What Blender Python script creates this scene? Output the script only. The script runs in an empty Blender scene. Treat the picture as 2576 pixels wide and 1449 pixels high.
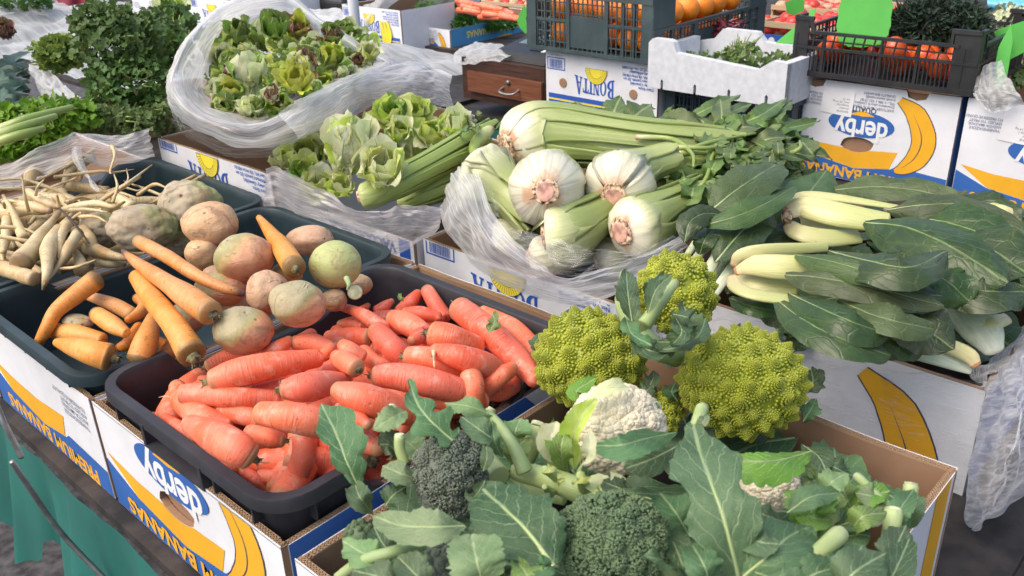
import bpy, bmesh, math, random
import numpy as np
from mathutils import Matrix, Vector
R_ = math.radians
scene = bpy.context.scene
# ------------------------------------------------------------------ camera, world, sun, exposure
CAMZ = 1.54
BT = 0.98                      # height of the tops of the front row of boxes
_f, _cx, _cy = 2268.7, 1288.0, 724.5
ROT = np.array([[0.6744485, 0.33577507, -0.65755176],
                [-0.73766087, 0.26877392, -0.61936825],
                [-0.03123565, 0.90278219, 0.42896229]])
u_, s_, vt_ = np.linalg.svd(ROT); ROT = u_ @ vt_
cam_d = bpy.data.cameras.new("camera"); cam = bpy.data.objects.new("camera", cam_d)
scene.collection.objects.link(cam)
M4 = Matrix([list(ROT[0]) + [0], list(ROT[1]) + [0], list(ROT[2]) + [CAMZ], [0, 0, 0, 1]])
cam.matrix_world = M4
cam_d.sensor_width = 36; cam_d.lens = 36 * _f / 2576; cam_d.clip_end = 500; cam_d.clip_start = 0.02
cam_d.dof.use_dof = True; cam_d.dof.focus_distance = 1.25; cam_d.dof.aperture_fstop = 14.0
scene.camera = cam
world = bpy.data.worlds.new("World"); scene.world = world; world.use_nodes = True
wn = world.node_tree; sky = wn.nodes.new("ShaderNodeTexSky"); sky.sky_type = 'NISHITA'; sky.sun_disc = False
SUN_EL, SUN_AZ = R_(55), R_(160)
sky.sun_elevation = SUN_EL; sky.sun_rotation = math.pi / 2 - SUN_AZ; sky.air_density = 1.2; sky.dust_density = 5.0; sky.ozone_density = 1.0
bg = wn.nodes["Background"]; wn.links.new(sky.outputs[0], bg.inputs[0]); bg.inputs[1].default_value = 0.15
sd = bpy.data.lights.new("sun", 'SUN'); sd.energy = 0.95; sd.angle = R_(65); sd.color = (1.0, 0.91, 0.80)
so = bpy.data.objects.new("sun", sd); scene.collection.objects.link(so)
d_ = Vector((math.cos(SUN_AZ) * math.cos(SUN_EL), math.sin(SUN_AZ) * math.cos(SUN_EL), math.sin(SUN_EL)))
so.rotation_euler = d_.to_track_quat('Z', 'Y').to_euler(); so.location = (0, 0, 6)
vs = scene.view_settings; vs.view_transform = 'Standard'; vs.look = 'None'; vs.gamma = 1; vs.exposure = 0.84
vs.use_curve_mapping = False
scene.cycles.use_denoising = True; scene.cycles.transparent_max_bounces = 16; scene.cycles.max_bounces = 8

# ------------------------------------------------------------------ measuring helpers
def ray(x, y):
    v = np.array([x - _cx, -(y - _cy), -_f]); return ROT @ (v / np.linalg.norm(v))
def P(x, y, h=0.0):            # where the sight line of a place in the photograph meets height BT+h
    d = ray(x, y); t = (BT + h - CAMZ) / d[2]; return np.array([0, 0, CAMZ]) + d * t
def PX(x, y, X):               # the same for the plane at world X
    d = ray(x, y); return np.array([0, 0, CAMZ]) + d * (X / d[0])
def PY(x, y, Y):
    d = ray(x, y); return np.array([0, 0, CAMZ]) + d * (Y / d[1])
def depth(p): return float(-(ROT.T @ (np.array(p) - [0, 0, CAMZ]))[2])
def M(p, r): return r * depth(p) / _f      # photo size at a place -> metres
VIEW = np.array([0, 0, CAMZ])
def unit(v): v = np.array(v, float); return v / (np.linalg.norm(v) + 1e-12)
def lerp(a, b, t): return a + (b - a) * t
def catmull(pts, n):
    pts = np.array(pts, float)
    if len(pts) == 1: return np.repeat(pts, n, 0)
    q = np.vstack([2 * pts[0] - pts[1], pts, 2 * pts[-1] - pts[-2]]); out = []
    m = len(pts) - 1
    for t in np.linspace(0, m - 1e-6, n):
        i = int(t); s = t - i; a, b, c, d = q[i:i + 4]
        out.append(0.5 * ((2 * b) + (c - a) * s + (2 * a - 5 * b + 4 * c - d) * s * s + (3 * b - a - 3 * c + d) * s ** 3))
    return np.array(out)
def interp(vals, n): return np.interp(np.linspace(0, 1, n), np.linspace(0, 1, len(vals)), vals)
def snoise(V, freq, seed):
    rs = np.random.RandomState(seed); o = np.zeros(len(V))
    for k in range(7):
        d = rs.normal(size=3); d /= np.linalg.norm(d); o += np.sin(V @ d * freq * rs.uniform(.6, 1.7) + rs.uniform(0, 6.28) + 1.3 * np.sin(V @ rs.normal(size=3) * freq * .5))
    return o / 3.2

# ------------------------------------------------------------------ objects
def tag(o, label=None, cat=None, group=None, kind=None):
    if label: o['label'] = label
    if cat: o['category'] = cat
    if group: o['group'] = group
    if kind: o['kind'] = kind
    return o
def empty(name, loc, label, cat, group=None):
    o = bpy.data.objects.new(name, None); o.empty_display_size = .03; o.location = [float(c) for c in loc]
    scene.collection.objects.link(o); return tag(o, label, cat, group)
def wloc(o):
    p = np.zeros(3)
    while o is not None: p = p + np.array(o.location); o = o.parent
    return p
class MB:
    def __init__(s): s.V = []; s.F = []; s.U = []; s.I = []; s.n = 0
    def add(s, V, F, uv=None, mi=0):
        V = np.asarray(V, float)
        if len(V) == 0: return s
        s.V.append(V); s.F += [tuple(int(i) + s.n for i in f) for f in F]; s.I += [mi] * len(F)
        s.U.append(np.asarray(uv, float) if uv is not None else np.zeros((len(V), 2))); s.n += len(V); return s
    def box(s, a, b, mi=0, M3=None):
        x0, y0, z0 = a; x1, y1, z1 = b
        V = np.array([(x, y, z) for z in (z0, z1) for (x, y) in ((x0, y0), (x1, y0), (x1, y1), (x0, y1))], float)
        if M3 is not None: V = M3(V)
        return s.add(V, [(3, 2, 1, 0), (4, 5, 6, 7), (0, 1, 5, 4), (1, 2, 6, 5), (2, 3, 7, 6), (3, 0, 4, 7)], None, mi)
    def grid(s, G, uv=None, mi=0, closed=False, flip=False):
        n, m = G.shape[:2]; F = []
        for i in range(n - 1):
            for j in range(m if closed else m - 1):
                k = (j + 1) % m; q = (i * m + j, i * m + k, (i + 1) * m + k, (i + 1) * m + j)
                F.append(q[::-1] if flip else q)
        return s.add(G.reshape(-1, 3), F, None if uv is None else uv.reshape(-1, 2), mi)
    def tube(s, pts, rs, seg=8, mi=0, n=None, caps=True, cs=.5, ce=.5, amp=0, fr=60, seed=0, flat=1.0, up=(0, 0, 1)):
        G, UV = tube_grid(pts, rs, seg, n, caps, cs, ce, amp, fr, seed, flat, up)
        s.grid(G, UV, mi, True); return s
    def build(s, name, mats, parent=None, smooth=True, loc=None, sharp=None):
        V = np.vstack(s.V); U = np.vstack(s.U)
        if parent is not None: o0 = wloc(parent)
        elif loc is not None: o0 = np.array(loc, float)
        else: o0 = np.array([V[:, 0].mean(), V[:, 1].mean(), V[:, 2].min()])
        me = bpy.data.meshes.new(name); me.from_pydata((V - o0).tolist(), [], s.F)
        mats = mats if isinstance(mats, (list, tuple)) else [mats]
        for m in mats: me.materials.append(m)
        me.polygons.foreach_set('material_index', s.I)
        me.polygons.foreach_set('use_smooth', [smooth] * len(s.F))
        uvl = me.uv_layers.new(name='UVMap'); li = np.empty(len(me.loops), np.int32); me.loops.foreach_get('vertex_index', li)
        uvl.data.foreach_set('uv', U[li].ravel()); me.update()
        if sharp: me.set_sharp_from_angle(angle=R_(sharp))
        o = bpy.data.objects.new(name, me); scene.collection.objects.link(o)
        if parent is not None: o.parent = parent
        else: o.location = [float(c) for c in o0]
        return o
def frames(C, up=(0, 0, 1)):
    T = np.gradient(C, axis=0); T /= (np.linalg.norm(T, axis=1)[:, None] + 1e-12)
    up = np.array(up, float); A = np.zeros_like(C); B = np.zeros_like(C); a = None
    for i, t in enumerate(T):
        if a is None:
            a = up - t * (up @ t)
            if np.linalg.norm(a) < .15: a = np.array([1, 0, 0]) - t * t[0]
        else: a = a - t * (a @ t)
        a = a / np.linalg.norm(a); A[i] = a; B[i] = np.cross(t, a)
    return T, A, B
def tube_grid(pts, rs, seg=8, n=None, caps=True, cs=.5, ce=.5, amp=0, fr=60, seed=0, flat=1.0, up=(0, 0, 1)):
    n = n or max(4, 4 * len(pts)); C = catmull(pts, n); r = catmull([[v, 0, 0] for v in rs], n)[:, 0] if len(rs) > 1 else np.full(n, rs[0])
    L = np.linspace(0, 1, n)
    if caps:
        T = np.gradient(C, axis=0); T /= np.linalg.norm(T, axis=1)[:, None] + 1e-12
        a = np.radians([88, 70, 50, 28, 12])
        C0 = C[0] - T[0] * r[0] * cs * np.sin(a)[:, None]; r0 = r[0] * np.cos(a)
        C1 = C[-1] + T[-1] * r[-1] * ce * np.sin(a[::-1])[:, None]; r1 = r[-1] * np.cos(a[::-1])
        C = np.vstack([C0, C, C1]); r = np.concatenate([r0, r, r1]); L = np.concatenate([np.zeros(5), L, np.ones(5)])
    T, A, B = frames(C, up)
    th = np.linspace(0, 2 * np.pi, seg, endpoint=False)
    D = A[:, None, :] * np.cos(th)[None, :, None] * flat + B[:, None, :] * np.sin(th)[None, :, None]
    G = C[:, None, :] + D * r[:, None, None]
    if amp:
        nz = snoise(G.reshape(-1, 3), fr, seed).reshape(G.shape[:2]); nz2 = snoise(C, fr * 2.2, seed + 5)[:, None]
        G = C[:, None, :] + D * (r[:, None] * (1 + amp * nz + amp * .5 * nz2))[:, :, None]
    UV = np.stack(np.broadcast_arrays(np.linspace(0, 1, seg)[None, :], L[:, None]), -1)
    return G, np.array(UV)

# ------------------------------------------------------------------ materials
MATS = {}
def new_mat(name):
    m = bpy.data.materials.new(name); m.use_nodes = True; MATS[name] = m; return m, m.node_tree
def nd(nt, typ, ins=None, out=0, **kw):
    n = nt.nodes.new('ShaderNode' + typ)
    for k, v in kw.items(): setattr(n, k, v)
    for k, v in (ins or {}).items():
        s = n.inputs[k]
        if isinstance(v, bpy.types.NodeSocket): nt.links.new(v, s)
        else: s.default_value = (tuple(v) + (1,) if isinstance(v, (tuple, list)) and len(v) == 3 and len(getattr(s, 'default_value', (0, 0, 0))) == 4 else v)
    return n.outputs[out] if out is not None else n
def mixc(nt, f, a, b, mode='MIX'): return nd(nt, 'Mix', {0: f, 6: a, 7: b}, out=2, data_type='RGBA', blend_type=mode)
def mth(nt, op, a, b=0.0, c=0.0, clamp=False):
    n = nd(nt, 'Math', {0: a, 1: b, 2: c}, out=None, operation=op); n.use_clamp = clamp; return n.outputs[0]
def ramp(nt, f, a, b): return nd(nt, 'MapRange', {0: f, 1: a, 2: b}, interpolation_type='SMOOTHSTEP')
def uvx(nt):
    uv = nd(nt, 'UVMap'); s = nd(nt, 'SeparateXYZ', {0: uv}, out=None); return uv, s.outputs[0], s.outputs[1]
def obj_co(nt): return nd(nt, 'TexCoord', out=3)
def mapping(nt, v, sc): return nd(nt, 'Mapping', {0: v, 3: sc})
def noise(nt, v, scale, detail=4, rough=.55, dist=0): return nd(nt, 'TexNoise', {'Vector': v, 'Scale': scale, 'Detail': detail, 'Roughness': rough, 'Distortion': dist})
def bump(nt, h, s=.3, d=.002): return nd(nt, 'Bump', {'Strength': s, 'Distance': d, 'Height': h})
def finish(nt, col, rough=.5, nrm=None, **kw):
    b = nt.nodes['Principled BSDF']
    def put(k, v):
        s = b.inputs[k]
        if isinstance(v, bpy.types.NodeSocket): nt.links.new(v, s)
        else: s.default_value = (tuple(v) + (1,) if isinstance(v, tuple) and len(v) == 3 and k != 'Subsurface Radius' else v)
    put('Base Color', col); put('Roughness', rough)
    if nrm is not None: put('Normal', nrm)
    for k, v in kw.items(): put(k.replace('_', ' '), v)
def simple(name, c, rough=.5, var=.12, scale=30, bmp=0.0, bscale=200, spec=.5, metal=0.0, co='obj'):
    m, nt = new_mat(name); v = obj_co(nt); n = noise(nt, v, scale, 5)
    c2 = tuple(max(0, x * (1 - var * 2)) for x in c); c3 = tuple(min(1, x * (1 + var)) for x in c)
    col = mixc(nt, ramp(nt, n, .3, .7), c2, c3); nr = bump(nt, noise(nt, v, bscale, 3), bmp, .001) if bmp else None
    finish(nt, col, rough, nr, Specular_IOR_Level=spec, Metallic=metal); return m

def carrot_mat(name, c1, c2, c3, dark, crown, linec, pale_amt=.6, ring=1.0, dirt=(.10, .06, .03), dirt_amt=.0, tipc=None):
    m, nt = new_mat(name); uv, u, v = uvx(nt); o = obj_co(nt)
    rnd = nd(nt, 'ObjectInfo', out=5)
    oo = nd(nt, 'VectorMath', {0: o, 1: nd(nt, 'CombineXYZ', {0: mth(nt, 'MULTIPLY', rnd, 7.0), 1: mth(nt, 'MULTIPLY', rnd, 3.0)})}, operation='ADD')
    n1 = noise(nt, oo, 14, 4); n2 = noise(nt, oo, 55, 5, .65)
    col = mixc(nt, ramp(nt, n1, .35, .65), c1, c2); col = mixc(nt, mth(nt, 'MULTIPLY', ramp(nt, n2, .5, .75), pale_amt), col, c3)
    st = noise(nt, mapping(nt, uv, (1.3, 46, 1)), 2.2, 3, .6, .4)
    ln = ramp(nt, st, .55, .62); msk = ramp(nt, noise(nt, oo, 30, 2), .45, .6)
    col = mixc(nt, mth(nt, 'MULTIPLY', mth(nt, 'MULTIPLY', ln, msk), .75 * ring), col, linec)
    ln2 = ramp(nt, noise(nt, mapping(nt, uv, (1.0, 60, 1)), 3.1, 2, .6, .3), .58, .66)
    col = mixc(nt, mth(nt, 'MULTIPLY', ln2, .45), col, c3)
    sp = ramp(nt, noise(nt, oo, 230, 2), .64, .70); col = mixc(nt, mth(nt, 'MULTIPLY', sp, .55), col, dark)
    dn = mth(nt, 'MULTIPLY', ramp(nt, noise(nt, oo, 22, 6, .7), .52, .78), dirt_amt); col = mixc(nt, dn, col, dirt)
    cr = ramp(nt, mth(nt, 'ADD', v, mth(nt, 'MULTIPLY', n2, .06)), .10, .02); col = mixc(nt, mth(nt, 'MULTIPLY', cr, .8), col, crown)
    col = nd(nt, 'HueSaturation', {0: mth(nt, 'ADD', .496, mth(nt, 'MULTIPLY', rnd, .009)), 1: 1.06, 2: mth(nt, 'ADD', .92, mth(nt, 'MULTIPLY', rnd, .14)), 4: col})
    if tipc:
        tp = ramp(nt, mth(nt, 'ADD', v, mth(nt, 'MULTIPLY', n2, .1)), .90, 1.02); col = mixc(nt, tp, col, tipc)
    hgt = mth(nt, 'ADD', mth(nt, 'MULTIPLY', st, 1.2), mth(nt, 'MULTIPLY', n2, .8))
    finish(nt, col, mth(nt, 'ADD', mth(nt, 'MULTIPLY', n2, .35), .28), bump(nt, hgt, .35, .0016), Subsurface_Weight=.12, Subsurface_Radius=(.004, .0015, .0008), Subsurface_Scale=1.0)
    return m
mRED = carrot_mat('salmon_carrot_skin', (.78, .150, .085), (.82, .215, .140), (.82, .42, .33), (.25, .07, .035), (.40, .22, .12), (.42, .09, .05), .85, 1.2, (.50, .26, .19), .5)
mORG = carrot_mat('stored_carrot_skin', (.66, .24, .055), (.70, .32, .11), (.74, .45, .22), (.10, .045, .02), (.085, .080, .035), (.30, .13, .05), .5, .8, (.16, .09, .04), .65)
mORD = carrot_mat('dark_tipped_carrot_skin', (.62, .26, .08), (.70, .36, .16), (.72, .48, .28), (.10, .045, .02), (.30, .2, .09), (.30, .13, .05), .5, .8, (.16, .09, .04), .6, (.10, .055, .055))
mPRS = carrot_mat('parsnip_skin', (.50, .36, .18), (.60, .50, .30), (.66, .58, .40), (.2, .13, .06), (.22, .15, .08), (.24, .14, .06), .6, 1.1, (.36, .17, .055), .85, (.34, .22, .12))
mTWIG = simple('dark_brown_twig', (.05, .03, .022), .8)
mSTUB = simple('dried_carrot_crown', (.17, .145, .065), .85, .45, 120, .8, 300)
mHAIR = simple('pale_rootlet', (.62, .46, .28), .7, .2, 60)

def bulb_mat(name, base, alt, green, gamt, spots=.6, ringc=(.24, .13, .07), zone=(0, 0, 1, .45), pit=0.0, rough=.5):
    m, nt = new_mat(name); o = obj_co(nt); rnd = nd(nt, 'ObjectInfo', out=5)
    off = nd(nt, 'CombineXYZ', {0: mth(nt, 'MULTIPLY', rnd, 5.0), 1: mth(nt, 'MULTIPLY', rnd, 9.0), 2: rnd})
    oo = nd(nt, 'VectorMath', {0: o, 1: off}, operation='ADD')
    n1 = noise(nt, oo, 9, 3); n2 = noise(nt, oo, 48, 6, .7); n3 = noise(nt, oo, 16, 3, .5, .8)
    col = mixc(nt, ramp(nt, n1, .38, .62), base, alt)
    gs = nd(nt, 'SeparateXYZ', {0: nd(nt, 'TexCoord', out=0)}, out=None); gz = mth(nt, 'ADD', mth(nt, 'MULTIPLY', gs.outputs[2], zone[2]), mth(nt, 'ADD', mth(nt, 'MULTIPLY', gs.outputs[0], zone[0]), mth(nt, 'MULTIPLY', gs.outputs[1], zone[1])))
    gz = mth(nt, 'ADD', gz, mth(nt, 'MULTIPLY', mth(nt, 'SUBTRACT', n3, .5), .55)); gm = mth(nt, 'MULTIPLY', ramp(nt, gz, zone[3], zone[3] + .12), gamt); col = mixc(nt, gm, col, green)
    edge = mth(nt, 'MULTIPLY', ramp(nt, gz, zone[3] - .10, zone[3] + .04), mth(nt, 'SUBTRACT', 1.0, ramp(nt, gz, zone[3] + .06, zone[3] + .22))); col = mixc(nt, mth(nt, 'MULTIPLY', edge, gamt * .45), col, (.36, .36, .10))
    col = mixc(nt, mth(nt, 'MULTIPLY', ramp(nt, n2, .55, .72), .45), col, tuple(c * .62 for c in base))
    w = nd(nt, 'TexWave', {'Vector': oo, 'Scale': 14, 'Distortion': 9, 'Detail': 3, 'Detail Scale': 1.2}, out=1, wave_type='RINGS', rings_direction='Z')
    ln = mth(nt, 'MULTIPLY', ramp(nt, w, .93, 1.0), ramp(nt, n1, .5, .6)); col = mixc(nt, mth(nt, 'MULTIPLY', ln, .55), col, ringc)
    vo = nd(nt, 'TexVoronoi', {'Vector': oo, 'Scale': 95 if not pit else 62}, out=0)
    sp = mth(nt, 'MULTIPLY', ramp(nt, vo, .24, .10), ramp(nt, noise(nt, oo, 40, 2), .5, .62)); col = mixc(nt, mth(nt, 'MULTIPLY', sp, spots), col, (.09, .05, .03))
    dn = mth(nt, 'MULTIPLY', ramp(nt, noise(nt, oo, 26, 8, .75, .6), .48, .64), .75); col = mixc(nt, dn, col, (.27, .17, .095))
    sc_ = ramp(nt, noise(nt, mapping(nt, oo, (1, 1, 5)), 30, 4, .7, 1.2), .60, .68); col = mixc(nt, mth(nt, 'MULTIPLY', sc_, .4), col, (.62, .50, .36))
    h = mth(nt, 'SUBTRACT', mth(nt, 'ADD', mth(nt, 'MULTIPLY', n2, 1.4), sc_), mth(nt, 'MULTIPLY', sp, .6 + pit))
    finish(nt, col, mth(nt, 'ADD', mth(nt, 'MULTIPLY', n2, .3), rough - .1), bump(nt, h, .6, .003), Subsurface_Weight=.06, Subsurface_Radius=(.003, .002, .001))
    return m
mT_PEACH = bulb_mat('peach_swede_skin', (.62, .40, .22), (.58, .34, .19), (.6, .42, .2), .15)
mT_MIX = bulb_mat('green_and_rust_swede_skin', (.58, .25, .13), (.60, .34, .20), (.36, .35, .18), .95, 1.0, zone=(-.5, .5, .6, .42))
mT_GRN = bulb_mat('grey_green_swede_skin', (.60, .29, .16), (.56, .36, .22), (.36, .33, .19), .95, .6, zone=(-.45, .45, .7, .36))
mT_PINK = bulb_mat('pink_wrinkled_swede_skin', (.54, .33, .22), (.50, .28, .19), (.6, .42, .2), .2, .8)
mT_KOHL = bulb_mat('pale_green_kohlrabi_skin', (.45, .47, .20), (.50, .50, .26), (.36, .42, .15), .5, .3, (.30, .2, .08))
mT_TAN = bulb_mat('tan_root_skin', (.50, .33, .18), (.46, .29, .16), (.40, .3, .16), .3)
mCELERIAC = bulb_mat('knobbly_celeriac_skin', (.27, .21, .13), (.40, .34, .24), (.27, .30, .11), .7, .9, (.16, .11, .06), zone=(.6, -.5, .3, .45), pit=.9, rough=.75)

def leaf_mat(name, c1, c2, vein, nv=7, vw=.035, veinamt=.75, rough=.5, trans=.18, slope=.45, spec=.35, mid=.03, cell=1.0):
    m, nt = new_mat(name); uv, u, v = uvx(nt); o = obj_co(nt); rnd = nd(nt, 'ObjectInfo', out=5)
    n0 = noise(nt, o, 26, 3); n1 = noise(nt, o, 120, 4, .6)
    s = mth(nt, 'ABSOLUTE', mth(nt, 'SUBTRACT', u, .5)); s2 = mth(nt, 'MULTIPLY', s, 2.0)
    midm = ramp(nt, s, mid, mid * .35)
    wob = mth(nt, 'MULTIPLY', mth(nt, 'SUBTRACT', noise(nt, mapping(nt, uv, (3, 5, 1)), 1.6, 2), .5), .16)
    side = mth(nt, 'MULTIPLY', ramp(nt, u, .49, .51), .5)
    t = mth(nt, 'ADD', mth(nt, 'ADD', mth(nt, 'MULTIPLY', mth(nt, 'SUBTRACT', mth(nt, 'ADD', v, wob), mth(nt, 'MULTIPLY', s2, slope)), float(nv)), side), 10.0)
    fr = mth(nt, 'ABSOLUTE', mth(nt, 'SUBTRACT', mth(nt, 'FRACT', t), .5))
    wid = mth(nt, 'MULTIPLY', mth(nt, 'SUBTRACT', 1.15, s2), vw * nv * .42)
    sv = nd(nt, 'MapRange', {0: fr, 1: mth(nt, 'ADD', wid, .02), 2: mth(nt, 'MULTIPLY', wid, .35)}, interpolation_type='SMOOTHSTEP')
    vo = nd(nt, 'TexVoronoi', {'Vector': mapping(nt, uv, (7 * cell, 13 * cell, 1)), 'Scale': 1.6}, out=0, feature='DISTANCE_TO_EDGE')
    cl = mth(nt, 'MULTIPLY', ramp(nt, vo, .05, .0), .35)
    col = mixc(nt, ramp(nt, n0, .3, .7), c1, c2)
    col = mixc(nt, mth(nt, 'MULTIPLY', ramp(nt, n1, .45, .8), .25), col, tuple(min(1, x * 1.6) for x in c2))
    fac = mth(nt, 'MAXIMUM', mth(nt, 'MULTIPLY', mth(nt, 'MAXIMUM', sv, cl), veinamt), mth(nt, 'MULTIPLY', midm, .95))
    hv = nd(nt, 'HueSaturation', {0: mth(nt, 'ADD', .48, mth(nt, 'MULTIPLY', rnd, .04)), 1: mth(nt, 'ADD', .88, mth(nt, 'MULTIPLY', rnd, .25)), 2: mth(nt, 'ADD', .82, mth(nt, 'MULTIPLY', rnd, .36)), 4: col})
    col = mixc(nt, fac, hv, vein)
    h = mth(nt, 'ADD', mth(nt, 'MULTIPLY', mth(nt, 'MAXIMUM', sv, cl), -1.0), mth(nt, 'MULTIPLY', n1, .5))
    b = nt.nodes['Principled BSDF']; nrm = bump(nt, h, .5, .0022)
    finish(nt, col, mth(nt, 'ADD', rough - .1, mth(nt, 'MULTIPLY', n1, .2)), nrm, Specular_IOR_Level=spec)
    tr = nd(nt, 'BsdfTranslucent', {0: mixc(nt, .35, col, (.5, .6, .1)), 'Normal': nrm})
    mx = nd(nt, 'MixShader', {0: trans, 1: b.outputs[0], 2: tr}); nt.links.new(mx, nt.nodes['Material Output'].inputs[0])
    return m
mL_BLUE = leaf_mat('blue_green_brassica_leaf', (0.060, 0.125, 0.055), (0.108, 0.185, 0.088), (0.310, 0.400, 0.230), 6, .020, .62)
mL_DARK = leaf_mat('dark_brassica_leaf', (0.036, 0.082, 0.036), (0.068, 0.125, 0.056), (0.270, 0.350, 0.200), 6, .018, .75)
mL_PALE = leaf_mat('pale_crinkled_brassica_leaf', (0.145, 0.240, 0.100), (0.220, 0.320, 0.150), (0.400, 0.480, 0.280), 6, .022, .6)
mL_BRIGHT = leaf_mat('bright_cauliflower_leaf', (0.111, 0.212, 0.038), (0.170, 0.281, 0.060), (0.437, 0.522, 0.266), 8, .022, .75, .4)
mL_CHARD = leaf_mat('chard_leaf', (0.022, 0.045, 0.013), (0.040, 0.070, 0.020), (0.140, 0.200, 0.070), 7, .011, .38, .36, .08, .5, .45, .022, .3)
mL_CHRD2 = leaf_mat('matt_chard_leaf_underside', (0.046, 0.076, 0.026), (0.070, 0.105, 0.038), (0.180, 0.240, 0.100), 7, .012, .4, .48, .08, .5, .35, .022, .3)
mL_GREENS = leaf_mat('puntarelle_leaf', (0.075, 0.130, 0.035), (0.125, 0.185, 0.055), (0.300, 0.360, 0.150), 6, .014, .5, .45, .15, .5, .4, .05, .5)
mL_LETT = leaf_mat('pale_lettuce_leaf', (0.500, 0.620, 0.100), (0.700, 0.760, 0.260), (0.760, 0.800, 0.480), 6, .03, .5, .4, .45, .45, .5, .045)
mL_LETT2 = leaf_mat('bleached_lettuce_leaf', (0.740, 0.780, 0.440), (0.800, 0.820, 0.540), (0.850, 0.840, 0.680), 6, .03, .5, .4, .45, .45, .5, .06)
mL_SALAD = leaf_mat('young_chicory_leaf', (0.130, 0.240, 0.040), (0.250, 0.360, 0.080), (0.580, 0.620, 0.420), 5, .03, .6, .42, .2)
mL_YELL = leaf_mat('yellow_chicory_leaf', (.52, .56, .07), (.62, .64, .14), (.75, .75, .4), 5, .03, .5, .42, .3)
mL_RADI = leaf_mat('purple_radicchio_leaf', (.13, .03, .03), (.25, .10, .07), (.6, .5, .42), 5, .04, .7, .45, .15)
mL_PARS = leaf_mat('parsley_leaf', (0.034, 0.100, 0.018), (0.078, 0.165, 0.032), (0.120, 0.220, 0.060), 4, .02, .4, .4, .15)
mL_CEL = leaf_mat('celery_leaf', (0.098, 0.195, 0.022), (0.195, 0.300, 0.045), (0.288, 0.384, 0.112), 4, .02, .4, .4, .25)
mL_LEEK = leaf_mat('leek_leaf', (.045, .085, .065), (.07, .12, .09), (.12, .18, .13), 3, .01, .2, .45, .1)
mDILL = simple('dark_dill_leaf', (.025, .05, .028), .7, .4, 40)
def stalk_mat(name, c0, c1, c2, v1=.25, v2=.6, rough=.32, ribs=0.35, basec=None):
    m, nt = new_mat(name); uv, u, v = uvx(nt); o = obj_co(nt); n1 = noise(nt, o, 25, 4); n2 = noise(nt, mapping(nt, uv, (26, 2.2, 1)), 2.0, 3)
    vv = mth(nt, 'ADD', v, mth(nt, 'MULTIPLY', mth(nt, 'SUBTRACT', n1, .5), .16))
    col = mixc(nt, ramp(nt, vv, v1 * .3, v1 + .05), c0, c1); col = mixc(nt, ramp(nt, vv, v1, v2), col, c2)
    col = mixc(nt, mth(nt, 'MULTIPLY', ramp(nt, n2, .45, .75), ribs), col, tuple(x * .62 for x in c2))
    if basec: col = mixc(nt, ramp(nt, vv, .035, .0), col, basec)
    col = mixc(nt, mth(nt, 'MULTIPLY', ramp(nt, noise(nt, o, 70, 4, .7), .66, .76), .5), col, (.28, .17, .08))
    finish(nt, col, rough, bump(nt, mth(nt, 'ADD', mth(nt, 'MULTIPLY', n2, 1.0), mth(nt, 'MULTIPLY', n1, .6)), .35, .0015), Subsurface_Weight=.15, Subsurface_Radius=(.004, .005, .002)); return m
mS_FEN = stalk_mat('white_to_green_heart_stalk', (.68, .65, .50), (.50, .52, .27), (.25, .31, .095), .16, .45, .3, .3, (.45, .25, .15))
mS_FENW = stalk_mat('white_bulb_stalk', (.62, .59, .46), (.54, .54, .34), (.34, .39, .15), .24, .6, .3, .55, (.5, .32, .2))
mS_CEL = stalk_mat('green_celery_stalk', (.58, .58, .32), (.38, .44, .15), (.24, .32, .075), .12, .4, .35, .5, (.5, .25, .18))
mS_CHARD = stalk_mat('cream_chard_stalk', (.66, .56, .31), (.60, .56, .27), (.44, .47, .18), .3, .95, .3, .45, (.45, .22, .10))
mS_CHARW = stalk_mat('silvery_chard_stalk', (.62, .66, .52), (.52, .58, .42), (.36, .45, .27), .3, .95, .3, .45)
mS_RIB = stalk_mat('pale_green_leaf_rib', (.34, .40, .20), (.22, .30, .12), (.16, .23, .08), .2, .8, .4, .3)
mS_BRAS = stalk_mat('brassica_stalk', (.38, .46, .22), (.30, .40, .17), (.26, .36, .16), .2, .8, .4, .3)
mS_BRASW = stalk_mat('pale_brassica_stem', (.40, .48, .22), (.35, .44, .18), (.29, .38, .15), .2, .8, .4, .2)
mCUT = simple('pink_cut_root_face', (.62, .34, .26), .6, .3, 60, .5, 200)
mCUTR = simple('rough_brown_root_rim', (.62, .43, .28), .8, .5, 160, .9, 400)
mPALECUT = simple('pale_cut_stem_face', (.50, .54, .33), .6, .2, 80, .4, 300)
def bead_mat(name, c1, c2, c3, sc=14, rough=.5, fine=90):
    m, nt = new_mat(name); uv, u, v = uvx(nt); o = obj_co(nt); n = noise(nt, o, sc, 3)
    col = mixc(nt, ramp(nt, n, .35, .65), c1, c2); col = mixc(nt, mth(nt, 'MULTIPLY', u, .6), col, c3)
    finish(nt, col, rough, bump(nt, noise(nt, o, 500, 2), .25, .0006), Subsurface_Weight=.08, Subsurface_Radius=(.003, .004, .001)); return m
mROM = bead_mat('lime_romanesco_floret', (.23, .28, .016), (.33, .36, .024), (.42, .43, .05))
mBRO = bead_mat('grey_green_broccoli_bud', (.075, .13, .06), (.12, .18, .08), (.14, .20, .10), 18, .65)
mBROP = bead_mat('purplish_broccoli_bud', (.075, .10, .07), (.115, .14, .105), (.16, .18, .13), 18, .65)
mCAU = simple('cream_cauliflower_curd', (.62, .56, .42), .65, .05, 30, .15, 380)
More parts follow.
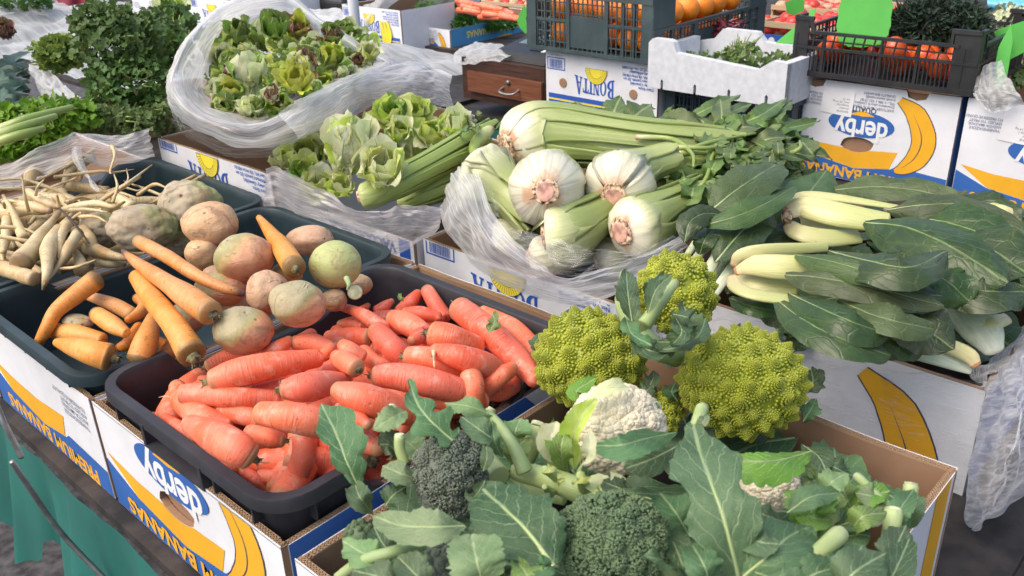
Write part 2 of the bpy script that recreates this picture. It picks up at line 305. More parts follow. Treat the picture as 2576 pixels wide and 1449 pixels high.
def cardboard(name, c, stripe=True):
    m, nt = new_mat(name); o = obj_co(nt); n = noise(nt, o, 18, 5); n2 = noise(nt, mapping(nt, o, (1, 1, 6)), 90, 3)
    col = mixc(nt, ramp(nt, n, .3, .7), tuple(x * .8 for x in c), c); col = mixc(nt, mth(nt, 'MULTIPLY', n2, .3), col, tuple(x * .7 for x in c))
    w = noise(nt, mapping(nt, o, (160, 160, 1)), 1.0, 1)
    finish(nt, col, .85, bump(nt, w, .12, .0006), Specular_IOR_Level=.2); return m
mCARD = cardboard('brown_cardboard', (.33, .20, .125)); mCARDE = cardboard('corrugated_edge', (.42, .285, .18)); mCARDD = cardboard('flute_gap', (.17, .10, .06))
def printed(name, c, rough=.55):
    m, nt = new_mat(name); o = obj_co(nt); n = noise(nt, o, 9, 5, .6); n2 = noise(nt, o, 60, 4, .6); n3 = noise(nt, mapping(nt, o, (150, 150, 1.0)), 1.0, 1)
    col = mixc(nt, ramp(nt, n, .3, .75), c, tuple(x * .84 for x in c)); col = mixc(nt, mth(nt, 'MULTIPLY', ramp(nt, n2, .6, .8), .25), col, tuple(x * .7 + .02 for x in c))
    finish(nt, col, rough, bump(nt, mth(nt, 'ADD', n3, mth(nt, 'MULTIPLY', n, 2)), .15, .001), Specular_IOR_Level=.3); return m
mWHITE = printed('white_printed_board', (.72, .73, .76)); mBLUE = printed('blue_ink', (.035, .125, .40)); mNAVY = printed('dark_outline_ink', (.03, .045, .09))
mYEL = printed('mustard_ink', (.78, .40, .025)); mLEM = printed('lemon_ink', (.80, .66, .05)); mGREYINK = printed('grey_ink', (.24, .26, .33)); mLETR = printed('white_ink', (.76, .77, .78)); mSKYINK = printed('sky_blue_ink', (.07, .28, .52)); mBBLUE = printed('royal_blue_ink', (.03, .10, .42)); mPAPER = printed('white_sticker_paper', (.76, .76, .78))
def crate_mat(name, c, rough=.38):
    m, nt = new_mat(name); o = obj_co(nt); n = noise(nt, o, 11, 6, .65); n2 = noise(nt, o, 260, 3)
    sc = ramp(nt, noise(nt, mapping(nt, o, (3, 40, 6)), 6, 4, .7), .62, .75)
    col = mixc(nt, ramp(nt, n, .35, .8), c, tuple(x * 1.5 + .012 for x in c)); col = mixc(nt, mth(nt, 'MULTIPLY', sc, .25), col, tuple(x * 2.4 + .05 for x in c))
    finish(nt, col, mth(nt, 'ADD', rough, mth(nt, 'MULTIPLY', n, .2)), bump(nt, n2, .1, .0004)); return m
mBLACKP = crate_mat('worn_black_plastic', (.020, .021, .027)); mGREENP = crate_mat('dark_teal_plastic', (.013, .029, .036)); mGREENP2 = crate_mat('grey_green_plastic', (.035, .056, .060)); mBLK2 = crate_mat('glossy_black_plastic', (.012, .013, .015), .38)
def film(name, op, tint, rough=.10, wr=60, bs=.16, rim=.5):
    m, nt = new_mat(name); o = obj_co(nt); uv, u, v = uvx(nt); w = noise(nt, o, wr, 5, .6, .8); w2 = noise(nt, mapping(nt, uv, (4, 16, 1)), 2.2, 5, .62, .5); w3 = noise(nt, mapping(nt, uv, (3, 42, 1)), 2.5, 4, .6, .3)
    nrm = bump(nt, mth(nt, 'ADD', mth(nt, 'MULTIPLY', w, .5), mth(nt, 'ADD', mth(nt, 'MULTIPLY', w2, 1.6), mth(nt, 'MULTIPLY', w3, 1.2))), bs, .006)
    df = nd(nt, 'BsdfDiffuse', {0: tint, 'Normal': nrm}); tl = nd(nt, 'BsdfTranslucent', {0: tint}); gl = nd(nt, 'BsdfGlossy', {0: (1, 1, 1), 'Roughness': rough, 'Normal': nrm})
    body = nd(nt, 'MixShader', {0: .5, 1: df, 2: tl}); tp = nd(nt, 'BsdfTransparent', {0: (1, 1, 1)}); lay = nd(nt, 'LayerWeight', {0: .4}, out=1)
    fac = mth(nt, 'MULTIPLY', ramp(nt, w2, .38, .66), .34); fac = mth(nt, 'ADD', fac, mth(nt, 'MULTIPLY', ramp(nt, w3, .5, .68), .16)); fac = mth(nt, 'ADD', fac, op - .19); fac = mth(nt, 'ADD', fac, mth(nt, 'MULTIPLY', mth(nt, 'POWER', lay, 1.6), rim), clamp=True)
    a = nd(nt, 'MixShader', {0: fac, 1: tp, 2: body}); g = mth(nt, 'ADD', .03, mth(nt, 'MULTIPLY', mth(nt, 'POWER', lay, 3.0), .2))
    g = mth(nt, 'ADD', g, mth(nt, 'MULTIPLY', ramp(nt, w3, .58, .68), .14))
    f = nd(nt, 'MixShader', {0: g, 1: a, 2: gl}); nt.links.new(f, nt.nodes['Material Output'].inputs[0]); return m
mFILMX = film('crystal_clear_plastic_film', 0.0, (.9, .91, .93), .08, 80, .12, .06); mFILMB = film('hanging_clear_plastic_film', .32, (.90, .90, .92))
mFILM = film('thin_milky_plastic_film', .38, (.90, .90, .91)); mFILMC = film('clear_plastic_film', .07, (.86, .88, .90), .09, 80, .2, .2); mFILMW = film('thick_milky_plastic_film', .58, (.74, .76, .76)); mFILMP = film('pinkish_plastic_film', .42, (.92, .86, .89))
mCLOTH = simple('teal_cloth', (.005, .105, .088), .8, .10, 8, .3, 900); mASPH = simple('dark_asphalt', (.075, .073, .080), .9, .35, 25, .8, 260)
mMAROON = simple('dark_maroon_cloth', (.075, .012, .018), .85, .3, 6, .4, 800)
mTABLE = simple('dark_table_board', (.030, .024, .022), .7, .4, 20, .5, 100); mMETAL = simple('dull_grey_metal', (.28, .29, .28), .4, .2, 30, .2, 200, metal=.7)
mSTYRO = simple('white_polystyrene', (.56, .58, .61), .6, .05, 60, .5, 420); mWOOD = None
def wood(name, c1, c2, ax=(1, 18, 18)):
    m, nt = new_mat(name); o = obj_co(nt); n = noise(nt, mapping(nt, o, ax), 7, 6, .6, 1.0)
    finish(nt, mixc(nt, ramp(nt, n, .3, .7), c1, c2), .35, bump(nt, n, .15, .002)); return m
mWOODR = wood('reddish_brown_wood', (.13, .045, .022), (.21, .085, .045), (18, 1.2, 18)); mWOODD = wood('dark_worn_wood', (.035, .017, .012), (.085, .042, .030), (18, 1.2, 18)); mWOODL = wood('pale_crate_wood', (.42, .30, .17), (.52, .40, .26), (18, 1.2, 18))
mPAPG = simple('bright_green_card', (.06, .34, .045), .7, .06, 12, .1, 300); mORANGE = simple('orange_peel', (.85, .24, .012), .4, .08, 30, .8, 700); mTOM = simple('red_tomato_skin', (.62, .045, .022), .25, .15, 20); mPEP = simple('orange_red_pepper_skin', (.72, .10, .018), .25, .2, 20)
# ------------------------------------------------------------------ flat prints and lettering
FONT = None
def cut_poly_mesh(me, planes, hole=None):
    bm = bmesh.new(); bm.from_mesh(me)
    for co, no in planes:
        g = bm.verts[:] + bm.edges[:] + bm.faces[:]
        bmesh.ops.bisect_plane(bm, geom=g, plane_co=co, plane_no=no, clear_outer=True, dist=1e-6)
    if hole:
        n = len(hole)
        for i in range(n):
            a, b = Vector((*hole[i], 0)), Vector((*hole[(i + 1) % n], 0)); d = b - a
            bmesh.ops.bisect_plane(bm, geom=bm.verts[:] + bm.edges[:] + bm.faces[:], plane_co=a, plane_no=Vector((d.y, -d.x, 0)), dist=1e-6)
        dele = []
        for f in bm.faces:
            c = f.calc_center_median(); ins = True
            for i in range(n):
                a, b = hole[i], hole[(i + 1) % n]
                if (b[0] - a[0]) * (c.y - a[1]) - (b[1] - a[1]) * (c.x - a[0]) < 0: ins = False; break
            if ins: dele.append(f)
        bmesh.ops.delete(bm, geom=dele, context='FACES')
    bm.to_mesh(me); bm.free()
def text_mesh(s, size, bold=0.0, spacing=1.0, line=1.0, align='LEFT', shear=0.0):
    cu = bpy.data.curves.new("lettering", 'FONT'); cu.body = s; cu.size = size; cu.offset = bold; cu.space_character = spacing; cu.space_line = line
    cu.align_x = align; cu.shear = shear; cu.resolution_u = 3; cu.fill_mode = 'FRONT'
    o = bpy.data.objects.new("lettering", cu); scene.collection.objects.link(o); dg = bpy.context.evaluated_depsgraph_get()
    me = bpy.data.meshes.new_from_object(o.evaluated_get(dg)); bpy.data.objects.remove(o); bpy.data.curves.remove(cu); return me
def poly_mesh(loops, z=0.0, extrude=0.0):
    cu = bpy.data.curves.new("flat", 'CURVE'); cu.dimensions = '2D'; cu.fill_mode = 'BOTH'; cu.extrude = extrude
    for lp in loops:
        sp = cu.splines.new('POLY'); sp.points.add(len(lp) - 1)
        for p, q in zip(sp.points, lp): p.co = (q[0], q[1], 0, 1)
        sp.use_cyclic_u = True
    o = bpy.data.objects.new("flat", cu); scene.collection.objects.link(o); dg = bpy.context.evaluated_depsgraph_get()
    me = bpy.data.meshes.new_from_object(o.evaluated_get(dg)); bpy.data.objects.remove(o); bpy.data.curves.remove(cu)
    if z: me.transform(Matrix.Translation((0, 0, z)))
    return me
class Panel:
    """A printed face. u runs along the reading direction, v upward as the print reads, N out of the face."""
    def __init__(s, O, U, V, w, h, v0=0.0, hole=None, holes=None):
        s.O = np.array(O, float); s.U = np.array(U, float); s.V = np.array(V, float); s.N = np.cross(s.U, s.V); s.w = w; s.h = h; s.v0 = v0; s.hole = hole; s.k = 0
    def put(s, name, me, mat, parent, lift=None):
        lift = .0004 + s.k * .00012 if lift is None else lift; s.k += 1
        cut_poly_mesh(me, [((.0008, 0, 0), (-1, 0, 0)), ((s.w - .0008, 0, 0), (1, 0, 0)), ((0, s.v0 + .001, 0), (0, -1, 0)), ((0, s.h - .001, 0), (0, 1, 0))], s.hole)
        if not me.polygons: return None
        n = len(me.vertices); co = np.empty(n * 3); me.vertices.foreach_get('co', co); co = co.reshape(-1, 3)
        W = s.O + co[:, :1] * s.U + co[:, 1:2] * s.V + (co[:, 2:3] + lift) * s.N - wloc(parent)
        me.vertices.foreach_set('co', W.ravel()); me.materials.clear(); me.materials.append(mat)
        me.polygons.foreach_set('material_index', [0] * len(me.polygons)); me.update(); me.name = name
        o = bpy.data.objects.new(name, me); scene.collection.objects.link(o); o.parent = parent; return o
def join_meshes(ms):
    bm = bmesh.new()
    for m in ms: bm.from_mesh(m)
    me = bpy.data.meshes.new("p"); bm.to_mesh(me); bm.free(); return me
def at(me, u, v, rot=0.0, z=0.0): me.transform(Matrix.Translation((u, v, z)) @ Matrix.Rotation(rot, 4, 'Z')); return me
def ellipse(cu, cv, a, b, n=36, a0=0, a1=2 * math.pi): 
    full = abs(a1 - a0 - 2 * math.pi) < 1e-6
    return [(cu + a * math.cos(t), cv + b * math.sin(t)) for t in np.linspace(a0, a1, n, endpoint=not full)]
def ribbon2(pts, ws, n=24):
    C = catmull([[x, y, 0] for x, y in pts], n)[:, :2]; w = interp(ws, n); T = np.gradient(C, axis=0); T /= np.linalg.norm(T, axis=1)[:, None]
    Nn = np.stack([-T[:, 1], T[:, 0]], 1); return [tuple(p) for p in C + Nn * w[:, None]] + [tuple(p) for p in (C - Nn * w[:, None])[::-1]]
def derby_art(pn, par, w, words="PREMIUM BANANAS", hfull=.235, logo=True, sticker=False, small=True, bs=0.0, ban_=True):
    H = hfull
    # blue band along the foot of the print, mustard swoosh over it
    pn.put('colour_band', poly_mesh([[(0, H * .80), (w * .30, H * .765), (w * .33, H * .80), (w * .55, H * .86), (w * .82, H * .79), (w, H * .66), (w, H), (0, H)]]), mBLUE, par)
    pn.put('colour_band', poly_mesh([[(w * .30, H * .615), (w * .55, H * .66), (w * .80, H * .645), (w * .98, H * .60), (w * .82, H * .785), (w * .55, H * .855), (w * .34, H * .80)]]), mYEL, par)
    ban = [(.335, .085), (.235, .20), (.175, .38), (.165, .52), (.195, .66), (.255, .765), (.305, .81)]; ws = [.018, .055, .066, .066, .058, .036, .012]
    pts = [((a + bs) * w, b * H) for a, b in ban]
    if ban_: pn.put('banana_picture', poly_mesh([ribbon2(pts, [x * w + .0022 for x in ws])]), mNAVY, par)
    if ban_: pn.put('banana_picture', poly_mesh([ribbon2(pts, [x * w for x in ws])]), mYEL, par)
    if ban_: pn.put('banana_picture', poly_mesh([ribbon2([(a + .012 * w, b) for a, b in pts[1:-1]], [.0001, .0009, .0012, .0009, .0003])]), mNAVY, par)
    if logo:
        pn.put('printed_logo', poly_mesh([ellipse(.545 * w, .385 * H, .205 * w, .135 * H)]), mBLUE, par)
        pn.put('printed_logo', poly_mesh([ribbon2([(.47 * w, .29 * H), (.54 * w, .275 * H), (.62 * w, .295 * H)], [.0005, .007, .0008])]), mYEL, par)
        t = text_mesh("derby", H * .30, .0016, .98); xs = [v.co.x for v in t.vertices]; cw = (max(xs) - min(xs)); t.transform(Matrix.Diagonal((w * .33 / cw, 1, 1, 1)))
        pn.put('lettering', at(t, .375 * w, .345 * H), mLETR, par)
    t = text_mesh(words, H * .155, .0012, 1.02); xs = [v.co.x for v in t.vertices]; t.transform(Matrix.Diagonal((w * .80 / (max(xs) - min(xs)), 1, 1, 1)))
    pn.put('lettering', at(t, .10 * w, .885 * H, -.02), mYEL, par)
    if small and bs:
        pn.put('lettering', at(text_mesh("KARTOSER\nDvorakova 8\nTEL.: + 386\ne-mail: komer", H * .05, .0001, 1, 1.0), .80 * w, .26 * H), mGREYINK, par)
    elif not ban_: pn.put('lettering', at(text_mesh("THIABENDAZOLE\nAND/OR IMAZALIL\nAPPLIED TO FRUIT\nTO PRESERVE QUALITY", H * .045, .0001), .06 * w, .52 * H), mGREYINK, par)
    elif small:
        pn.put('lettering', at(text_mesh("KARTOSER, d.o.o. za trgovino\nDvorakova ulica 8, Ljubljana\nTEL.: + 386 1 432 15 80\ne-mail: komerciala@\nQUALITY BANANAS", H * .036, .0001, 1, 1.0), .36 * w, .19 * H), mGREYINK, par)
        pn.put('lettering', at(text_mesh("THIABENDAZOLE\nAND/OR IMAZALIL\nAPPLIED TO FRUIT\nTO PRESERVE QUALITY", H * .036, .0001), .80 * w, .22 * H), mGREYINK, par)
        pn.put('lettering', at(text_mesh("QUALITY", H * .075, .0002), .46 * w, .205 * H), mNAVY, par)
    if sticker:
        pn.put('sticker', poly_mesh([[(.60 * w, .05 * H), (.80 * w, .04 * H), (.81 * w, .31 * H), (.61 * w, .33 * H)]]), mPAPER, par)
        pn.put('lettering', at(text_mesh("BANANE\nEkvador\nkategorija I\nneto 18,14 kg\nlot 23", H * .032, .0001), .63 * w, .27 * H), mGREYINK, par)
def serif_word(word, h):
    """slab-serif capitals made of strokes; returns list of (loops) and total width"""
    out = []; x = 0
    def rect(a, b, c, d): out.append([(a, b), (c, b), (c, d), (a, d)])
    for i, ch in enumerate(word):
        H = h if i in (0, len(word) - 1) else h * .80; sw = h * .17; tw = h * .075; y0 = 0 if i in (0, len(word) - 1) else h * .02 
        def stem(cx_, a, b, s=sw): rect(cx_ - s / 2, a, cx_ + s / 2, b)
        def ser(cx_, y, ww): rect(cx_ - ww / 2, y, cx_ + ww / 2, y + tw)
        if ch == 'I': stem(x + h * .17, y0, y0 + H); ser(x + h * .17, y0, h * .34); ser(x + h * .17, y0 + H - tw, h * .34); x += h * .40
        elif ch == 'T':
            stem(x + h * .30, y0, y0 + H); ser(x + h * .30, y0, h * .34); rect(x, y0 + H - tw * 1.4, x + h * .60, y0 + H); rect(x, y0 + H - h * .24, x + tw, y0 + H); rect(x + h * .60 - tw, y0 + H - h * .24, x + h * .60, y0 + H); x += h * .64
        elif ch == 'N':
            stem(x + h * .13, y0, y0 + H, tw); stem(x + h * .55, y0, y0 + H, tw); ser(x + h * .13, y0, h * .26); ser(x + h * .13, y0 + H - tw, h * .26); ser(x + h * .55, y0 + H - tw, h * .26)
            out.append([(x + h * .08, y0 + H), (x + h * .27, y0 + H), (x + h * .60, y0), (x + h * .50, y0)]); x += h * .72
        elif ch == 'A':
            out.append([(x + h * .30, y0 + H), (x + h * .40, y0 + H), (x + h * .20, y0), (x + h * .12, y0)]); out.append([(x + h * .30, y0 + H), (x + h * .44, y0 + H), (x + h * .76, y0), (x + h * .56, y0)])
            rect(x + h * .22, y0 + H * .30, x + h * .60, y0 + H * .30 + tw); ser(x + h * .15, y0, h * .28); ser(x + h * .66, y0, h * .34); x += h * .86
        elif ch == 'O': out.append(('ring', ellipse(x + h * .34, y0 + H / 2, h * .33, H * .51, 28), ellipse(x + h * .34, y0 + H / 2, h * .17, H * .42, 28))); x += h * .72
        elif ch == 'B':
            stem(x + h * .17, y0, y0 + H); ser(x + h * .15, y0, h * .3); ser(x + h * .15, y0 + H - tw, h * .3)
            for cy_, ry, rx in ((.745, .255, .40), (.27, .27, .46)):
                o1 = [(x + h * .17, y0 + H * (cy_ - ry))] + ellipse(x + h * .26, y0 + H * cy_, h * rx, H * ry, 18, -math.pi / 2, math.pi / 2) + [(x + h * .17, y0 + H * (cy_ + ry))]
                i1 = [(x + h * .2, y0 + H * (cy_ - ry * .68))] + ellipse(x + h * .24, y0 + H * cy_, h * rx * .52, H * ry * .68, 18, -math.pi / 2, math.pi / 2) + [(x + h * .2, y0 + H * (cy_ + ry * .68))]
                out.append(('ring', o1, i1))
            x += h * .78
    return out, x
def bonita_art(pn, par, w, H=.235, stripes=True):
    bx0, bx1, by0, by1 = w * .815, w * .985, H * .05, H * .205
    pn.put('barcode', poly_mesh([[(bx0, by0), (bx1, by0), (bx1, by1), (bx0, by1)], [(bx0 + .003, by0 + .003), (bx1 - .003, by0 + .003), (bx1 - .003, by1 - .003), (bx0 + .003, by1 - .003)]]), mBBLUE, par)
    rs = random.Random(4); x = bx0 + .010; bars = []
    while x < bx1 - .008:
        ww = rs.choice((.0007, .0010, .0017)); bars.append([(x, by0 + .006), (x + ww, by0 + .006), (x + ww, by1 - .0045), (x, by1 - .0045)]); x += ww + rs.choice((.0008, .0013))
    pn.put('barcode', poly_mesh(bars), mBBLUE, par)
    pn.put('lettering', at(text_mesh("0  73 61081 10042  2", H * .026, .0001), bx0 + .008, by0 - .008), mGREYINK, par)
    sc_u, sc_v = w * .525, H * .125
    word, ww = serif_word("BONITA", H * .225); ms = []; 
    for k, lp in enumerate(word):
        ms.append(poly_mesh([lp[1], lp[2]] if lp[0] == 'ring' else [lp], k * .00003))
    me = join_meshes(ms); me.transform(Matrix.Diagonal((w * .36 / ww, 1, 1, 1)))
    for v in me.vertices:
        q = (v.co.x / (w * .36) - .5) * 2; v.co.y += H * .03 * (1 - q * q) - H * .02
    pn.put('printed_logo', at(me, w * .365, H * .245), mBBLUE, par); pn.k += 10
    pn.put('sun_emblem', poly_mesh([ellipse(sc_u, sc_v, w * .098, H * .185, 24, 0, math.pi)]), mNAVY, par)
    pn.put('sun_emblem', poly_mesh([ellipse(sc_u, sc_v + .0008, w * .094, H * .178, 24, 0, math.pi)]), mLEM, par)
    rays = []
    for k in range(21):
        a = math.pi * (k + .5) / 21; c, s = math.cos(a), math.sin(a); rays.append([(sc_u + w * .060 * c - .0004 * s, sc_v + H * .115 * s + .0004 * c), (sc_u + w * .092 * c - .0004 * s, sc_v + H * .172 * s + .0004 * c), (sc_u + w * .092 * c + .0004 * s, sc_v + H * .172 * s - .0004 * c), (sc_u + w * .060 * c + .0004 * s, sc_v + H * .115 * s - .0004 * c)])
    rays.append(ellipse(sc_u, sc_v, w * .0605, H * .116, 24, 0, math.pi) + ellipse(sc_u, sc_v, w * .0585, H * .112, 24, 0, math.pi)[::-1])
    pn.put('sun_emblem', poly_mesh(rays), mNAVY, par)
    pn.put('lettering', at(text_mesh("Class: Extra\nVariety: Cavendish\nMinimum Length: 20 cm\nNet Wt. 18,14 kg (40 lb)\nProduct of Ecuador\nB.N.D.C.O. No. 0111005", H * .044, .0002, 1, 1.0), .03 * w, .255 * H), mBBLUE, par)
    if stripes:
        pn.put('colour_band', poly_mesh([[(.03 * w, .50 * H), (.97 * w, .50 * H), (.97 * w, .92 * H), (.03 * w, .92 * H)]]), mBBLUE, par)
        for q in (.56, .78): pn.put('colour_band', poly_mesh([[(.03 * w, q * H), (.97 * w, q * H), (.97 * w, (q + .022) * H), (.03 * w, (q + .022) * H)]]), mLEM, par)

# ------------------------------------------------------------------ cardboard box
def wall_mesh(mb, a, b, z0, z1, nrm, t=.0075, notch=None, seed=0, edge=True, gap=True):
    """one double board wall from a to b (outer face line), nrm = inward direction"""
    a = np.array([*a, 0.]); b = np.array([*b, 0.]); L = np.linalg.norm(b - a); d = (b - a) / L; n = np.array([*nrm, 0.]); rs = np.random.RandomState(seed)
    k = max(2, int(L / .02)); s = np.linspace(0, L, k + 1); zt = z1 + snoise(np.stack([s, s * 0 + seed, s * 0], 1), 25, seed) * .0013
    def pt(sv, off, z): return a + d * sv + n * off + np.array([0, 0, z])
    for off0, off1, mi in ((0, .0008, 0), (.0008, t, 1)):
        zz = zt - (0 if mi == 0 else .0026)
        G = np.array([[pt(sv, off0, z0) for sv in s], [pt(sv, off0, z_) for sv, z_ in zip(s, zz)], [pt(sv, off1, z_) for sv, z_ in zip(s, zz)], [pt(sv, off1, z0) for sv in s]])
        mb.grid(G, None, mi, flip=True)
        for e in (0, k):
            q = [pt(s[e], off0, z0), pt(s[e], off0, zz[e]), pt(s[e], off1, zz[e]), pt(s[e], off1, z0)]; mb.add(q, [(0, 1, 2, 3) if e == 0 else (3, 2, 1, 0)], None, mi)
    if edge:
        m = int(L / .0022)
        for o0, o1 in ((.0010, .0036), (.0040, t - .0003)):
            ss = np.linspace(.002, L - .002, m); zc = np.interp(ss, s, zt)
            off = np.where(np.arange(m) % 2 == 0, o0, o1) + rs.uniform(-.0002, .0002, m)
            G = np.array([[pt(x, o, z - .0028) for x, o, z in zip(ss, off, zc)], [pt(x, o, z - .0002) for x, o, z in zip(ss, off, zc)]]); G2 = G + d * .0007
            mb.grid(np.array([G[0], G[1], G2[1], G2[0]]), None, 2)
            for oo in (o0 - .0003, o1 + .0002):
                zs = zc - .0004; A = np.array([[pt(x, oo, z - .0024) for x, z in zip(ss[::6], zs[::6])], [pt(x, oo, z) for x, z in zip(ss[::6], zs[::6])], [pt(x, oo + .0004, z) for x, z in zip(ss[::6], zs[::6])], [pt(x, oo + .0004, z - .0024) for x, z in zip(ss[::6], zs[::6])]])
                mb.grid(A, None, 2)
def banana_box(name, label, x0, x1, y0, y1, z0, z1, art=None, group='banana boxes under the vegetables', side=None, hole=True, t=.0075, edge=True, words="PREMIUM BANANAS", sticker=False, HF=.235, notches=(), logo=True, bs=0.0, ban_=True):
    root = empty(name, ((x0 + x1) / 2, (y0 + y1) / 2, z0), label, 'box', group)
    H = z1 - z0; w = y1 - y0; v0 = HF - H
    # front (normal -X)
    hl = None
    if art == 'derby' and hole: hl = [(w * (.545 + .105 * math.cos(a)) + (.006 if math.sin(a) > 0 else 0), HF * (.60 + .085 * math.sin(a) * (1 if math.sin(a) > 0 else .9))) for a in np.linspace(0, 2 * math.pi, 14, endpoint=False)]
    fr = MB()
    if hl or notches:
        outer = [(0, v0), (w, v0), (w, HF), (0, HF)]
        if notches:
            top = [(0, v0)]
            for nu in notches: top += [(nu * w - .026, v0), (nu * w - .02, v0 + .016), (nu * w, v0 + .021), (nu * w + .02, v0 + .016), (nu * w + .026, v0)]
            outer = top + [(w, v0), (w, HF), (0, HF)]
        me = poly_mesh([outer] + ([hl] if hl else []), 0, t * .5)
        co = np.array([v.co[:] for v in me.vertices]); fv = [tuple(p.vertices) for p in me.polygons]
        W = np.stack([x0 + t * .5 - co[:, 2], y0 + co[:, 0], z1 - (co[:, 1] - v0)], 1)
        fr.add(W, fv, None, 0)
        # materials: faces pointing outward white, the rest brown
        for q, f in enumerate(fv):
            c = W[list(f)].mean(0); fr.I[q] = 0 if abs(c[0] - x0) < 1e-5 else 1
    else: wall_mesh(fr, (x0, y1), (x0, y0), z0, z1, (1, 0), t, seed=1, edge=edge)
    if edge and (hl or notches) and not notches:
        e = MB(); wall_mesh(e, (x0, y1), (x0, y0), z1 - .001, z1 + .0022, (1, 0), t, seed=int(y0 * 100), edge=True); fr.V += e.V; fr.U += e.U; fr.F += [tuple(i + fr.n for i in f) for f in e.F]; fr.I += e.I; fr.n += e.n
    front = fr.build('front_panel', [mWHITE, mCARD, mCARDE], root, smooth=False)
    if hl: m = MB(); m.box((x0 + t + .0008, y0 + t + .001, z0 + .007), (x0 + t + .003, y1 - t - .001, z1 - .006)); m.build('inner_panel', mCARD, root, smooth=False)
    for nm, a, b, nn in (('side_panel', (x0 + t, y0), (x1 - t, y0), (0, 1)), ('back_panel', (x1, y0), (x1, y1), (-1, 0)), ('side_panel', (x1 - t, y1), (x0 + t, y1), (0, -1))):
        m = MB(); wall_mesh(m, a, b, z0, z1 - .001, nn, t, seed=len(nm) + int(a[0] * 50), edge=edge); ob = m.build(nm, [mWHITE, mCARD, mCARDE], root, smooth=False)
        if nn == (0, 1): right = ob
    m = MB(); m.box((x0 + t, y0 + t, z0 + .001), (x1 - t, y1 - t, z0 + .006)); m.build('base_panel', mCARD, root, smooth=False)
    pn = Panel((x0, y0, z1 + v0), (0, 1, 0), (0, 0, -1), w, HF, v0, hl)
    if art == 'derby': derby_art(pn, front, w, words, HF, sticker=sticker, logo=logo, bs=bs, ban_=ban_)
    if art == 'bonita': bonita_art(pn, front, w, HF)
    ws = x1 - x0; ps = Panel((x1 - t, y0, z1 + v0), (-1, 0, 0), (0, 0, -1), ws - 2 * t, HF, v0)
    if side == 'derby':
        ps.put('colour_band', poly_mesh([[(ws * .34, v0), (ws, v0), (ws, HF), (0, HF), (0, HF * .93), (ws * .12, HF * .9)]]), mBLUE, right)
        ps.put('colour_band', poly_mesh([[(ws * .02, v0), (ws * .10, v0), (ws * .10, HF * .98), (ws * .02, HF * .98)]]), mYEL, right)
        t_ = text_mesh(words, HF * .12, .001); ps.put('lettering', at(t_, ws * .42, HF * .9), mYEL, right)
    if side == 'far':
        ps.put('colour_band', poly_mesh([[(0, 0), (ws, 0), (ws, HF * .55), (ws * .6, HF * .62), (0, HF * .9)]]), mSKYINK, right); ps.put('banana_picture', poly_mesh([[(ws * .03, 0), (ws * .16, 0), (ws * .13, HF * .5), (ws * .05, HF * .5)]]), mYEL, right)
        t_ = text_mesh(words, HF * .17, .001); ps.put('lettering', at(t_, ws * .24, HF * .10), mLEM, right); ps.put('colour_band', poly_mesh([ellipse(ws * .42, HF * .42, ws * .13, HF * .12)]), mYEL, right)
    return root

# ------------------------------------------------------------------ crates and trays
def rrect_loop(x0, x1, y0, y1, rc, off=0.0, ns=16, nc=6):
    x0 -= off; x1 += off; y0 -= off; y1 += off; rc = max(.002, rc + off); pts = []
    cs = [((x1 - rc, y0 + rc), -90), ((x1 - rc, y1 - rc), 0), ((x0 + rc, y1 - rc), 90), ((x0 + rc, y0 + rc), 180)]
    for i, ((cx_, cy_), a) in enumerate(cs):
        for k in range(nc): t = R_(a + 90 * k / (nc - 1)); pts.append((cx_ + rc * math.cos(t), cy_ + rc * math.sin(t)))
        nx = cs[(i + 1) % 4]; t = R_(nx[1]); q = (nx[0][0] + rc * math.cos(t), nx[0][1] + rc * math.sin(t)); p = pts[-1]
        for k in range(1, ns): pts.append((lerp(p[0], q[0], k / ns), lerp(p[1], q[1], k / ns)))
    return np.array(pts)
def smooth01(t): t = min(1, max(0, t)); return t * t * (3 - 2 * t)
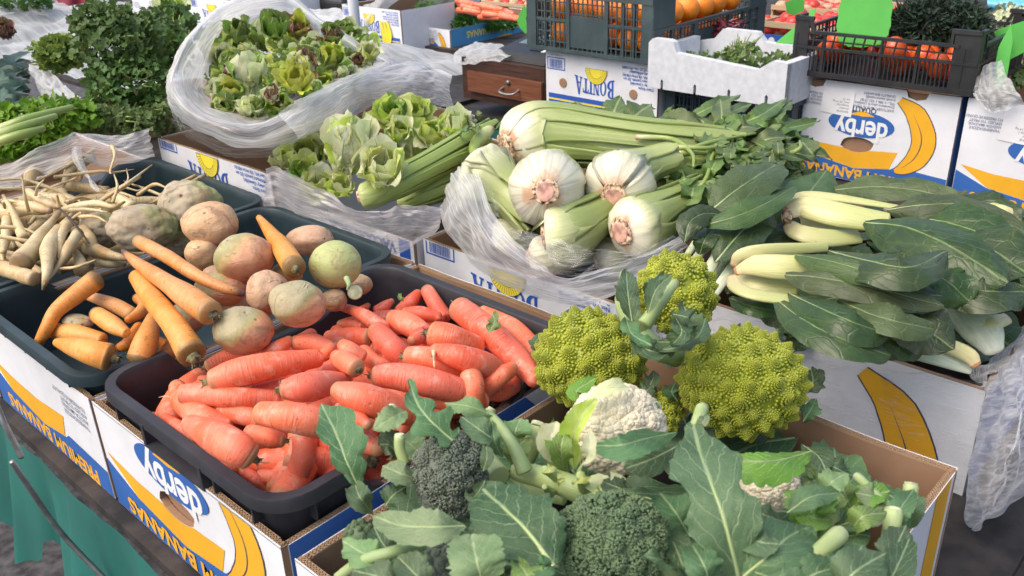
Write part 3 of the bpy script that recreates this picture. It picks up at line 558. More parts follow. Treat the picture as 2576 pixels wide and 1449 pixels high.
def tray(name, label, x0, x1, y0, y1, zr, zb, mat, dip=.032, lip=.011, rc=.035, taper=.012, slots=(), group=None, grid=False, cat='tray', handle=None, dipaxis='x', ribs=True):
    root = empty(name, ((x0 + x1) / 2, (y0 + y1) / 2, zb), label, cat, group)
    prof = [(-.0035 - taper, zb), (-.0035, zr), (-.001, zr + .0035), (lip - .001, zr + .0035), (lip, zr + .001), (lip, zr - .012), (lip - .003, zr - .012), (lip - .0035, zr - .001), (.0, zr - .001), (-taper, zb)]
    rows = []
    NZ = 10
    P0 = []
    for (o_, z_) in [( lerp(prof[0][0], prof[1][0], k / NZ), lerp(prof[0][1], prof[1][1], k / NZ)) for k in range(NZ)] + prof[1:9] + [(lerp(prof[8][0], prof[9][0], k / NZ), lerp(prof[8][1], prof[9][1], k / NZ)) for k in range(1, NZ + 1)]:
        P0.append((o_, z_))
    G = []; base = rrect_loop(x0, x1, y0, y1, rc, 0)
    for o_, z_ in P0:
        lp = rrect_loop(x0, x1, y0, y1, rc, o_); f = (z_ - zb) / (zr - zb)
        zz = []
        for (x, y) in lp:
            if dipaxis == 'x': q = min(x - x0, x1 - x); dd = smooth01((q - .075) / .035)
            elif dipaxis == 'y': q = min(y - y0, y1 - y); dd = smooth01((q - .075) / .035)
            else: dd = 0
            zz.append(z_ - dip * dd * max(0, f))
        G.append(np.column_stack([lp, zz]))
    G = np.array(G); n, m = G.shape[:2]; F = []
    C = base
    for i in range(n - 1):
        for j in range(m):
            k = (j + 1) % m; skip = False; x, y = (C[j] + C[k]) / 2; zc = (G[i, j, 2] + G[i + 1, j, 2]) / 2; f = (P0[i][1] - zb) / (zr - zb)
            if i < NZ or i >= n - 1 - NZ:
                if handle and x < x0 + .01 and handle[0] < y < handle[1] and BT + .001 < zc < BT + .026: skip = True
                if grid and .10 < f < .78 and (j % 2 == 0) and rc < min(x - x0 if y - y0 < .01 or y1 - y < .01 else 9, x1 - x if y - y0 < .01 or y1 - y < .01 else 9, y - y0 if x - x0 < .01 or x1 - x < .01 else 9, y1 - y if x - x0 < .01 or x1 - x < .01 else 9): skip = True
            if not skip: F.append((i * m + j, i * m + k, (i + 1) * m + k, (i + 1) * m + j))
    mb = MB(); mb.add(G.reshape(-1, 3), F); o = mb.build('rim_and_walls', mat, root, sharp=35)
    fl = MB(); lp = rrect_loop(x0, x1, y0, y1, rc, -taper - .004); V = [(x, y, zb) for x, y in lp] + [(x, y, zb + .003) for x, y in lp]; k = len(lp)
    fl.add(V, [tuple(range(k))[::-1], tuple(range(k, 2 * k))] + [(i, (i + 1) % k, k + (i + 1) % k, k + i) for i in range(k)]); fl.build('floor', mat, root, smooth=False)
    if ribs:
        rb = MB()
        for (X0, Y0, X1, Y1, nx, ny) in ((x0, y0 + rc, x0, y1 - rc, -1, 0), (x0 + rc, y0, x1 - rc, y0, 0, -1)):
            c = int(max(abs(X1 - X0), abs(Y1 - Y0)) / .055)
            for q in range(c + 1):
                rb = MB()
                x, y = lerp(X0, X1, q / c), lerp(Y0, Y1, q / c)
                zt = zr - .010
                if dipaxis == 'x': zt -= dip * smooth01((min(x - x0, x1 - x) - .075) / .035)
                if handle and nx and handle[0] - .01 < y < handle[1] + .01: continue
                if nx: rb.box((x - .0075, y - .0012, max(zb + .01, BT + .002)), (x + .004, y + .0012, zt))
                else: rb.box((x - .0012, y - .0075, max(zb + .01, BT + .002)), (x + .0012, y + .004, zt))
                rb.build('rib', mat, root, smooth=False)
    if handle:
        h = MB(); a, b = handle; za, zc = BT + .004, BT + .024
        for bx in (((x0 - .012, a - .006, za - .004), (x0 + .004, a, zc + .004)), ((x0 - .012, b, za - .004), (x0 + .004, b + .006, zc + .004)), ((x0 - .012, a, za - .004), (x0 + .004, b, za))): h.box(*bx)
        h.build('handle', mat, root, smooth=False)
    return root
def lattice(mb, O, U, V, w, h, nu, nv, b=.0022, t=.003, mi=0):
    O, U, V = map(lambda q: np.array(q, float), (O, U, V)); N = np.cross(U, V)
    def bx(u0, u1, v0, v1, t0, t1):
        P8 = [O + U * u + V * v + N * k for k in (t0, t1) for (u, v) in ((u0, v0), (u1, v0), (u1, v1), (u0, v1))]
        mb.add(P8, [(3, 2, 1, 0), (4, 5, 6, 7), (0, 1, 5, 4), (1, 2, 6, 5), (2, 3, 7, 6), (3, 0, 4, 7)], None, mi)
    for i in range(nu + 1): u = w * i / nu; bx(u - b / 2, u + b / 2, 0, h, 0, t)
    for j in range(nv + 1): v = h * j / nv; bx(-b / 2, w + b / 2, v - b / 2, v + b / 2, .0004, t - .0004)

# ------------------------------------------------------------------ roots and bulbs
def pts3(pts): return [P(*p) for p in pts]
def root_veg(name, label, cat, pts, rs, mat, group=None, stub=None, seg=18, amp=.035, cs=.55, ce=.9, fr=45, seed=0, hair=None, stubdir=0.0, n=None):
    C = pts3(pts) if len(pts[0]) == 3 and pts[0][0] > 3 else [np.array(p) for p in pts]
    mid = C[len(C) // 2]; r = [M(c, q) for c, q in zip(C, np.interp(np.linspace(0, 1, len(C)), np.linspace(0, 1, len(rs)), rs))] if pts[0][0] > 3 else list(np.interp(np.linspace(0, 1, len(C)), np.linspace(0, 1, len(rs)), rs))
    mb = MB(); mb.tube(C, r, seg, 0, n or 26, True, cs, ce, amp, fr, seed); o = mb.build(name, mat, None); tag(o, label, cat, group)
    Cs = catmull(C, 26); t0 = unit(Cs[0] - Cs[1])
    if stub:
        b = MB(); rr = r[0] * stub; p0 = Cs[0] + t0 * r[0] * (cs - .14); b.tube([p0, p0 + t0 * rr * .6, p0 + t0 * rr * 1.25], [rr, rr * .82, rr * .55], 11, 0, 8, True, .3, .3, .28, 420, seed)
        rs_ = random.Random(seed + 1); T, A, B = frames(np.array([p0, p0 + t0 * .01]))
        for k in range(7):
            a = rs_.uniform(0, 6.28); q = p0 + t0 * rr * .9 + (A[0] * math.cos(a) + B[0] * math.sin(a)) * rr * .5
            b.tube([q, q + t0 * rr * rs_.uniform(.5, 1.0) + (A[0] * math.cos(a) + B[0] * math.sin(a)) * rr * rs_.uniform(.1, .7)], [rr * .17, rr * .05], 5, 0, 4)
        b.build('crown_stub', mSTUB, o)
    if hair:
        for hp, hr in hair:
            b = MB(); C2 = pts3(hp); b.tube(C2, [M(C2[0], q) for q in hr], 6, 0, 4 * len(hp), True, .5, 1, .15, 200, seed); b.build('rootlet', mHAIR, o)
    return o
def sphere_pts(nu, nv):
    th = np.linspace(0, np.pi, nv); ph = np.linspace(0, 2 * np.pi, nu, endpoint=False)
    return np.stack([np.sin(th)[:, None] * np.cos(ph), np.sin(th)[:, None] * np.sin(ph), np.cos(th)[:, None] + 0 * ph], -1)
def bulb(name, label, cat, x, y, rx, ry, h, mat, group=None, seed=0, amp=.05, pits=0, tilt=None, squash=1.0, tail=None):
    c = P(x, y, h); a = M(c, rx); b = M(c, ry); S = sphere_pts(*((120, 80) if pits else (56, 36))); nz = snoise(S.reshape(-1, 3), 2.2, seed) * amp + snoise(S.reshape(-1, 3), 6.5, seed + 1) * amp * .35
    if pits:
        Q = np.random.RandomState(seed).normal(size=(150, 3)); Q /= np.linalg.norm(Q, axis=1)[:, None]; W_ = S.reshape(-1, 3) @ Q.T; bd = np.sqrt(np.maximum(0, 2 - 2 * W_)); k_ = np.random.RandomState(seed + 1).uniform(-1.2, .9, 150) * pits
        nz = nz + (np.exp(-(bd / .10) ** 2) * k_).sum(1) + snoise(S.reshape(-1, 3), 9, seed + 3) * pits * .6
    D = S * (1 + nz.reshape(S.shape[:2]))[..., None]
    right, up, back = ROT[:, 0], ROT[:, 1], ROT[:, 2]
    G = c + D[..., 0:1] * right * a + D[..., 2:3] * up * b + D[..., 1:2] * back * (a + b) / 2 * squash
    mb = MB(); mb.grid(G, None, 0, True, flip=False); o = mb.build(name, mat); tag(o, label, cat, group)
    if tail:
        m = MB(); C = pts3(tail[0]); m.tube(C, [M(C[0], q) for q in tail[1]], 8, 0, None, True, .4, .8, .1, 150, seed); m.build('root_tail' if len(tail) < 3 else tail[2], mat if len(tail) < 4 else tail[3], o)
    return o

# ------------------------------------------------------------------ leaves
def leaf_grid(mb, C, hw, nrm, mi=0, rib_mi=1, n=42, m=15, prof=None, lobes=0.0, nl=4, ruffle=.12, fold=.15, curl=0.0, serr=.05, seed=0, rib=.05, twist=0.0, asym=0.0, quilt=.045, nv=6, slope=.5):
    """leaf along the 3-D spine C, half width hw (m), nrm = direction its upper face looks"""
    rs = np.random.RandomState(seed); Cc = catmull(C, n); t = np.linspace(0, 1, n)
    T = np.gradient(Cc, axis=0); T /= np.linalg.norm(T, axis=1)[:, None] + 1e-12
    nr = unit(nrm); S = np.cross(T, nr); S /= np.linalg.norm(S, axis=1)[:, None] + 1e-9; N_ = np.cross(S, T)
    if twist:
        a = twist * (t - .3); c_, s_ = np.cos(a)[:, None], np.sin(a)[:, None]; S, N_ = S * c_ + N_ * s_, N_ * c_ - S * s_
    pr = prof or [(0, .10), (.08, .30), (.25, .80), (.45, 1.0), (.7, .86), (.88, .5), (1, .04)]
    w0 = np.interp(t, [a for a, b in pr], [b for a, b in pr]); k = np.ones(3) / 3; w0[1:-1] = np.convolve(w0, k, 'valid')
    ph = rs.uniform(0, 6.28, 8); G = np.zeros((n, m, 3)); UV = np.zeros((n, m, 2)); L = np.linalg.norm(np.diff(Cc, axis=0), axis=1).sum()
    f1, f2 = rs.uniform(7, 11), rs.uniform(15, 22)
    for j, s in enumerate(np.linspace(-1, 1, m)):
        sd = 0 if s < 0 else 1
        lo = 1 - lobes * (.5 + .5 * np.cos(2 * np.pi * nl * t + ph[sd])) ** 1.5 * (t > .05) * abs(s)
        se = 1 + serr * abs(s) * (np.sin(t * 61 + ph[2 + sd]) * .6 + rs.normal(size=n) * .6)
        w = w0 * lo * se * hw * (1 + asym * (1 if sd else -1))
        ru = (np.sin(t * f1 + ph[4 + sd]) + .5 * np.sin(t * f2 + ph[6 + sd])) * ruffle * hw * abs(s) ** 2.2
        tq = (t - abs(s) * slope) * nv + .5 * sd + 10; bl = (np.abs(tq - np.floor(tq) - .5) * 2) ** .7 * quilt * hw * (1 - abs(s) ** 3) * min(1, abs(s) * 4) + np.sin(t * 43 + ph[2 + sd] * 3) * .035 * hw * abs(s) ** 4 + np.sin(t * 23 + s * 7 + ph[0]) * .02 * hw * (1 - abs(s))
        z = abs(s) * w * fold + curl * s * s * w + ru + bl
        G[:, j] = Cc + S * (s * w)[:, None] + N_ * z[:, None]
        UV[:, j, 0] = .5 + s * .5 * np.clip(w / (hw + 1e-9), .25, 1) ; UV[:, j, 1] = t
    mb.grid(G, UV, mi)
    if rib:
        rr = np.interp(t, [0, .5, 1], [1, .5, .1]) * rib * hw * .95
        RG = []
        for a in np.linspace(0, 2 * np.pi, 7)[:-1]: RG.append(Cc + S * (np.cos(a) * rr)[:, None] + N_ * ((np.sin(a) * rr * .7) + hw * .004)[:, None])
        RG = np.array(RG).transpose(1, 0, 2); u = np.zeros(RG.shape[:2] + (2,)); u[..., 1] = t[:, None]; mb.grid(RG, u, rib_mi, True)
def cam_n(p, up=.5): return unit(unit(VIEW - np.array(p)) * (1 - up) + np.array([0, 0, 1]) * up)
def leaf_part(name, parent, pts, hwpx, mats, up=.5, label=None, n=None, nrm=None, **kw):
    C = pts3(pts); mb = MB(); nn = nrm if nrm is not None else cam_n(C[len(C) // 2], up)
    leaf_grid(mb, C, M(C[len(C) // 2], hwpx), nn, 0, 1, **kw); o = mb.build(name, mats, parent)
    if label and parent: o['label'] = label
    return o
def stalk_tube(name, parent, pts, rpx, mat, cut=None, seg=12, flat=1.0, amp=.04, fr=40, seed=0, cs=.12):
    C = pts3(pts); r = [M(C[0], q) for q in rpx]; mb = MB(); mb.tube(C, r, seg, 0, None, True, cs, .3, amp, fr, seed, flat); o = mb.build(name, [mat], parent)
    if cut:
        Cs = catmull(C, 20); t0 = unit(Cs[0] - Cs[1]); b = MB(); rr = r[0] * .86; p0 = Cs[0] + t0 * r[0] * (cs + .02); b.tube([p0 - t0 * .002, p0 + t0 * .0015], [rr, rr], 14, 0, 4, True, .1, .1, .06, 300, seed); b.build('cut_face', cut, o)
    return o

# ------------------------------------------------------------------ a head of stalks (heart celery, chard, celery)
def stalk_strip(mb, axis, dirs, rho, w, dep, th, seed=0, n=30, m=9, ribs=.04, mi=0, v0=0, v1=1):
    """crescent stalk: axis (n,3) its own centre line base; dirs outward dir (n,3); w half width; dep edge curl; th thickness"""
    T = np.gradient(axis, axis=0); T /= np.linalg.norm(T, axis=1)[:, None] + 1e-9; S = np.cross(T, dirs); S /= np.linalg.norm(S, axis=1)[:, None] + 1e-9
    rs = np.random.RandomState(seed); ph = rs.uniform(0, 6.28); ss = np.linspace(-1, 1, m); G = np.zeros((n, 2 * m - 2, 3)); UV = np.zeros((n, 2 * m - 2, 2)); t = np.linspace(v0, v1, n)
    for j in range(2 * m - 2):
        if j < m: s = ss[j]; o = ribs * th * math.cos(ph + s * 17) - dep * s * s
        else: s = ss[2 * m - 2 - j]; o = -dep * s * s - th * (1 - s * s) ** .5 if abs(s) < 1 else -dep * s * s
        G[:, j] = axis + S * (w * s)[:, None] + dirs * np.asarray(o)[:, None]; UV[:, j, 0] = .5 + .5 * s; UV[:, j, 1] = t
    mb.grid(G, UV, mi, True, flip=True)
def head(name, label, cat, base, axis_px, R, Rpx_end, nst, mat, seed=0, wide=1.0, group=None, cutr=.38, cutmat=None, layers=2, vis_dir=None, spread=1.0, bulbt=.22, ends=None, facecam=None, tipcurve=.0, thick=.16, wend=None, rough_rim=True, tuck=(.86, .86, 1.0, 1.0), petals=5):
    """base (x,y,h) then axis points (x,y,h); R bulb radius px; Rpx_end radius of bundle at the end px"""
    C = pts3([base] + axis_px); n = 30; Cc = catmull(C, n); t = np.linspace(0, 1, n); Rm = M(C[0], R); Re = M(C[-1], Rpx_end)
    root = empty(name, C[0], label, cat, group); T, A, B = frames(Cc); rs = np.random.RandomState(seed); g = 0
    for L in range(layers):
        k = nst if L == 0 else max(3, nst - 2)
        for i in range(k):
            ph = 2 * np.pi * (i + .5 * L) / k + rs.uniform(-.12, .12); sc = 1 - .16 * L + rs.uniform(-.025, .035)
            prof = np.interp(t, [0, .05, .12, bulbt, bulbt + .2, .7, 1], [cutr, .72, .93, 1, .88, .6, 1 * 0 + .5]); end = np.interp(t, [0, bulbt, 1], [0, 0, 1])
            rad = (prof * Rm * (1 - end) * np.interp(t, [0, bulbt * .9, bulbt + .16, 1], tuck) + Re * spread * end) * sc
            dirs = A * math.cos(ph) + B * math.sin(ph); wob = rs.uniform(-.3, .3) * Re * end ** 2
            wv = np.interp(t, [0, .06, bulbt, .6, 1], [cutr * 1.1, .75, 1.0, .42, .26]) * Rm * (2.9 / k) * 1.42 * wide
            if wend: wv = np.where(t > bulbt, lerp(wv, np.full(n, M(C[-1], wend)), np.clip((t - bulbt) / (1 - bulbt), 0, 1) ** .6), wv)
            wv = np.minimum(wv, rad * 1.3 + .004); kk = np.clip(wv / (rad + 1e-6), 0, 1.6)
            dep = rad * (1 - np.cos(kk)) * np.interp(t, [0, bulbt, bulbt + .25, 1], [1.10, 1.12, 1.0, .9]); th = np.interp(t, [0, .1, 1], [.1, thick, thick * .9]) * Rm * np.interp(t, [0, 1], [1, .8])
            ax = Cc * 1.0 + dirs * rad[:, None] + B * wob[:, None] + A * (rs.uniform(-.2, .2) * Re * end ** 2)[:, None]
            cut_ = rs.uniform(.80, 1.0) if wend else 1.0; ti = np.linspace(0, cut_, n); ax = np.stack([np.interp(ti, t, ax[:, q]) for q in range(3)], 1); wv = np.interp(ti, t, wv) * np.interp(np.linspace(0, 1, n), [0, .93, 1], [1, 1, .45]); dep = np.interp(ti, t, dep); rad = np.interp(ti, t, rad)
            mb = MB(); stalk_strip(mb, ax, dirs, rad, wv, dep, th, seed * 31 + i + L * 7, n); mb.build('stalk', mat, root); g += 1
    pr_ = np.interp(t, [0, .05, .12, bulbt, bulbt + .2, .7, 1], [cutr, .72, .93, 1, .88, .6, .5]); e_ = np.interp(t, [0, bulbt, 1], [0, 0, 1]); rc_ = (pr_ * Rm * (1 - e_) * .965 + Re * spread * e_ * .7)[:26] + 0; th_ = np.linspace(0, 2 * np.pi, 40, endpoint=False); th_ = np.linspace(0, 2 * np.pi, 110, endpoint=False); twist_ = np.array([.6 * math.sin(seed + tt_ * 4) + seed for tt_ in t[:26]])
    sw_ = ((th_[None, :] + twist_[:, None]) * petals / (2 * np.pi)) % 1.0; sw2_ = ((th_[None, :] * 1.0 - twist_[:, None] * .4) * (petals + 2) / (2 * np.pi) + .37) % 1.0; lob = 1 + .060 * sw_ ** 1.6 * np.minimum(1, (1 - sw_) * 14) + .03 * sw2_ ** 2 * np.minimum(1, (1 - sw2_) * 12) + .006 * np.cos(th_ * 41)[None, :] - .03
    G_ = Cc[:26, None, :] * 1.0 + (A[:26, None, :] * np.cos(th_)[None, :, None] + B[:26, None, :] * np.sin(th_)[None, :, None]) * (rc_[:, None] * lob)[..., None]; U_ = np.zeros(G_.shape[:2] + (2,)); U_[..., 1] = t[:26, None]; U_[..., 0] = (th_ / 6.283)[None]; mb = MB(); mb.grid(G_, U_, 0, True); mb.build('heart', mat, root)
    t0 = unit(Cc[0] - Cc[1]); rr = Rm * cutr
    mb = MB(); mb.tube([Cc[0] - t0 * rr * .3, Cc[0] + t0 * rr * .12], [rr * 1.12, rr * 1.1], 26, 0, 6, True, .2, .12, .10, 160, seed); ro = mb.build('root_base', mCUTR if rough_rim else (cutmat or mCUT), root)
    if rough_rim:
        mb = MB(); mb.tube([Cc[0], Cc[0] + t0 * rr * .24], [rr * .74, rr * .74], 22, 0, 6, True, .1, .10, .07, 130, seed + 2); mb.build('cut_face', cutmat or mCUT, ro)
    return root, Cc, A, B
# ================================================================== THE SETTING
def sheet(name, x0, x1, y0, y1, z, mat, label=None, kind='structure', cat=None):
    mb = MB(); mb.add([(x0, y0, z), (x1, y0, z), (x1, y1, z), (x0, y1, z)], [(0, 1, 2, 3)]); o = mb.build(name, mat, None, smooth=False); return tag(o, label, cat, None, kind)
sheet('ground', -30, 60, -30, 60, 0, mASPH)
TT = BT - .145                          # table top under the front row
def table(name, label, x0, x1, y0, y1, z, mat=None, legs=True):
    root = empty(name, ((x0 + x1) / 2, (y0 + y1) / 2, 0), label, 'table', 'market tables under the boxes'); m = MB(); m.box((x0, y0, z - .014), (x1, y1, z)); m.build('table_top', mat or mTABLE, root, smooth=False)
    for x in (x0 + .05, x1 - .05):
        for y in (y0 + .05, y1 - .05):
            m = MB(); m.box((x - .02, y - .02, 0.001), (x + .02, y + .02, z - .026)); m.build('leg', mMETAL, root, smooth=False)
    return root
table('market_table', 'dark board edge of the table carrying the nearest row of boxes', .30, 1.50, .12, 2.9, TT - .002)
# teal cloth hanging from the front edge of the table, in folds
mb = MB(); n = 220; ys = np.linspace(-.10, 2.7, n); G = np.zeros((26, n, 3))
zbot = np.interp(ys, [-.1, .9, 1.04, 1.06, 1.13, 1.20, 1.22, 1.30, 1.42, 2.7], [.50, .58, .66, .64, .62, .69, .63, .60, .62, .60])
for i in range(26):
    f = i / 25; G[i, :, 0] = .2975 - .012 * f + (.002 + .016 * f) * (np.sin(ys * 34 + .8 * np.sin(ys * 9)) + .35 * np.sin(ys * 81 + f)) - .016 * f; G[i, :, 1] = ys + .006 * np.sin(ys * 60 + 2 * f); G[i, :, 2] = lerp(TT - .022, zbot, f)
mb.grid(G); tag(mb.build('tablecloth', mCLOTH), 'teal cloth hanging in folds below the front boxes', 'tablecloth')
mb = MB(); n = 60; G = np.zeros((30, n, 3)); ys = np.linspace(-1.4, .62, n)
for i in range(30): f = i / 29; G[i, :, 0] = .84 + 1.3 * f; G[i, :, 1] = ys; G[i, :, 2] = .38 + .012 * np.sin(ys * 26 + 9 * f) + .01 * np.sin(f * 40 + ys * 5)
mb.grid(G); tag(mb.build('dark_cloth', mMAROON), 'dark maroon cloth behind the bagged box at the lower right', 'cloth')

# ================================================================== FRONT ROW OF BOXES
banana_box('banana_box', 'white and blue banana box holding the cauliflowers and broccoli, nearest the camera', .318, .829, .180, .578, TT - .075, BT, 'derby', side='derby', hole=True, HF=.20)
banana_box('banana_box', 'banana box with an oval hand hole carrying the black tray of salmon carrots', .318, .835, .600, .982, TT, BT, 'derby', side='derby', HF=.20)
banana_box('banana_box', 'banana box with a torn front carrying the teal tray of stored carrots and swedes', .318, .835, .992, 1.350, TT, BT, 'derby', hole=False, HF=.20, logo=False, ban_=False)
banana_box('banana_box', 'banana box under the parsnips and celeriacs', .318, .835, 1.362, 1.815, TT, BT, 'derby', hole=False, HF=.20)
banana_box('banana_box', 'banana box lined with plastic under the celery leaves at the left', .40, .835, 1.832, 2.35, TT, BT + .005, None, edge=False)
tray('black_tray', 'black plastic tray with a slotted handle heaped with salmon carrots', .328, .745, .612, .955, BT + .036, BT - .085, mBLACKP, dip=.042, handle=(.735, .845), group='plastic trays of roots')
tray('teal_tray', 'teal plastic tray with slits in its wall holding stored carrots and swedes', .322, .800, 1.000, 1.335, BT + .022, BT - .085, mGREENP, dip=.03, group='plastic trays of roots')
tray('teal_tray', 'teal plastic tray behind the celeriacs, its corner against the blue lettered box', .325, .815, 1.372, 1.79, BT + .02, BT - .085, mGREENP, dip=.03, group='plastic trays of roots')
# strut
root_veg('metal_rod', 'thin grey metal rod slanting down across the torn banana box at the far left', 'rod', [tuple(P(-6, 740, .05) - np.array([.03, 0, 0])), tuple(P(60, 960, .02) - np.array([.035, 0, 0])), tuple(P(140, 1110, -.05) - np.array([.04, 0, 0]))], [.0035, .0035], mMETAL, amp=0, seg=8)
root_veg('metal_rod', 'long thin metal rod slanting down past the table edge over the teal cloth', 'rod', [tuple(P(140, 1113, -.05) - np.array([.05, 0, 0])), tuple(P(250, 1285, -.17) - np.array([.05, 0, 0])), tuple(P(365, 1440, -.26) - np.array([.04, 0, 0]))], [.0035, .0035], mMETAL, amp=0, seg=8)

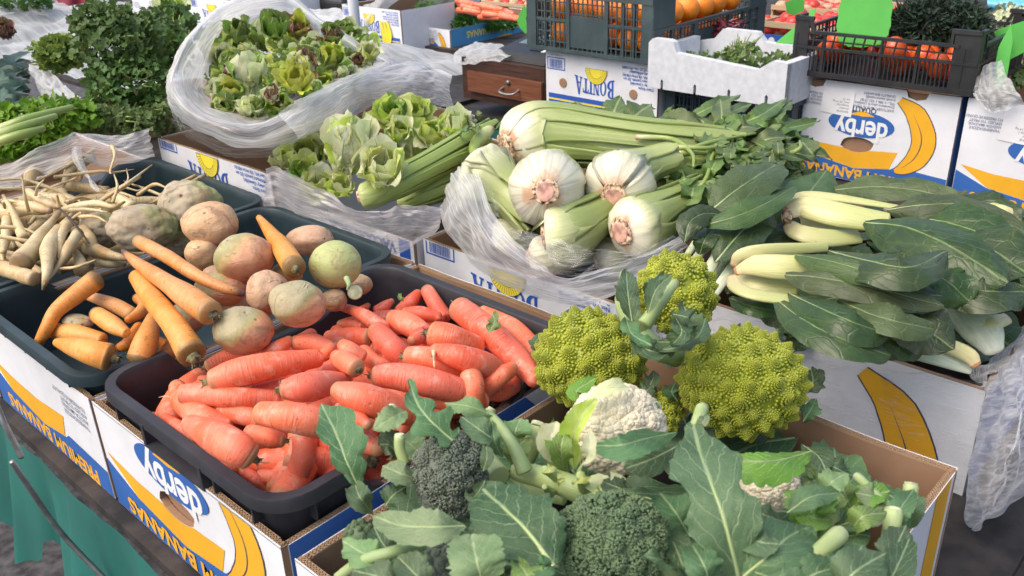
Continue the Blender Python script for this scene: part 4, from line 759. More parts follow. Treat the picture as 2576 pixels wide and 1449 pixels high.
# ================================================================== SALMON CARROTS IN THE BLACK TRAY
GC = 'salmon carrots heaped in the black tray'
RC = [
 ('largest salmon carrot, its leafy crown stub near the far rim, slanting down to the romanesco', [(1158, 778, .055), (1238, 841, .055), (1305, 905, .045), (1345, 955, .035)], [31, 33, 29, 21], .42, .5, .8, None),
 ('long salmon carrot lying along the far right rim behind the largest one', [(1218, 788, .025), (1290, 830, .025), (1350, 885, .02)], [20, 26, 24], 0, .6, .8, None),
 ('salmon carrot standing with its blunt tip up against the far rim', [(1076, 733, .03), (1092, 760, .025), (1118, 800, .01)], [17, 19, 21], 0, .9, .5, None),
 ('salmon carrot leaning left of the upright blunt one, with a green leaf scrap on it', [(1052, 742, .02), (1032, 762, .02), (1005, 785, .01)], [14, 17, 15], 0, .7, .5, None),
 ('short salmon carrot tip poking up beside the tray corner', [(984, 760, .015), (970, 770, .015), (950, 784, .01)], [9, 14, 16], 0, 1.0, .5, None),
 ('small hairy carrot tip behind the thin dark tipped carrot', [(925, 769, .015), (915, 778, .012), (900, 790, .005)], [7, 11, 12], 0, 1.0, .5, None),
 ('thin salmon carrot with a dark tip reaching over the left rim', [(838, 766, .035), (888, 781, .04), (925, 800, .045), (966, 830, .04)], [8, 12, 17, 20], 0, .9, .5, None),
 ('smooth salmon carrot with a round blunt end, lying over the middle of the heap', [(950, 835, .062), (985, 872, .06), (1020, 905, .045)], [25, 29, 26], 0, .8, .6, None),
 ('pale salmon carrot behind the thin dark tipped one', [(858, 817, .02), (880, 815, .02), (912, 820, .02)], [12, 16, 17], 0, .9, .5, None),
 ('straight salmon carrot pointing left with its brown crown hidden behind the smooth one', [(925, 850, .042), (880, 846, .042), (828, 848, .038)], [23, 22, 16], .4, .45, .8, None),
 ('pink skinned carrot showing a dark split crown in the upper heap', [(988, 803, .045), (1025, 815, .045), (1075, 845, .035)], [23, 28, 24], .4, .45, .6, None),
 ('knobbly tipped salmon carrot lying level behind the pink one', [(1020, 788, .032), (1060, 790, .034), (1100, 798, .03)], [15, 19, 14], 0, .6, .9, None),
 ('thick salmon carrot with a big brown crown facing the camera, right of centre', [(1092, 841, .072), (1130, 850, .07), (1200, 872, .05)], [32, 34, 26], .42, .4, .6, None),
 ('small salmon carrot end with a black dot, wedged below the big crown', [(1035, 858, .052), (1052, 848, .05), (1070, 838, .04)], [12, 19, 20], 0, .6, .5, None),
 ('salmon carrot with a long pale rootlet hanging from its left end', [(1098, 884, .08), (1150, 897, .08), (1215, 916, .065), (1250, 928, .05)], [19, 30, 31, 22], 0, .9, .6, [([(1091, 884, .085), (1092, 915, .083), (1095, 940, .07), (1091, 965, .065), (1086, 985, .062)], [5, 3.2, 2, 1.3, .6]), ([(1095, 935, .073), (1098, 950, .069), (1095, 960, .067)], [1.5, 1, .5])]),
 ('salmon carrot with a bristly straw coloured crown in the middle of the heap', [(1028, 897, .066), (1085, 905, .066), (1160, 935, .05)], [24, 30, 26], .42, .45, .6, None),
 ('long salmon carrot whose round brown crown meets another crown at the heap centre', [(948, 946, .072), (1000, 946, .074), (1080, 962, .068), (1165, 985, .05)], [26, 33, 36, 30], .42, .45, .6, None),
 ('short plump carrot with its crown turned down toward the camera at the heap centre', [(896, 926, .088), (873, 911, .088), (850, 900, .08)], [24, 26, 20], .42, .45, .9, None),
 ('small carrot with a dark cut crown above the plump central one', [(863, 868, .07), (878, 880, .07), (905, 900, .06)], [15, 20, 22], .5, .5, .6, None),
 ('little carrot crown peeping out left of the dark cut crown', [(834, 870, .058), (826, 883, .056), (800, 900, .045)], [10, 14, 14], .5, .5, .6, None),
 ('short smooth carrot pointing up to the right beside the romanesco', [(1285, 930, .05), (1255, 948, .05), (1222, 975, .035)], [18, 25, 27], 0, 1.0, .5, None),
 ('bright salmon carrot standing upright in front at the right of the heap', [(1185, 947, .06), (1190, 975, .055), (1192, 1020, .035)], [26, 27, 26], 0, .6, .6, None),
 ('big smooth salmon carrot with its rounded tip to the left, front centre', [(852, 983, .10), (900, 1000, .10), (960, 1018, .09), (1030, 1040, .07)], [22, 37, 38, 30], 0, .8, .6, None),
 ('longest salmon carrot lying across the left of the heap with a straw coloured crown', [(538, 957, .085), (600, 938, .09), (700, 916, .09), (795, 902, .08)], [28, 37, 32, 22], .45, .5, .8, None),
 ('carrot with a grey withered crown tucked behind the longest one', [(525, 920, .05), (590, 893, .055), (690, 880, .055)], [16, 21, 17], .5, .6, .6, None),
 ('salmon carrot whose pointed tip rises at the back left of the heap', [(727, 858, .062), (700, 875, .06), (665, 897, .05)], [13, 19, 19], 0, .9, .5, None),
 ('curved carrot with a rounded left end at the back of the heap', [(745, 862, .058), (785, 862, .058), (835, 882, .05)], [18, 23, 20], 0, .7, .7, None),
 ('carrot with a flat brown cut end at the far left of the heap', [(457, 990, .07), (520, 992, .07), (600, 1000, .07), (690, 1003, .06)], [22, 28, 27, 22], 0, .12, .6, None),
 ('curved pink skinned carrot bending round the left end of the heap', [(446, 975, .04), (462, 1015, .05), (510, 1048, .055), (570, 1068, .045)], [20, 26, 28, 25], 0, .8, .6, [([(428, 998, .035), (412, 997, .03), (400, 1000, .03)], [2, 1.5, .8])]),
 ('salmon carrot with a shaggy crown turned left in the middle of the heap', [(716, 980, .095), (765, 975, .095), (820, 965, .085), (872, 955, .07)], [25, 37, 31, 15], .42, .45, .9, [([(707, 970, .1), (703, 962, .105), (704, 955, .11)], [2.2, 1.4, .7])]),
 ('orange carrot section showing between the two middle crowns', [(860, 915, .055), (820, 935, .055), (775, 952, .05)], [21, 22, 18], 0, .6, .6, None),
 ('glossy thick salmon carrot with its blunt end left, front centre of the tray', [(662, 1040, .105), (720, 1048, .11), (790, 1062, .10), (850, 1078, .08)], [29, 35, 36, 30], 0, .7, .6, None),
 ('pale dusty carrot in the front left corner, its crown toward the camera', [(628, 1148, .082), (590, 1125, .09), (530, 1092, .085), (480, 1068, .07)], [33, 41, 37, 23], .36, .45, .6, [([(650, 1160, .075), (665, 1165, .07), (678, 1163, .065)], [2.5, 1.8, .8])]),
 ('smaller carrot with a frayed crown pointing right behind the dusty one', [(710, 1108, .07), (680, 1102, .072), (630, 1088, .07)], [17, 25, 20], .45, .5, .7, [([(722, 1107, .07), (732, 1100, .068), (738, 1098, .066)], [2, 1.5, .7])]),
 ('bent carrot standing on end at the front of the tray', [(762, 1095, .055), (764, 1140, .04), (748, 1195, .015)], [27, 28, 29], 0, .5, .5, None),
 ('carrot end lying low beside the bent upright one', [(655, 1195, .01), (700, 1205, .01), (735, 1200, .005)], [14, 22, 20], 0, .7, .5, None),
 ('carrot end resting on the tray wall in the front corner', [(612, 1185, .012), (640, 1205, .01), (665, 1225, .0)], [12, 16, 14], 0, .7, .5, None),
 ('carrot lying between the flat cut one and the dusty one', [(560, 1030, .055), (610, 1042, .055), (660, 1060, .05)], [22, 25, 22], 0, .7, .5, None),
 ('thin carrot against the left wall of the tray', [(412, 1050, .02), (450, 1075, .03), (500, 1100, .03)], [11, 17, 20], 0, .7, .5, None),
 ('carrot in the dark gap at the left end of the tray', [(425, 1030, .005), (470, 1035, .01), (520, 1040, .01)], [14, 18, 18], 0, .7, .5, None),
 ('carrot seen through the handle slot of the black tray', [(415, 1120, -.02), (460, 1150, -.02), (520, 1185, -.02)], [14, 20, 20], 0, .7, .5, None),
 ('carrot with a scarred pointed end beside the first broccoli leaf', [(925, 1070, .085), (895, 1050, .085), (860, 1035, .075)], [13, 22, 24], 0, .8, .6, None),
 ('reddish carrot showing under the broccoli leaves at the tray front', [(950, 1125, .05), (915, 1110, .05), (880, 1090, .045)], [22, 27, 25], 0, .8, .6, None),
 ('carrot showing beneath the upright one at the right end', [(1100, 1005, .04), (1150, 1010, .04), (1215, 1010, .03)], [22, 24, 22], 0, .7, .5, None),
 ('carrot in the gap behind the central crowns', [(985, 915, .04), (950, 912, .045), (915, 890, .04)], [13, 16, 22], 0, .9, .5, None),
 ('carrot lying low between the upright and the right hand ones', [(1235, 990, .02), (1260, 985, .02), (1300, 965, .01)], [20, 24, 20], 0, .7, .5, None),
 ('carrot back bridging the gap under the longest carrot', [(640, 985, .06), (700, 975, .06), (760, 985, .055)], [22, 24, 22], 0, .7, .5, None)]
for i, (lb, pts, rs, stub, cs, ce, hair) in enumerate(RC):
    root_veg('carrot', lb, 'carrot', pts, [q * 1.07 for q in rs], mRED, GC, stub or None, cs=cs, ce=ce, seed=i + 3, hair=hair, amp=.03)
rg = random.Random(9)
for k in range(70):
    x = rg.uniform(.36, .70); y = rg.uniform(.64, .92); a = rg.uniform(0, 6.28); L = rg.uniform(.05, .075); z = rg.uniform(BT - .05, BT + .028) - .02 * (abs(x - .54) > .12)
    d = np.array([math.cos(a), math.sin(a), 0]) * L; c = np.array([x, y, z]); p, q = c - d, c + d
    for e in (p, q): e[0] = min(max(e[0], .35), .715); e[1] = min(max(e[1], .635), .925)
    root_veg('carrot', 'salmon carrot mostly buried under the others in the black tray', 'carrot', [tuple(p), tuple((p + q) / 2 + np.array([0, 0, .004])), tuple(q)], [.016, .017, .009] if k % 2 else [.012, .017, .014], mRED, GC, .45 if k % 2 else None, seed=k + 90, seg=12, n=14)

# ================================================================== STORED CARROTS, SWEDES
GO = 'stored carrots in the teal tray'
OC = [
 ('bent orange carrot hooked over the left rim of the teal tray', [(238, 706, .075), (190, 742, .065), (142, 782, .05), (118, 825, .035), (92, 872, .01)], [27, 24, 20, 18, 11], 0, .7, 1., mORG),
 ('short carrot with a black tip pointing up to the left', [(330, 790, .03), (290, 768, .04), (250, 753, .045), (213, 742, .045)], [18, 18, 14, 10], 0, .7, .9, mORD),
 ('stubby tapered carrot with a flat cut tip, left of centre in the teal tray', [(246, 792, .065), (280, 815, .065), (318, 838, .06)], [22, 23, 13], 0, .9, .3, mORG),
 ('small forked carrot curling up behind the long diagonal ones', [(345, 750, .03), (366, 766, .035), (352, 787, .045), (322, 805, .05)], [12, 17, 15, 9], 0, .8, .6, mORG),
 ('carrot standing between the cut one and the long diagonal one', [(350, 905, .035), (368, 855, .05), (384, 800, .045)], [30, 29, 16], 0, .5, .9, mORG),
 ('long diagonal carrot with its blunt dark crown at the cardboard edge', [(482, 890, .085), (440, 820, .10), (390, 760, .105), (345, 698, .09)], [36, 31, 27, 20], .5, .3, .9, mORG),
 ('longest tapering carrot with a shaggy dark crown in the middle of the teal tray', [(528, 787, .115), (480, 752, .12), (425, 715, .12), (350, 665, .11), (310, 632, .10)], [33, 32, 24, 15, 6], .42, .4, .8, mORD),
 ('long carrot with a dark purple tip lying over the celeriac', [(350, 608, .11), (420, 645, .12), (490, 690, .12), (560, 724, .11), (608, 738, .10)], [17, 18, 16, 13, 9], 0, .6, .8, mORD),
 ('thick carrot in the near corner of the teal tray with a green stalk stub', [(272, 898, .045), (235, 888, .05), (190, 874, .045), (145, 862, .03)], [36, 33, 26, 12], .42, .35, .8, mORG),
 ('carrot lying low behind the thick corner one', [(130, 832, .02), (190, 840, .025), (255, 856, .02)], [18, 23, 20], 0, .7, .6, mORG),
 ('small reddish carrot under the stubby cut one', [(300, 875, .02), (325, 862, .025), (350, 825, .02)], [12, 18, 16], 0, .7, .6, mORG),
 ('carrot lying low beneath the long diagonal crown', [(390, 915, .02), (420, 890, .02), (450, 850, .02)], [18, 22, 20], 0, .7, .6, mORG),
 ('rounded carrot end against the near rim of the teal tray', [(362, 915, .012), (385, 912, .012), (410, 915, .0)], [8, 12, 12], 0, .8, .6, mORG),
 ('carrot with a brown crown standing among the swedes at the back', [(740, 672, .12), (715, 632, .12), (688, 595, .11), (652, 548, .10)], [29, 26, 19, 8], .42, .5, .8, mORG),
 ('dim carrot in the shadow below the longest one', [(430, 870, .0), (470, 900, .0), (400, 860, .0)], [16, 18, 14], 0, .7, .6, mORG)]
for i, (lb, pts, rs, stub, cs, ce, mt) in enumerate(OC):
    root_veg('stored_carrot', lb, 'carrot', pts, rs, mt, GO, stub or None, cs=cs, ce=ce, seed=i + 300, amp=.035)
GB = 'swedes and kohlrabi in the teal tray'
TB = [('peach coloured swede beside the top celeriac', 532, 566, 68, 56, .115, mT_PEACH, 1),
 ('small peach swede below the larger peach one', 510, 637, 43, 42, .085, mT_PEACH, 2),
 ('large swede half green and half rust with dark specks', 612, 650, 74, 62, .11, mT_MIX, 3),
 ('pink wrinkled swede next to the white plastic', 780, 607, 60, 40, .075, mT_PINK, 4),
 ('pink swede with a brown peeling scar in the centre', 672, 735, 54, 54, .095, mT_PINK, 6),
 ('grey green swede with a rust coloured base, right of the peeling one', 745, 764, 71, 60, .105, mT_GRN, 7),
 ('grey green swede against the cardboard edge, nearest the salmon carrots', 610, 830, 77, 58, .085, mT_GRN, 8),
 ('oblong swede half hidden under the dark tipped carrots', 555, 728, 62, 42, .075, mT_MIX, 9),
 ('pale wrinkled swede behind the purple tipped carrot', 545, 695, 40, 30, .08, mT_PINK, 10),
 ('tan root end in front of the kohlrabi', 840, 755, 34, 28, .06, mT_TAN, 11),
 ('brown root with a pale cut face in the far corner of the teal tray', 905, 715, 32, 28, .045, mT_TAN, 12),
 ('greenish swede sunk among the stored carrots at the left', 195, 812, 38, 22, .03, mT_GRN, 14),
 ('orange tinged swede behind the kohlrabi', 720, 690, 40, 30, .075, mT_MIX, 15),
 ('swede lying deep under the long carrots', 470, 800, 44, 40, .02, mT_GRN, 16),
 ('swede at the bottom between the peach ones', 580, 770, 40, 36, .04, mT_PINK, 17)]
for (lb, x, y, rx, ry, h, mt, sd_) in TB: bulb('swede', lb, 'swede', x, y, rx, ry, h, mt, GB, sd_, .075)
bulb('kohlrabi', 'pale green kohlrabi with a leaf stub at the right of the teal tray', 'kohlrabi', 844, 665, 65, 61, .10, mT_KOHL, GB, 5, .03, tail=([(872, 700, .125), (878, 715, .125), (874, 728, .12)], [7, 6, 3], 'leaf_stub', mS_BRAS))
c = P(893, 735, .068); mb = MB(); v_ = unit(VIEW - c); mb.tube([c, c + v_ * .006], [M(c, 19), M(c, 18)], 20, 0, 4, True, .1, .1, .04, 200, 3); tag(mb.build('cut_root', mPALECUT), 'small root with its round white cut face toward the camera', 'root')
GCL = 'celeriacs in the parsnip tray'
for (lb, x, y, rx, ry, h, sd_) in [('grey knobbly celeriac standing against the teal tray corner', 478, 513, 75, 63, .10, 21), ('greenish pitted celeriac beside the parsnips', 358, 573, 82, 58, .085, 22), ('dark celeriac half hidden behind the parsnip roots', 258, 578, 52, 46, .05, 23), ('brownish celeriac under the peach swede', 445, 605, 42, 42, .04, 24)]:
    bulb('celeriac', lb, 'celeriac', x, y, rx, ry, h, mCELERIAC, GCL, sd_, .05, pits=.05, tail=None)

# ================================================================== PARSNIPS
GP = 'parsnips heaped in the left tray'
PN = [
 ('thickest parsnip with a brown ringed crown, pointing up to the right', [(52, 662, .065), (75, 632, .07), (105, 590, .08), (148, 535, .08)], [26, 23, 16, 7]),
 ('parsnip with its cut crown down beside the thickest one', [(60, 602, .07), (45, 565, .08), (28, 525, .085), (8, 492, .08)], [15, 11, 7, 4]),
 ('curved white parsnip at the left edge of the photo', [(18, 550, .06), (14, 600, .06), (6, 650, .05), (12, 665, .045)], [14, 12, 5, 2.5]),
 ('stout parsnip lying toward the teal rim at the lower left', [(88, 702, .055), (50, 690, .055), (0, 672, .05)], [18, 20, 19]),
 ('long white parsnip hanging down over the cardboard edge', [(148, 578, .075), (124, 620, .08), (117, 690, .07), (108, 728, .045)], [17, 19, 11, 3]),
 ('thin crooked parsnip between two long ones', [(170, 562, .08), (152, 600, .08), (148, 650, .07)], [13, 11, 7]),
 ('parsnip slanting left from the dark stem', [(196, 588, .075), (172, 625, .075), (150, 665, .065), (112, 715, .06)], [15, 14, 7, 2.5]),
 ('parsnip with a bulging crown at the cardboard edge', [(205, 680, .045), (200, 655, .05), (186, 628, .055)], [20, 13, 8]),
 ('pale parsnip reaching right along the cardboard edge', [(222, 620, .045), (262, 638, .045), (318, 650, .04)], [20, 16, 8]),
 ('parsnip lying just inside the cardboard edge', [(245, 655, .03), (280, 662, .03), (312, 665, .02)], [14, 12, 7]),
 ('straight parsnip crossing the top of the heap', [(70, 482, .09), (100, 500, .09), (145, 520, .085)], [11, 11, 8]),
 ('wide parsnip lying level at the back of the heap', [(42, 515, .075), (80, 520, .08), (125, 530, .08)], [14, 14, 9]),
 ('parsnip with its thin end reaching right to the celeriac', [(158, 527, .09), (235, 512, .10), (285, 520, .10), (313, 508, .10)], [8, 10, 6, 3.5]),
 ('forked root rising over the tray rim at the back', [(250, 508, .09), (285, 485, .11), (325, 458, .125), (382, 415, .13)], [6, 5, 4, 1.5]),
 ('purplish thin root lying over the heap', [(172, 530, .10), (220, 527, .10), (272, 534, .10)], [6, 5, 2]),
 ('thin pale rootlet curving right above the dark celeriac', [(200, 545, .09), (240, 545, .095), (270, 560, .09)], [5, 4, 2]),
 ('short thick parsnip in the shadow on the left', [(110, 560, .05), (80, 580, .05), (70, 600, .04)], [14, 12, 9]),
 ('tan parsnip crown below the purplish root', [(210, 580, .06), (225, 600, .06), (240, 640, .04)], [16, 16, 12]),
 ('long rootlet standing up at the back left', [(72, 530, .09), (62, 490, .12), (55, 440, .15)], [5, 3.5, 1.5]),
 ('rootlet curling up near the plastic bag', [(90, 490, .1), (95, 470, .12), (112, 450, .13)], [4, 3, 1.5]),
 ('upright rootlet stub at the back of the tray', [(148, 520, .1), (146, 505, .11), (144, 492, .12)], [6, 4, 2.5]),
 ('vertical side root crossing the forked one', [(283, 510, .1), (295, 470, .12), (287, 438, .13)], [4, 3.5, 1.5]),
 ('parsnip lying low at the lower edge of the heap', [(110, 690, .03), (90, 680, .03), (60, 660, .03)], [10, 12, 10]),
 ('thin root trailing over the cardboard edge', [(240, 655, .07), (190, 672, .07), (140, 680, .06), (112, 712, .05)], [3, 4, 4, 2]),
 ('slender parsnip pointing left behind the thickest one', [(110, 530, .075), (60, 530, .075), (0, 545, .06)], [12, 14, 14])]
for i, (lb, pts, rs) in enumerate(PN): root_veg('parsnip', lb, 'parsnip', pts, [q * .98 for q in rs], mPRS, GP, None, cs=.4, ce=.8, seed=i + 500, seg=12, amp=.09, fr=80)
rg = random.Random(5)
for k in range(48):
    x = rg.uniform(.38, .66); y = rg.uniform(1.38, 1.76); a = rg.uniform(0, 6.28); L = rg.uniform(.04, .09); z = BT - .03 + rg.uniform(0, .085); d = np.array([math.cos(a), math.sin(a), rg.uniform(-.2, .2)]) * L; c = np.array([x, y, z]); p, q = c - d, c + d
    for e in (p, q): e[0] = min(max(e[0], .35), .74); e[1] = min(max(e[1], 1.385), 1.775)
    root_veg('parsnip', 'parsnip or side root half buried in the parsnip heap', 'parsnip', [tuple(p), tuple((p + q) / 2 + np.array([rg.uniform(-.01, .01), 0, .01])), tuple(q)], [rg.uniform(.008, .014), .010, .003], mPRS, GP, None, seed=k + 600, seg=10, n=14, amp=.12, fr=90)
for k in range(34):
    x = rg.uniform(.36, .70); y = rg.uniform(1.39, 1.76); a = rg.uniform(0, 6.28); L = rg.uniform(.03, .08); z = BT + rg.uniform(.03, .085); d = np.array([math.cos(a), math.sin(a), rg.uniform(-.3, .5)]) * L; c = np.array([x, y, z]); w = np.array([rg.uniform(-.012, .012), rg.uniform(-.012, .012), rg.uniform(0, .012)])
    root_veg('parsnip_root', 'thin hairy side root sticking out of the parsnip heap', 'root', [tuple(c - d), tuple(c + w), tuple(c + d * .6 - w), tuple(c + d)], [.0035, .0028, .0018, .0006], mPRS, 'thin side roots in the parsnip heap', None, seed=k + 900, seg=7, n=14, amp=.2, fr=150)
root_veg('dried_twig', 'dark dried twig lying across the parsnips', 'twig', [(150, 524, .11), (185, 560, .12), (225, 612, .10)], [2.5, 3.2, 2.2], mTWIG, seg=7, amp=.1)
# ================================================================== ROMANESCO, BROCCOLI, CAULIFLOWER
GA = math.pi * (3 - math.sqrt(5))
def basis(d):
    d = unit(d); a = np.cross(d, [0.13, .2, 1.0]); a = unit(a); return a, np.cross(d, a), d
def stamp(mb, T, TF, C, A, B, D, s, uval=None, mi=0):
    """stamp template T (k,3) at centres C (n,3) with axes A,B,D and size s (n,) or (n,3)"""
    s = np.asarray(s); s = s[:, None] * np.ones(3) if s.ndim == 1 else s
    V = C[:, None, :] + T[None, :, 0:1] * (A * s[:, :1])[:, None, :] + T[None, :, 1:2] * (B * s[:, 1:2])[:, None, :] + T[None, :, 2:3] * (D * s[:, 2:3])[:, None, :]
    n, k = V.shape[:2]; F = (np.array([list(f) + [-1] * (4 - len(f)) for f in TF])[None] + (np.arange(n) * k)[:, None, None]); F = F.reshape(-1, 4)
    tri = np.tile(np.array([len(f) == 3 for f in TF]), n); FL = [tuple(f[:3]) if t else tuple(f) for f, t in zip(F.tolist(), tri)]
    U = np.zeros((n, k, 2)); U[..., 0] = (T[:, 2] - T[:, 2].min()) / (np.ptp(T[:, 2]) + 1e-9) if uval is None else np.asarray(uval)[:, None]; U[..., 1] = np.random.RandomState(1).rand(n)[:, None]
    mb.add(V.reshape(-1, 3), FL, U.reshape(-1, 2), mi)
def bump_tpl(k=6):
    V = []; F = []
    for z, r in ((-.4, 1.0), (.30, .86), (.68, .50)): V += [(r * math.cos(2 * math.pi * i / k), r * math.sin(2 * math.pi * i / k), z) for i in range(k)]
    V.append((0, 0, .84)); 
    for L in range(2): F += [(L * k + i, L * k + (i + 1) % k, (L + 1) * k + (i + 1) % k, (L + 1) * k + i) for i in range(k)]
    F += [(2 * k + i, 2 * k + (i + 1) % k, 3 * k) for i in range(k)]; return np.array(V), F
BT6 = bump_tpl(6); BT5 = bump_tpl(5)
def romanesco(label, x, y, rx, ry, h, ax, seed=0, N=70, thmax=118, group='romanesco heads', rough=1.0, Mb=62):
    rf_ = 2.12 / math.sqrt(N)
    c = P(x, y, h); a = M(c, rx); b = M(c, ry); up = ROT[:, 1]; right = ROT[:, 0]; d0 = unit(ax); A0, B0, D0 = basis(d0); rs = np.random.RandomState(seed)
    root = empty('romanesco', c - np.array([0, 0, b]), label, 'romanesco', group)
    mb = MB(); Cs = []; As = []; Bs = []; Ds = []; Ss = []
    S = sphere_pts(30, 20).reshape(-1, 3); sc = lambda D: c + right * (D @ right)[:, None] * a * .90 + up * (D @ up)[:, None] * b * .90 + ROT[:, 2] * (D @ ROT[:, 2])[:, None] * (a + b) / 2 * .90
    G = sc(S).reshape(20, 30, 3); mb.grid(G, None, 0, True)
    for i in range(N):
        th = R_(thmax) * math.sqrt((i + .35) / N); ph = i * GA + seed; D = d0 * math.cos(th) + (A0 * math.cos(ph) + B0 * math.sin(ph)) * math.sin(th)
        D = unit(D + rs.normal(size=3) * .035 * rough); base = sc(D[None])[0]; R0 = (a + b) / 2; rf = R0 * rf_ * rs.uniform(.88, 1.16); hf = rf * rs.uniform(1.15, 1.6)
        dd = unit(D * .85 + d0 * .22 + rs.normal(size=3) * .07 * rough); a1, b1, _ = basis(dd); j = np.arange(Mb); t = .07 ** (1 - (j + 1) / Mb); an = j * GA + i
        an_ = np.linspace(0, 2 * np.pi, 12, endpoint=False); CG = np.array([base + (a1 * np.cos(an_)[:, None] + b1 * np.sin(an_)[:, None]) * rf * 1.02 * q + dd * (hf * (1 - q) * .95 - rf * .24) for q in (1.15, .8, .5, .25, .04)]); mb.grid(CG, None, 0, True)
        cs, sn = np.cos(an), np.sin(an); pos = base + (a1 * cs[:, None] + b1 * sn[:, None]) * (rf * t * 1.08)[:, None] + dd * (hf * (1 - t) * .95 - rf * .12)[:, None]
        nr = dd * .6 + (a1 * cs[:, None] + b1 * sn[:, None]) * (.25 + .75 * t)[:, None]; nr /= np.linalg.norm(nr, axis=1)[:, None]
        e1 = np.cross(nr, a1 + .01); e1 /= np.linalg.norm(e1, axis=1)[:, None]; e2 = np.cross(nr, e1); sz = rf * (.012 + .165 * t) * math.sqrt(120 / Mb)
        Cs.append(pos); As.append(e1); Bs.append(e2); Ds.append(nr); Ss.append(np.stack([sz, sz, sz * .95], 1))
    stamp(mb, BT6[0], BT6[1], np.vstack(Cs), np.vstack(As), np.vstack(Bs), np.vstack(Ds), np.vstack(Ss)); mb.build('curd', mROM, root)
    return root, c
def broccoli(label, x, y, rx, ry, h, ax, seed=0, N=48, Mb=120, mat=None, thmax=105, group='broccoli heads', bead=.036, name='broccoli'):
    c = P(x, y, h); a = M(c, rx); b = M(c, ry); up = ROT[:, 1]; right = ROT[:, 0]; d0 = unit(ax); A0, B0, D0 = basis(d0); rs = np.random.RandomState(seed)
    root = empty(name, c - np.array([0, 0, b]), label, name, group); mb = MB(); R0 = (a + b) / 2
    sc = lambda D, k=.84: c + right * (D @ right)[:, None] * a * k + up * (D @ up)[:, None] * b * k + ROT[:, 2] * (D @ ROT[:, 2])[:, None] * R0 * k
    mb.grid(sc(sphere_pts(30, 20).reshape(-1, 3)).reshape(20, 30, 3), None, 0, True); Cs, As, Bs, Ds, Ss, Us = [], [], [], [], [], []
    for i in range(N):
        th = R_(thmax) * math.sqrt((i + .5) / N); ph = i * GA + seed; D = d0 * math.cos(th) + (A0 * math.cos(ph) + B0 * math.sin(ph)) * math.sin(th); D = unit(D + rs.normal(size=3) * .07)
        base = sc(D[None], .84 + rs.uniform(-.03, .03))[0]; rf = R0 * rs.uniform(.17, .25); a1, b1, _ = basis(D); j = np.arange(Mb); tt = np.arccos(1 - 1.15 * (j + .5) / Mb); an = j * GA + i
        nr = D * np.cos(tt)[:, None] + (a1 * np.cos(an)[:, None] + b1 * np.sin(an)[:, None]) * np.sin(tt)[:, None]; nr = nr + rs.normal(size=nr.shape) * .10; nr /= np.linalg.norm(nr, axis=1)[:, None]
        pos = base + nr * rf * rs.uniform(.92, 1.03, Mb)[:, None]; e1 = np.cross(nr, a1 + .01); e1 /= np.linalg.norm(e1, axis=1)[:, None]; e2 = np.cross(nr, e1); sz = R0 * bead * rs.uniform(.65, 1.2, Mb)
        Cs.append(pos); As.append(e1); Bs.append(e2); Ds.append(nr); Ss.append(sz); Us.append(rs.rand(Mb))
    stamp(mb, BT5[0], BT5[1], np.vstack(Cs), np.vstack(As), np.vstack(Bs), np.vstack(Ds), np.concatenate(Ss), np.concatenate(Us)); mb.build('florets', mat or mBRO, root)
    return root, c
def cauliflower(label, x, y, rx, ry, h, ax, seed=0, res=(380, 220)):
    c = P(x, y, h); a = M(c, rx); b = M(c, ry); d0 = unit(ax); A0, B0, _ = basis(d0); rs = np.random.RandomState(seed); R0 = (a + b) / 2
    root = empty('cauliflower', c - np.array([0, 0, b]), label, 'cauliflower', 'cauliflowers'); nu, nv = res
    th = np.linspace(0, R_(125), nv); ph = np.linspace(0, 2 * np.pi, nu, endpoint=False)
    S = np.cos(th)[:, None, None] * d0 + np.sin(th)[:, None, None] * (np.cos(ph)[None, :, None] * A0 + np.sin(ph)[None, :, None] * B0); V = S.reshape(-1, 3); W = V + np.stack([snoise(V, 9, seed + q) for q in range(3)], 1) * .012
    hgt = np.zeros(len(V))
    for n_, amp, q in ((50, .10, 0), (360, .050, 1), (2200, .018, 2)):
        i = np.arange(n_); tt = np.arccos(1 - 1.6 * (i + .5) / n_); an = i * GA; Q = np.cos(tt)[:, None] * d0 + np.sin(tt)[:, None] * (np.cos(an)[:, None] * A0 + np.sin(an)[:, None] * B0); Q = Q + rs.normal(size=Q.shape) * .55 / math.sqrt(n_); Q /= np.linalg.norm(Q, axis=1)[:, None]
        best = np.full(len(W), -9.); sec = best.copy(); Wn = W / np.linalg.norm(W, axis=1)[:, None]
        for s in range(0, len(W), 8000): pp_ = np.partition(Wn[s:s + 8000] @ Q.T, n_ - 2, axis=1); best[s:s + 8000] = pp_[:, -1]; sec[s:s + 8000] = pp_[:, -2]
        F1 = np.arccos(np.clip(best, -1, 1)); F2 = np.arccos(np.clip(sec, -1, 1)); cw_ = 1.75 / math.sqrt(n_)
        dist = np.sqrt(np.maximum(0, 2 - 2 * np.clip(best, -1, 1))); rr = 2.05 / math.sqrt(n_); hgt += amp * (np.clip((F2 - F1) / cw_, 0, 1) ** .45 * .75 + .25 * np.clip(1 - (F1 / (cw_ * 1.1)) ** 2, 0, 1))
    right, up, bk = ROT[:, 0], ROT[:, 1], ROT[:, 2]; k = (.86 + hgt)[:, None]
    G = c + (right * (V @ right)[:, None] * a + up * (V @ up)[:, None] * b + bk * (V @ bk)[:, None] * R0) * k
    mb = MB(); mb.grid(G.reshape(nv, nu, 3), None, 0, True, flip=False); mb.build('curd', mCAU, root); return root, c
UPC = lambda w=.5: unit(unit(VIEW - P(1500, 1000, .05)) * (1 - w) + np.array([0, 0, 1.]) * w)
BL = [mL_BLUE, mS_BRASW]; DK = [mL_DARK, mS_BRASW]; PL = [mL_PALE, mS_BRASW]; BR = [mL_BRIGHT, mS_BRASW]
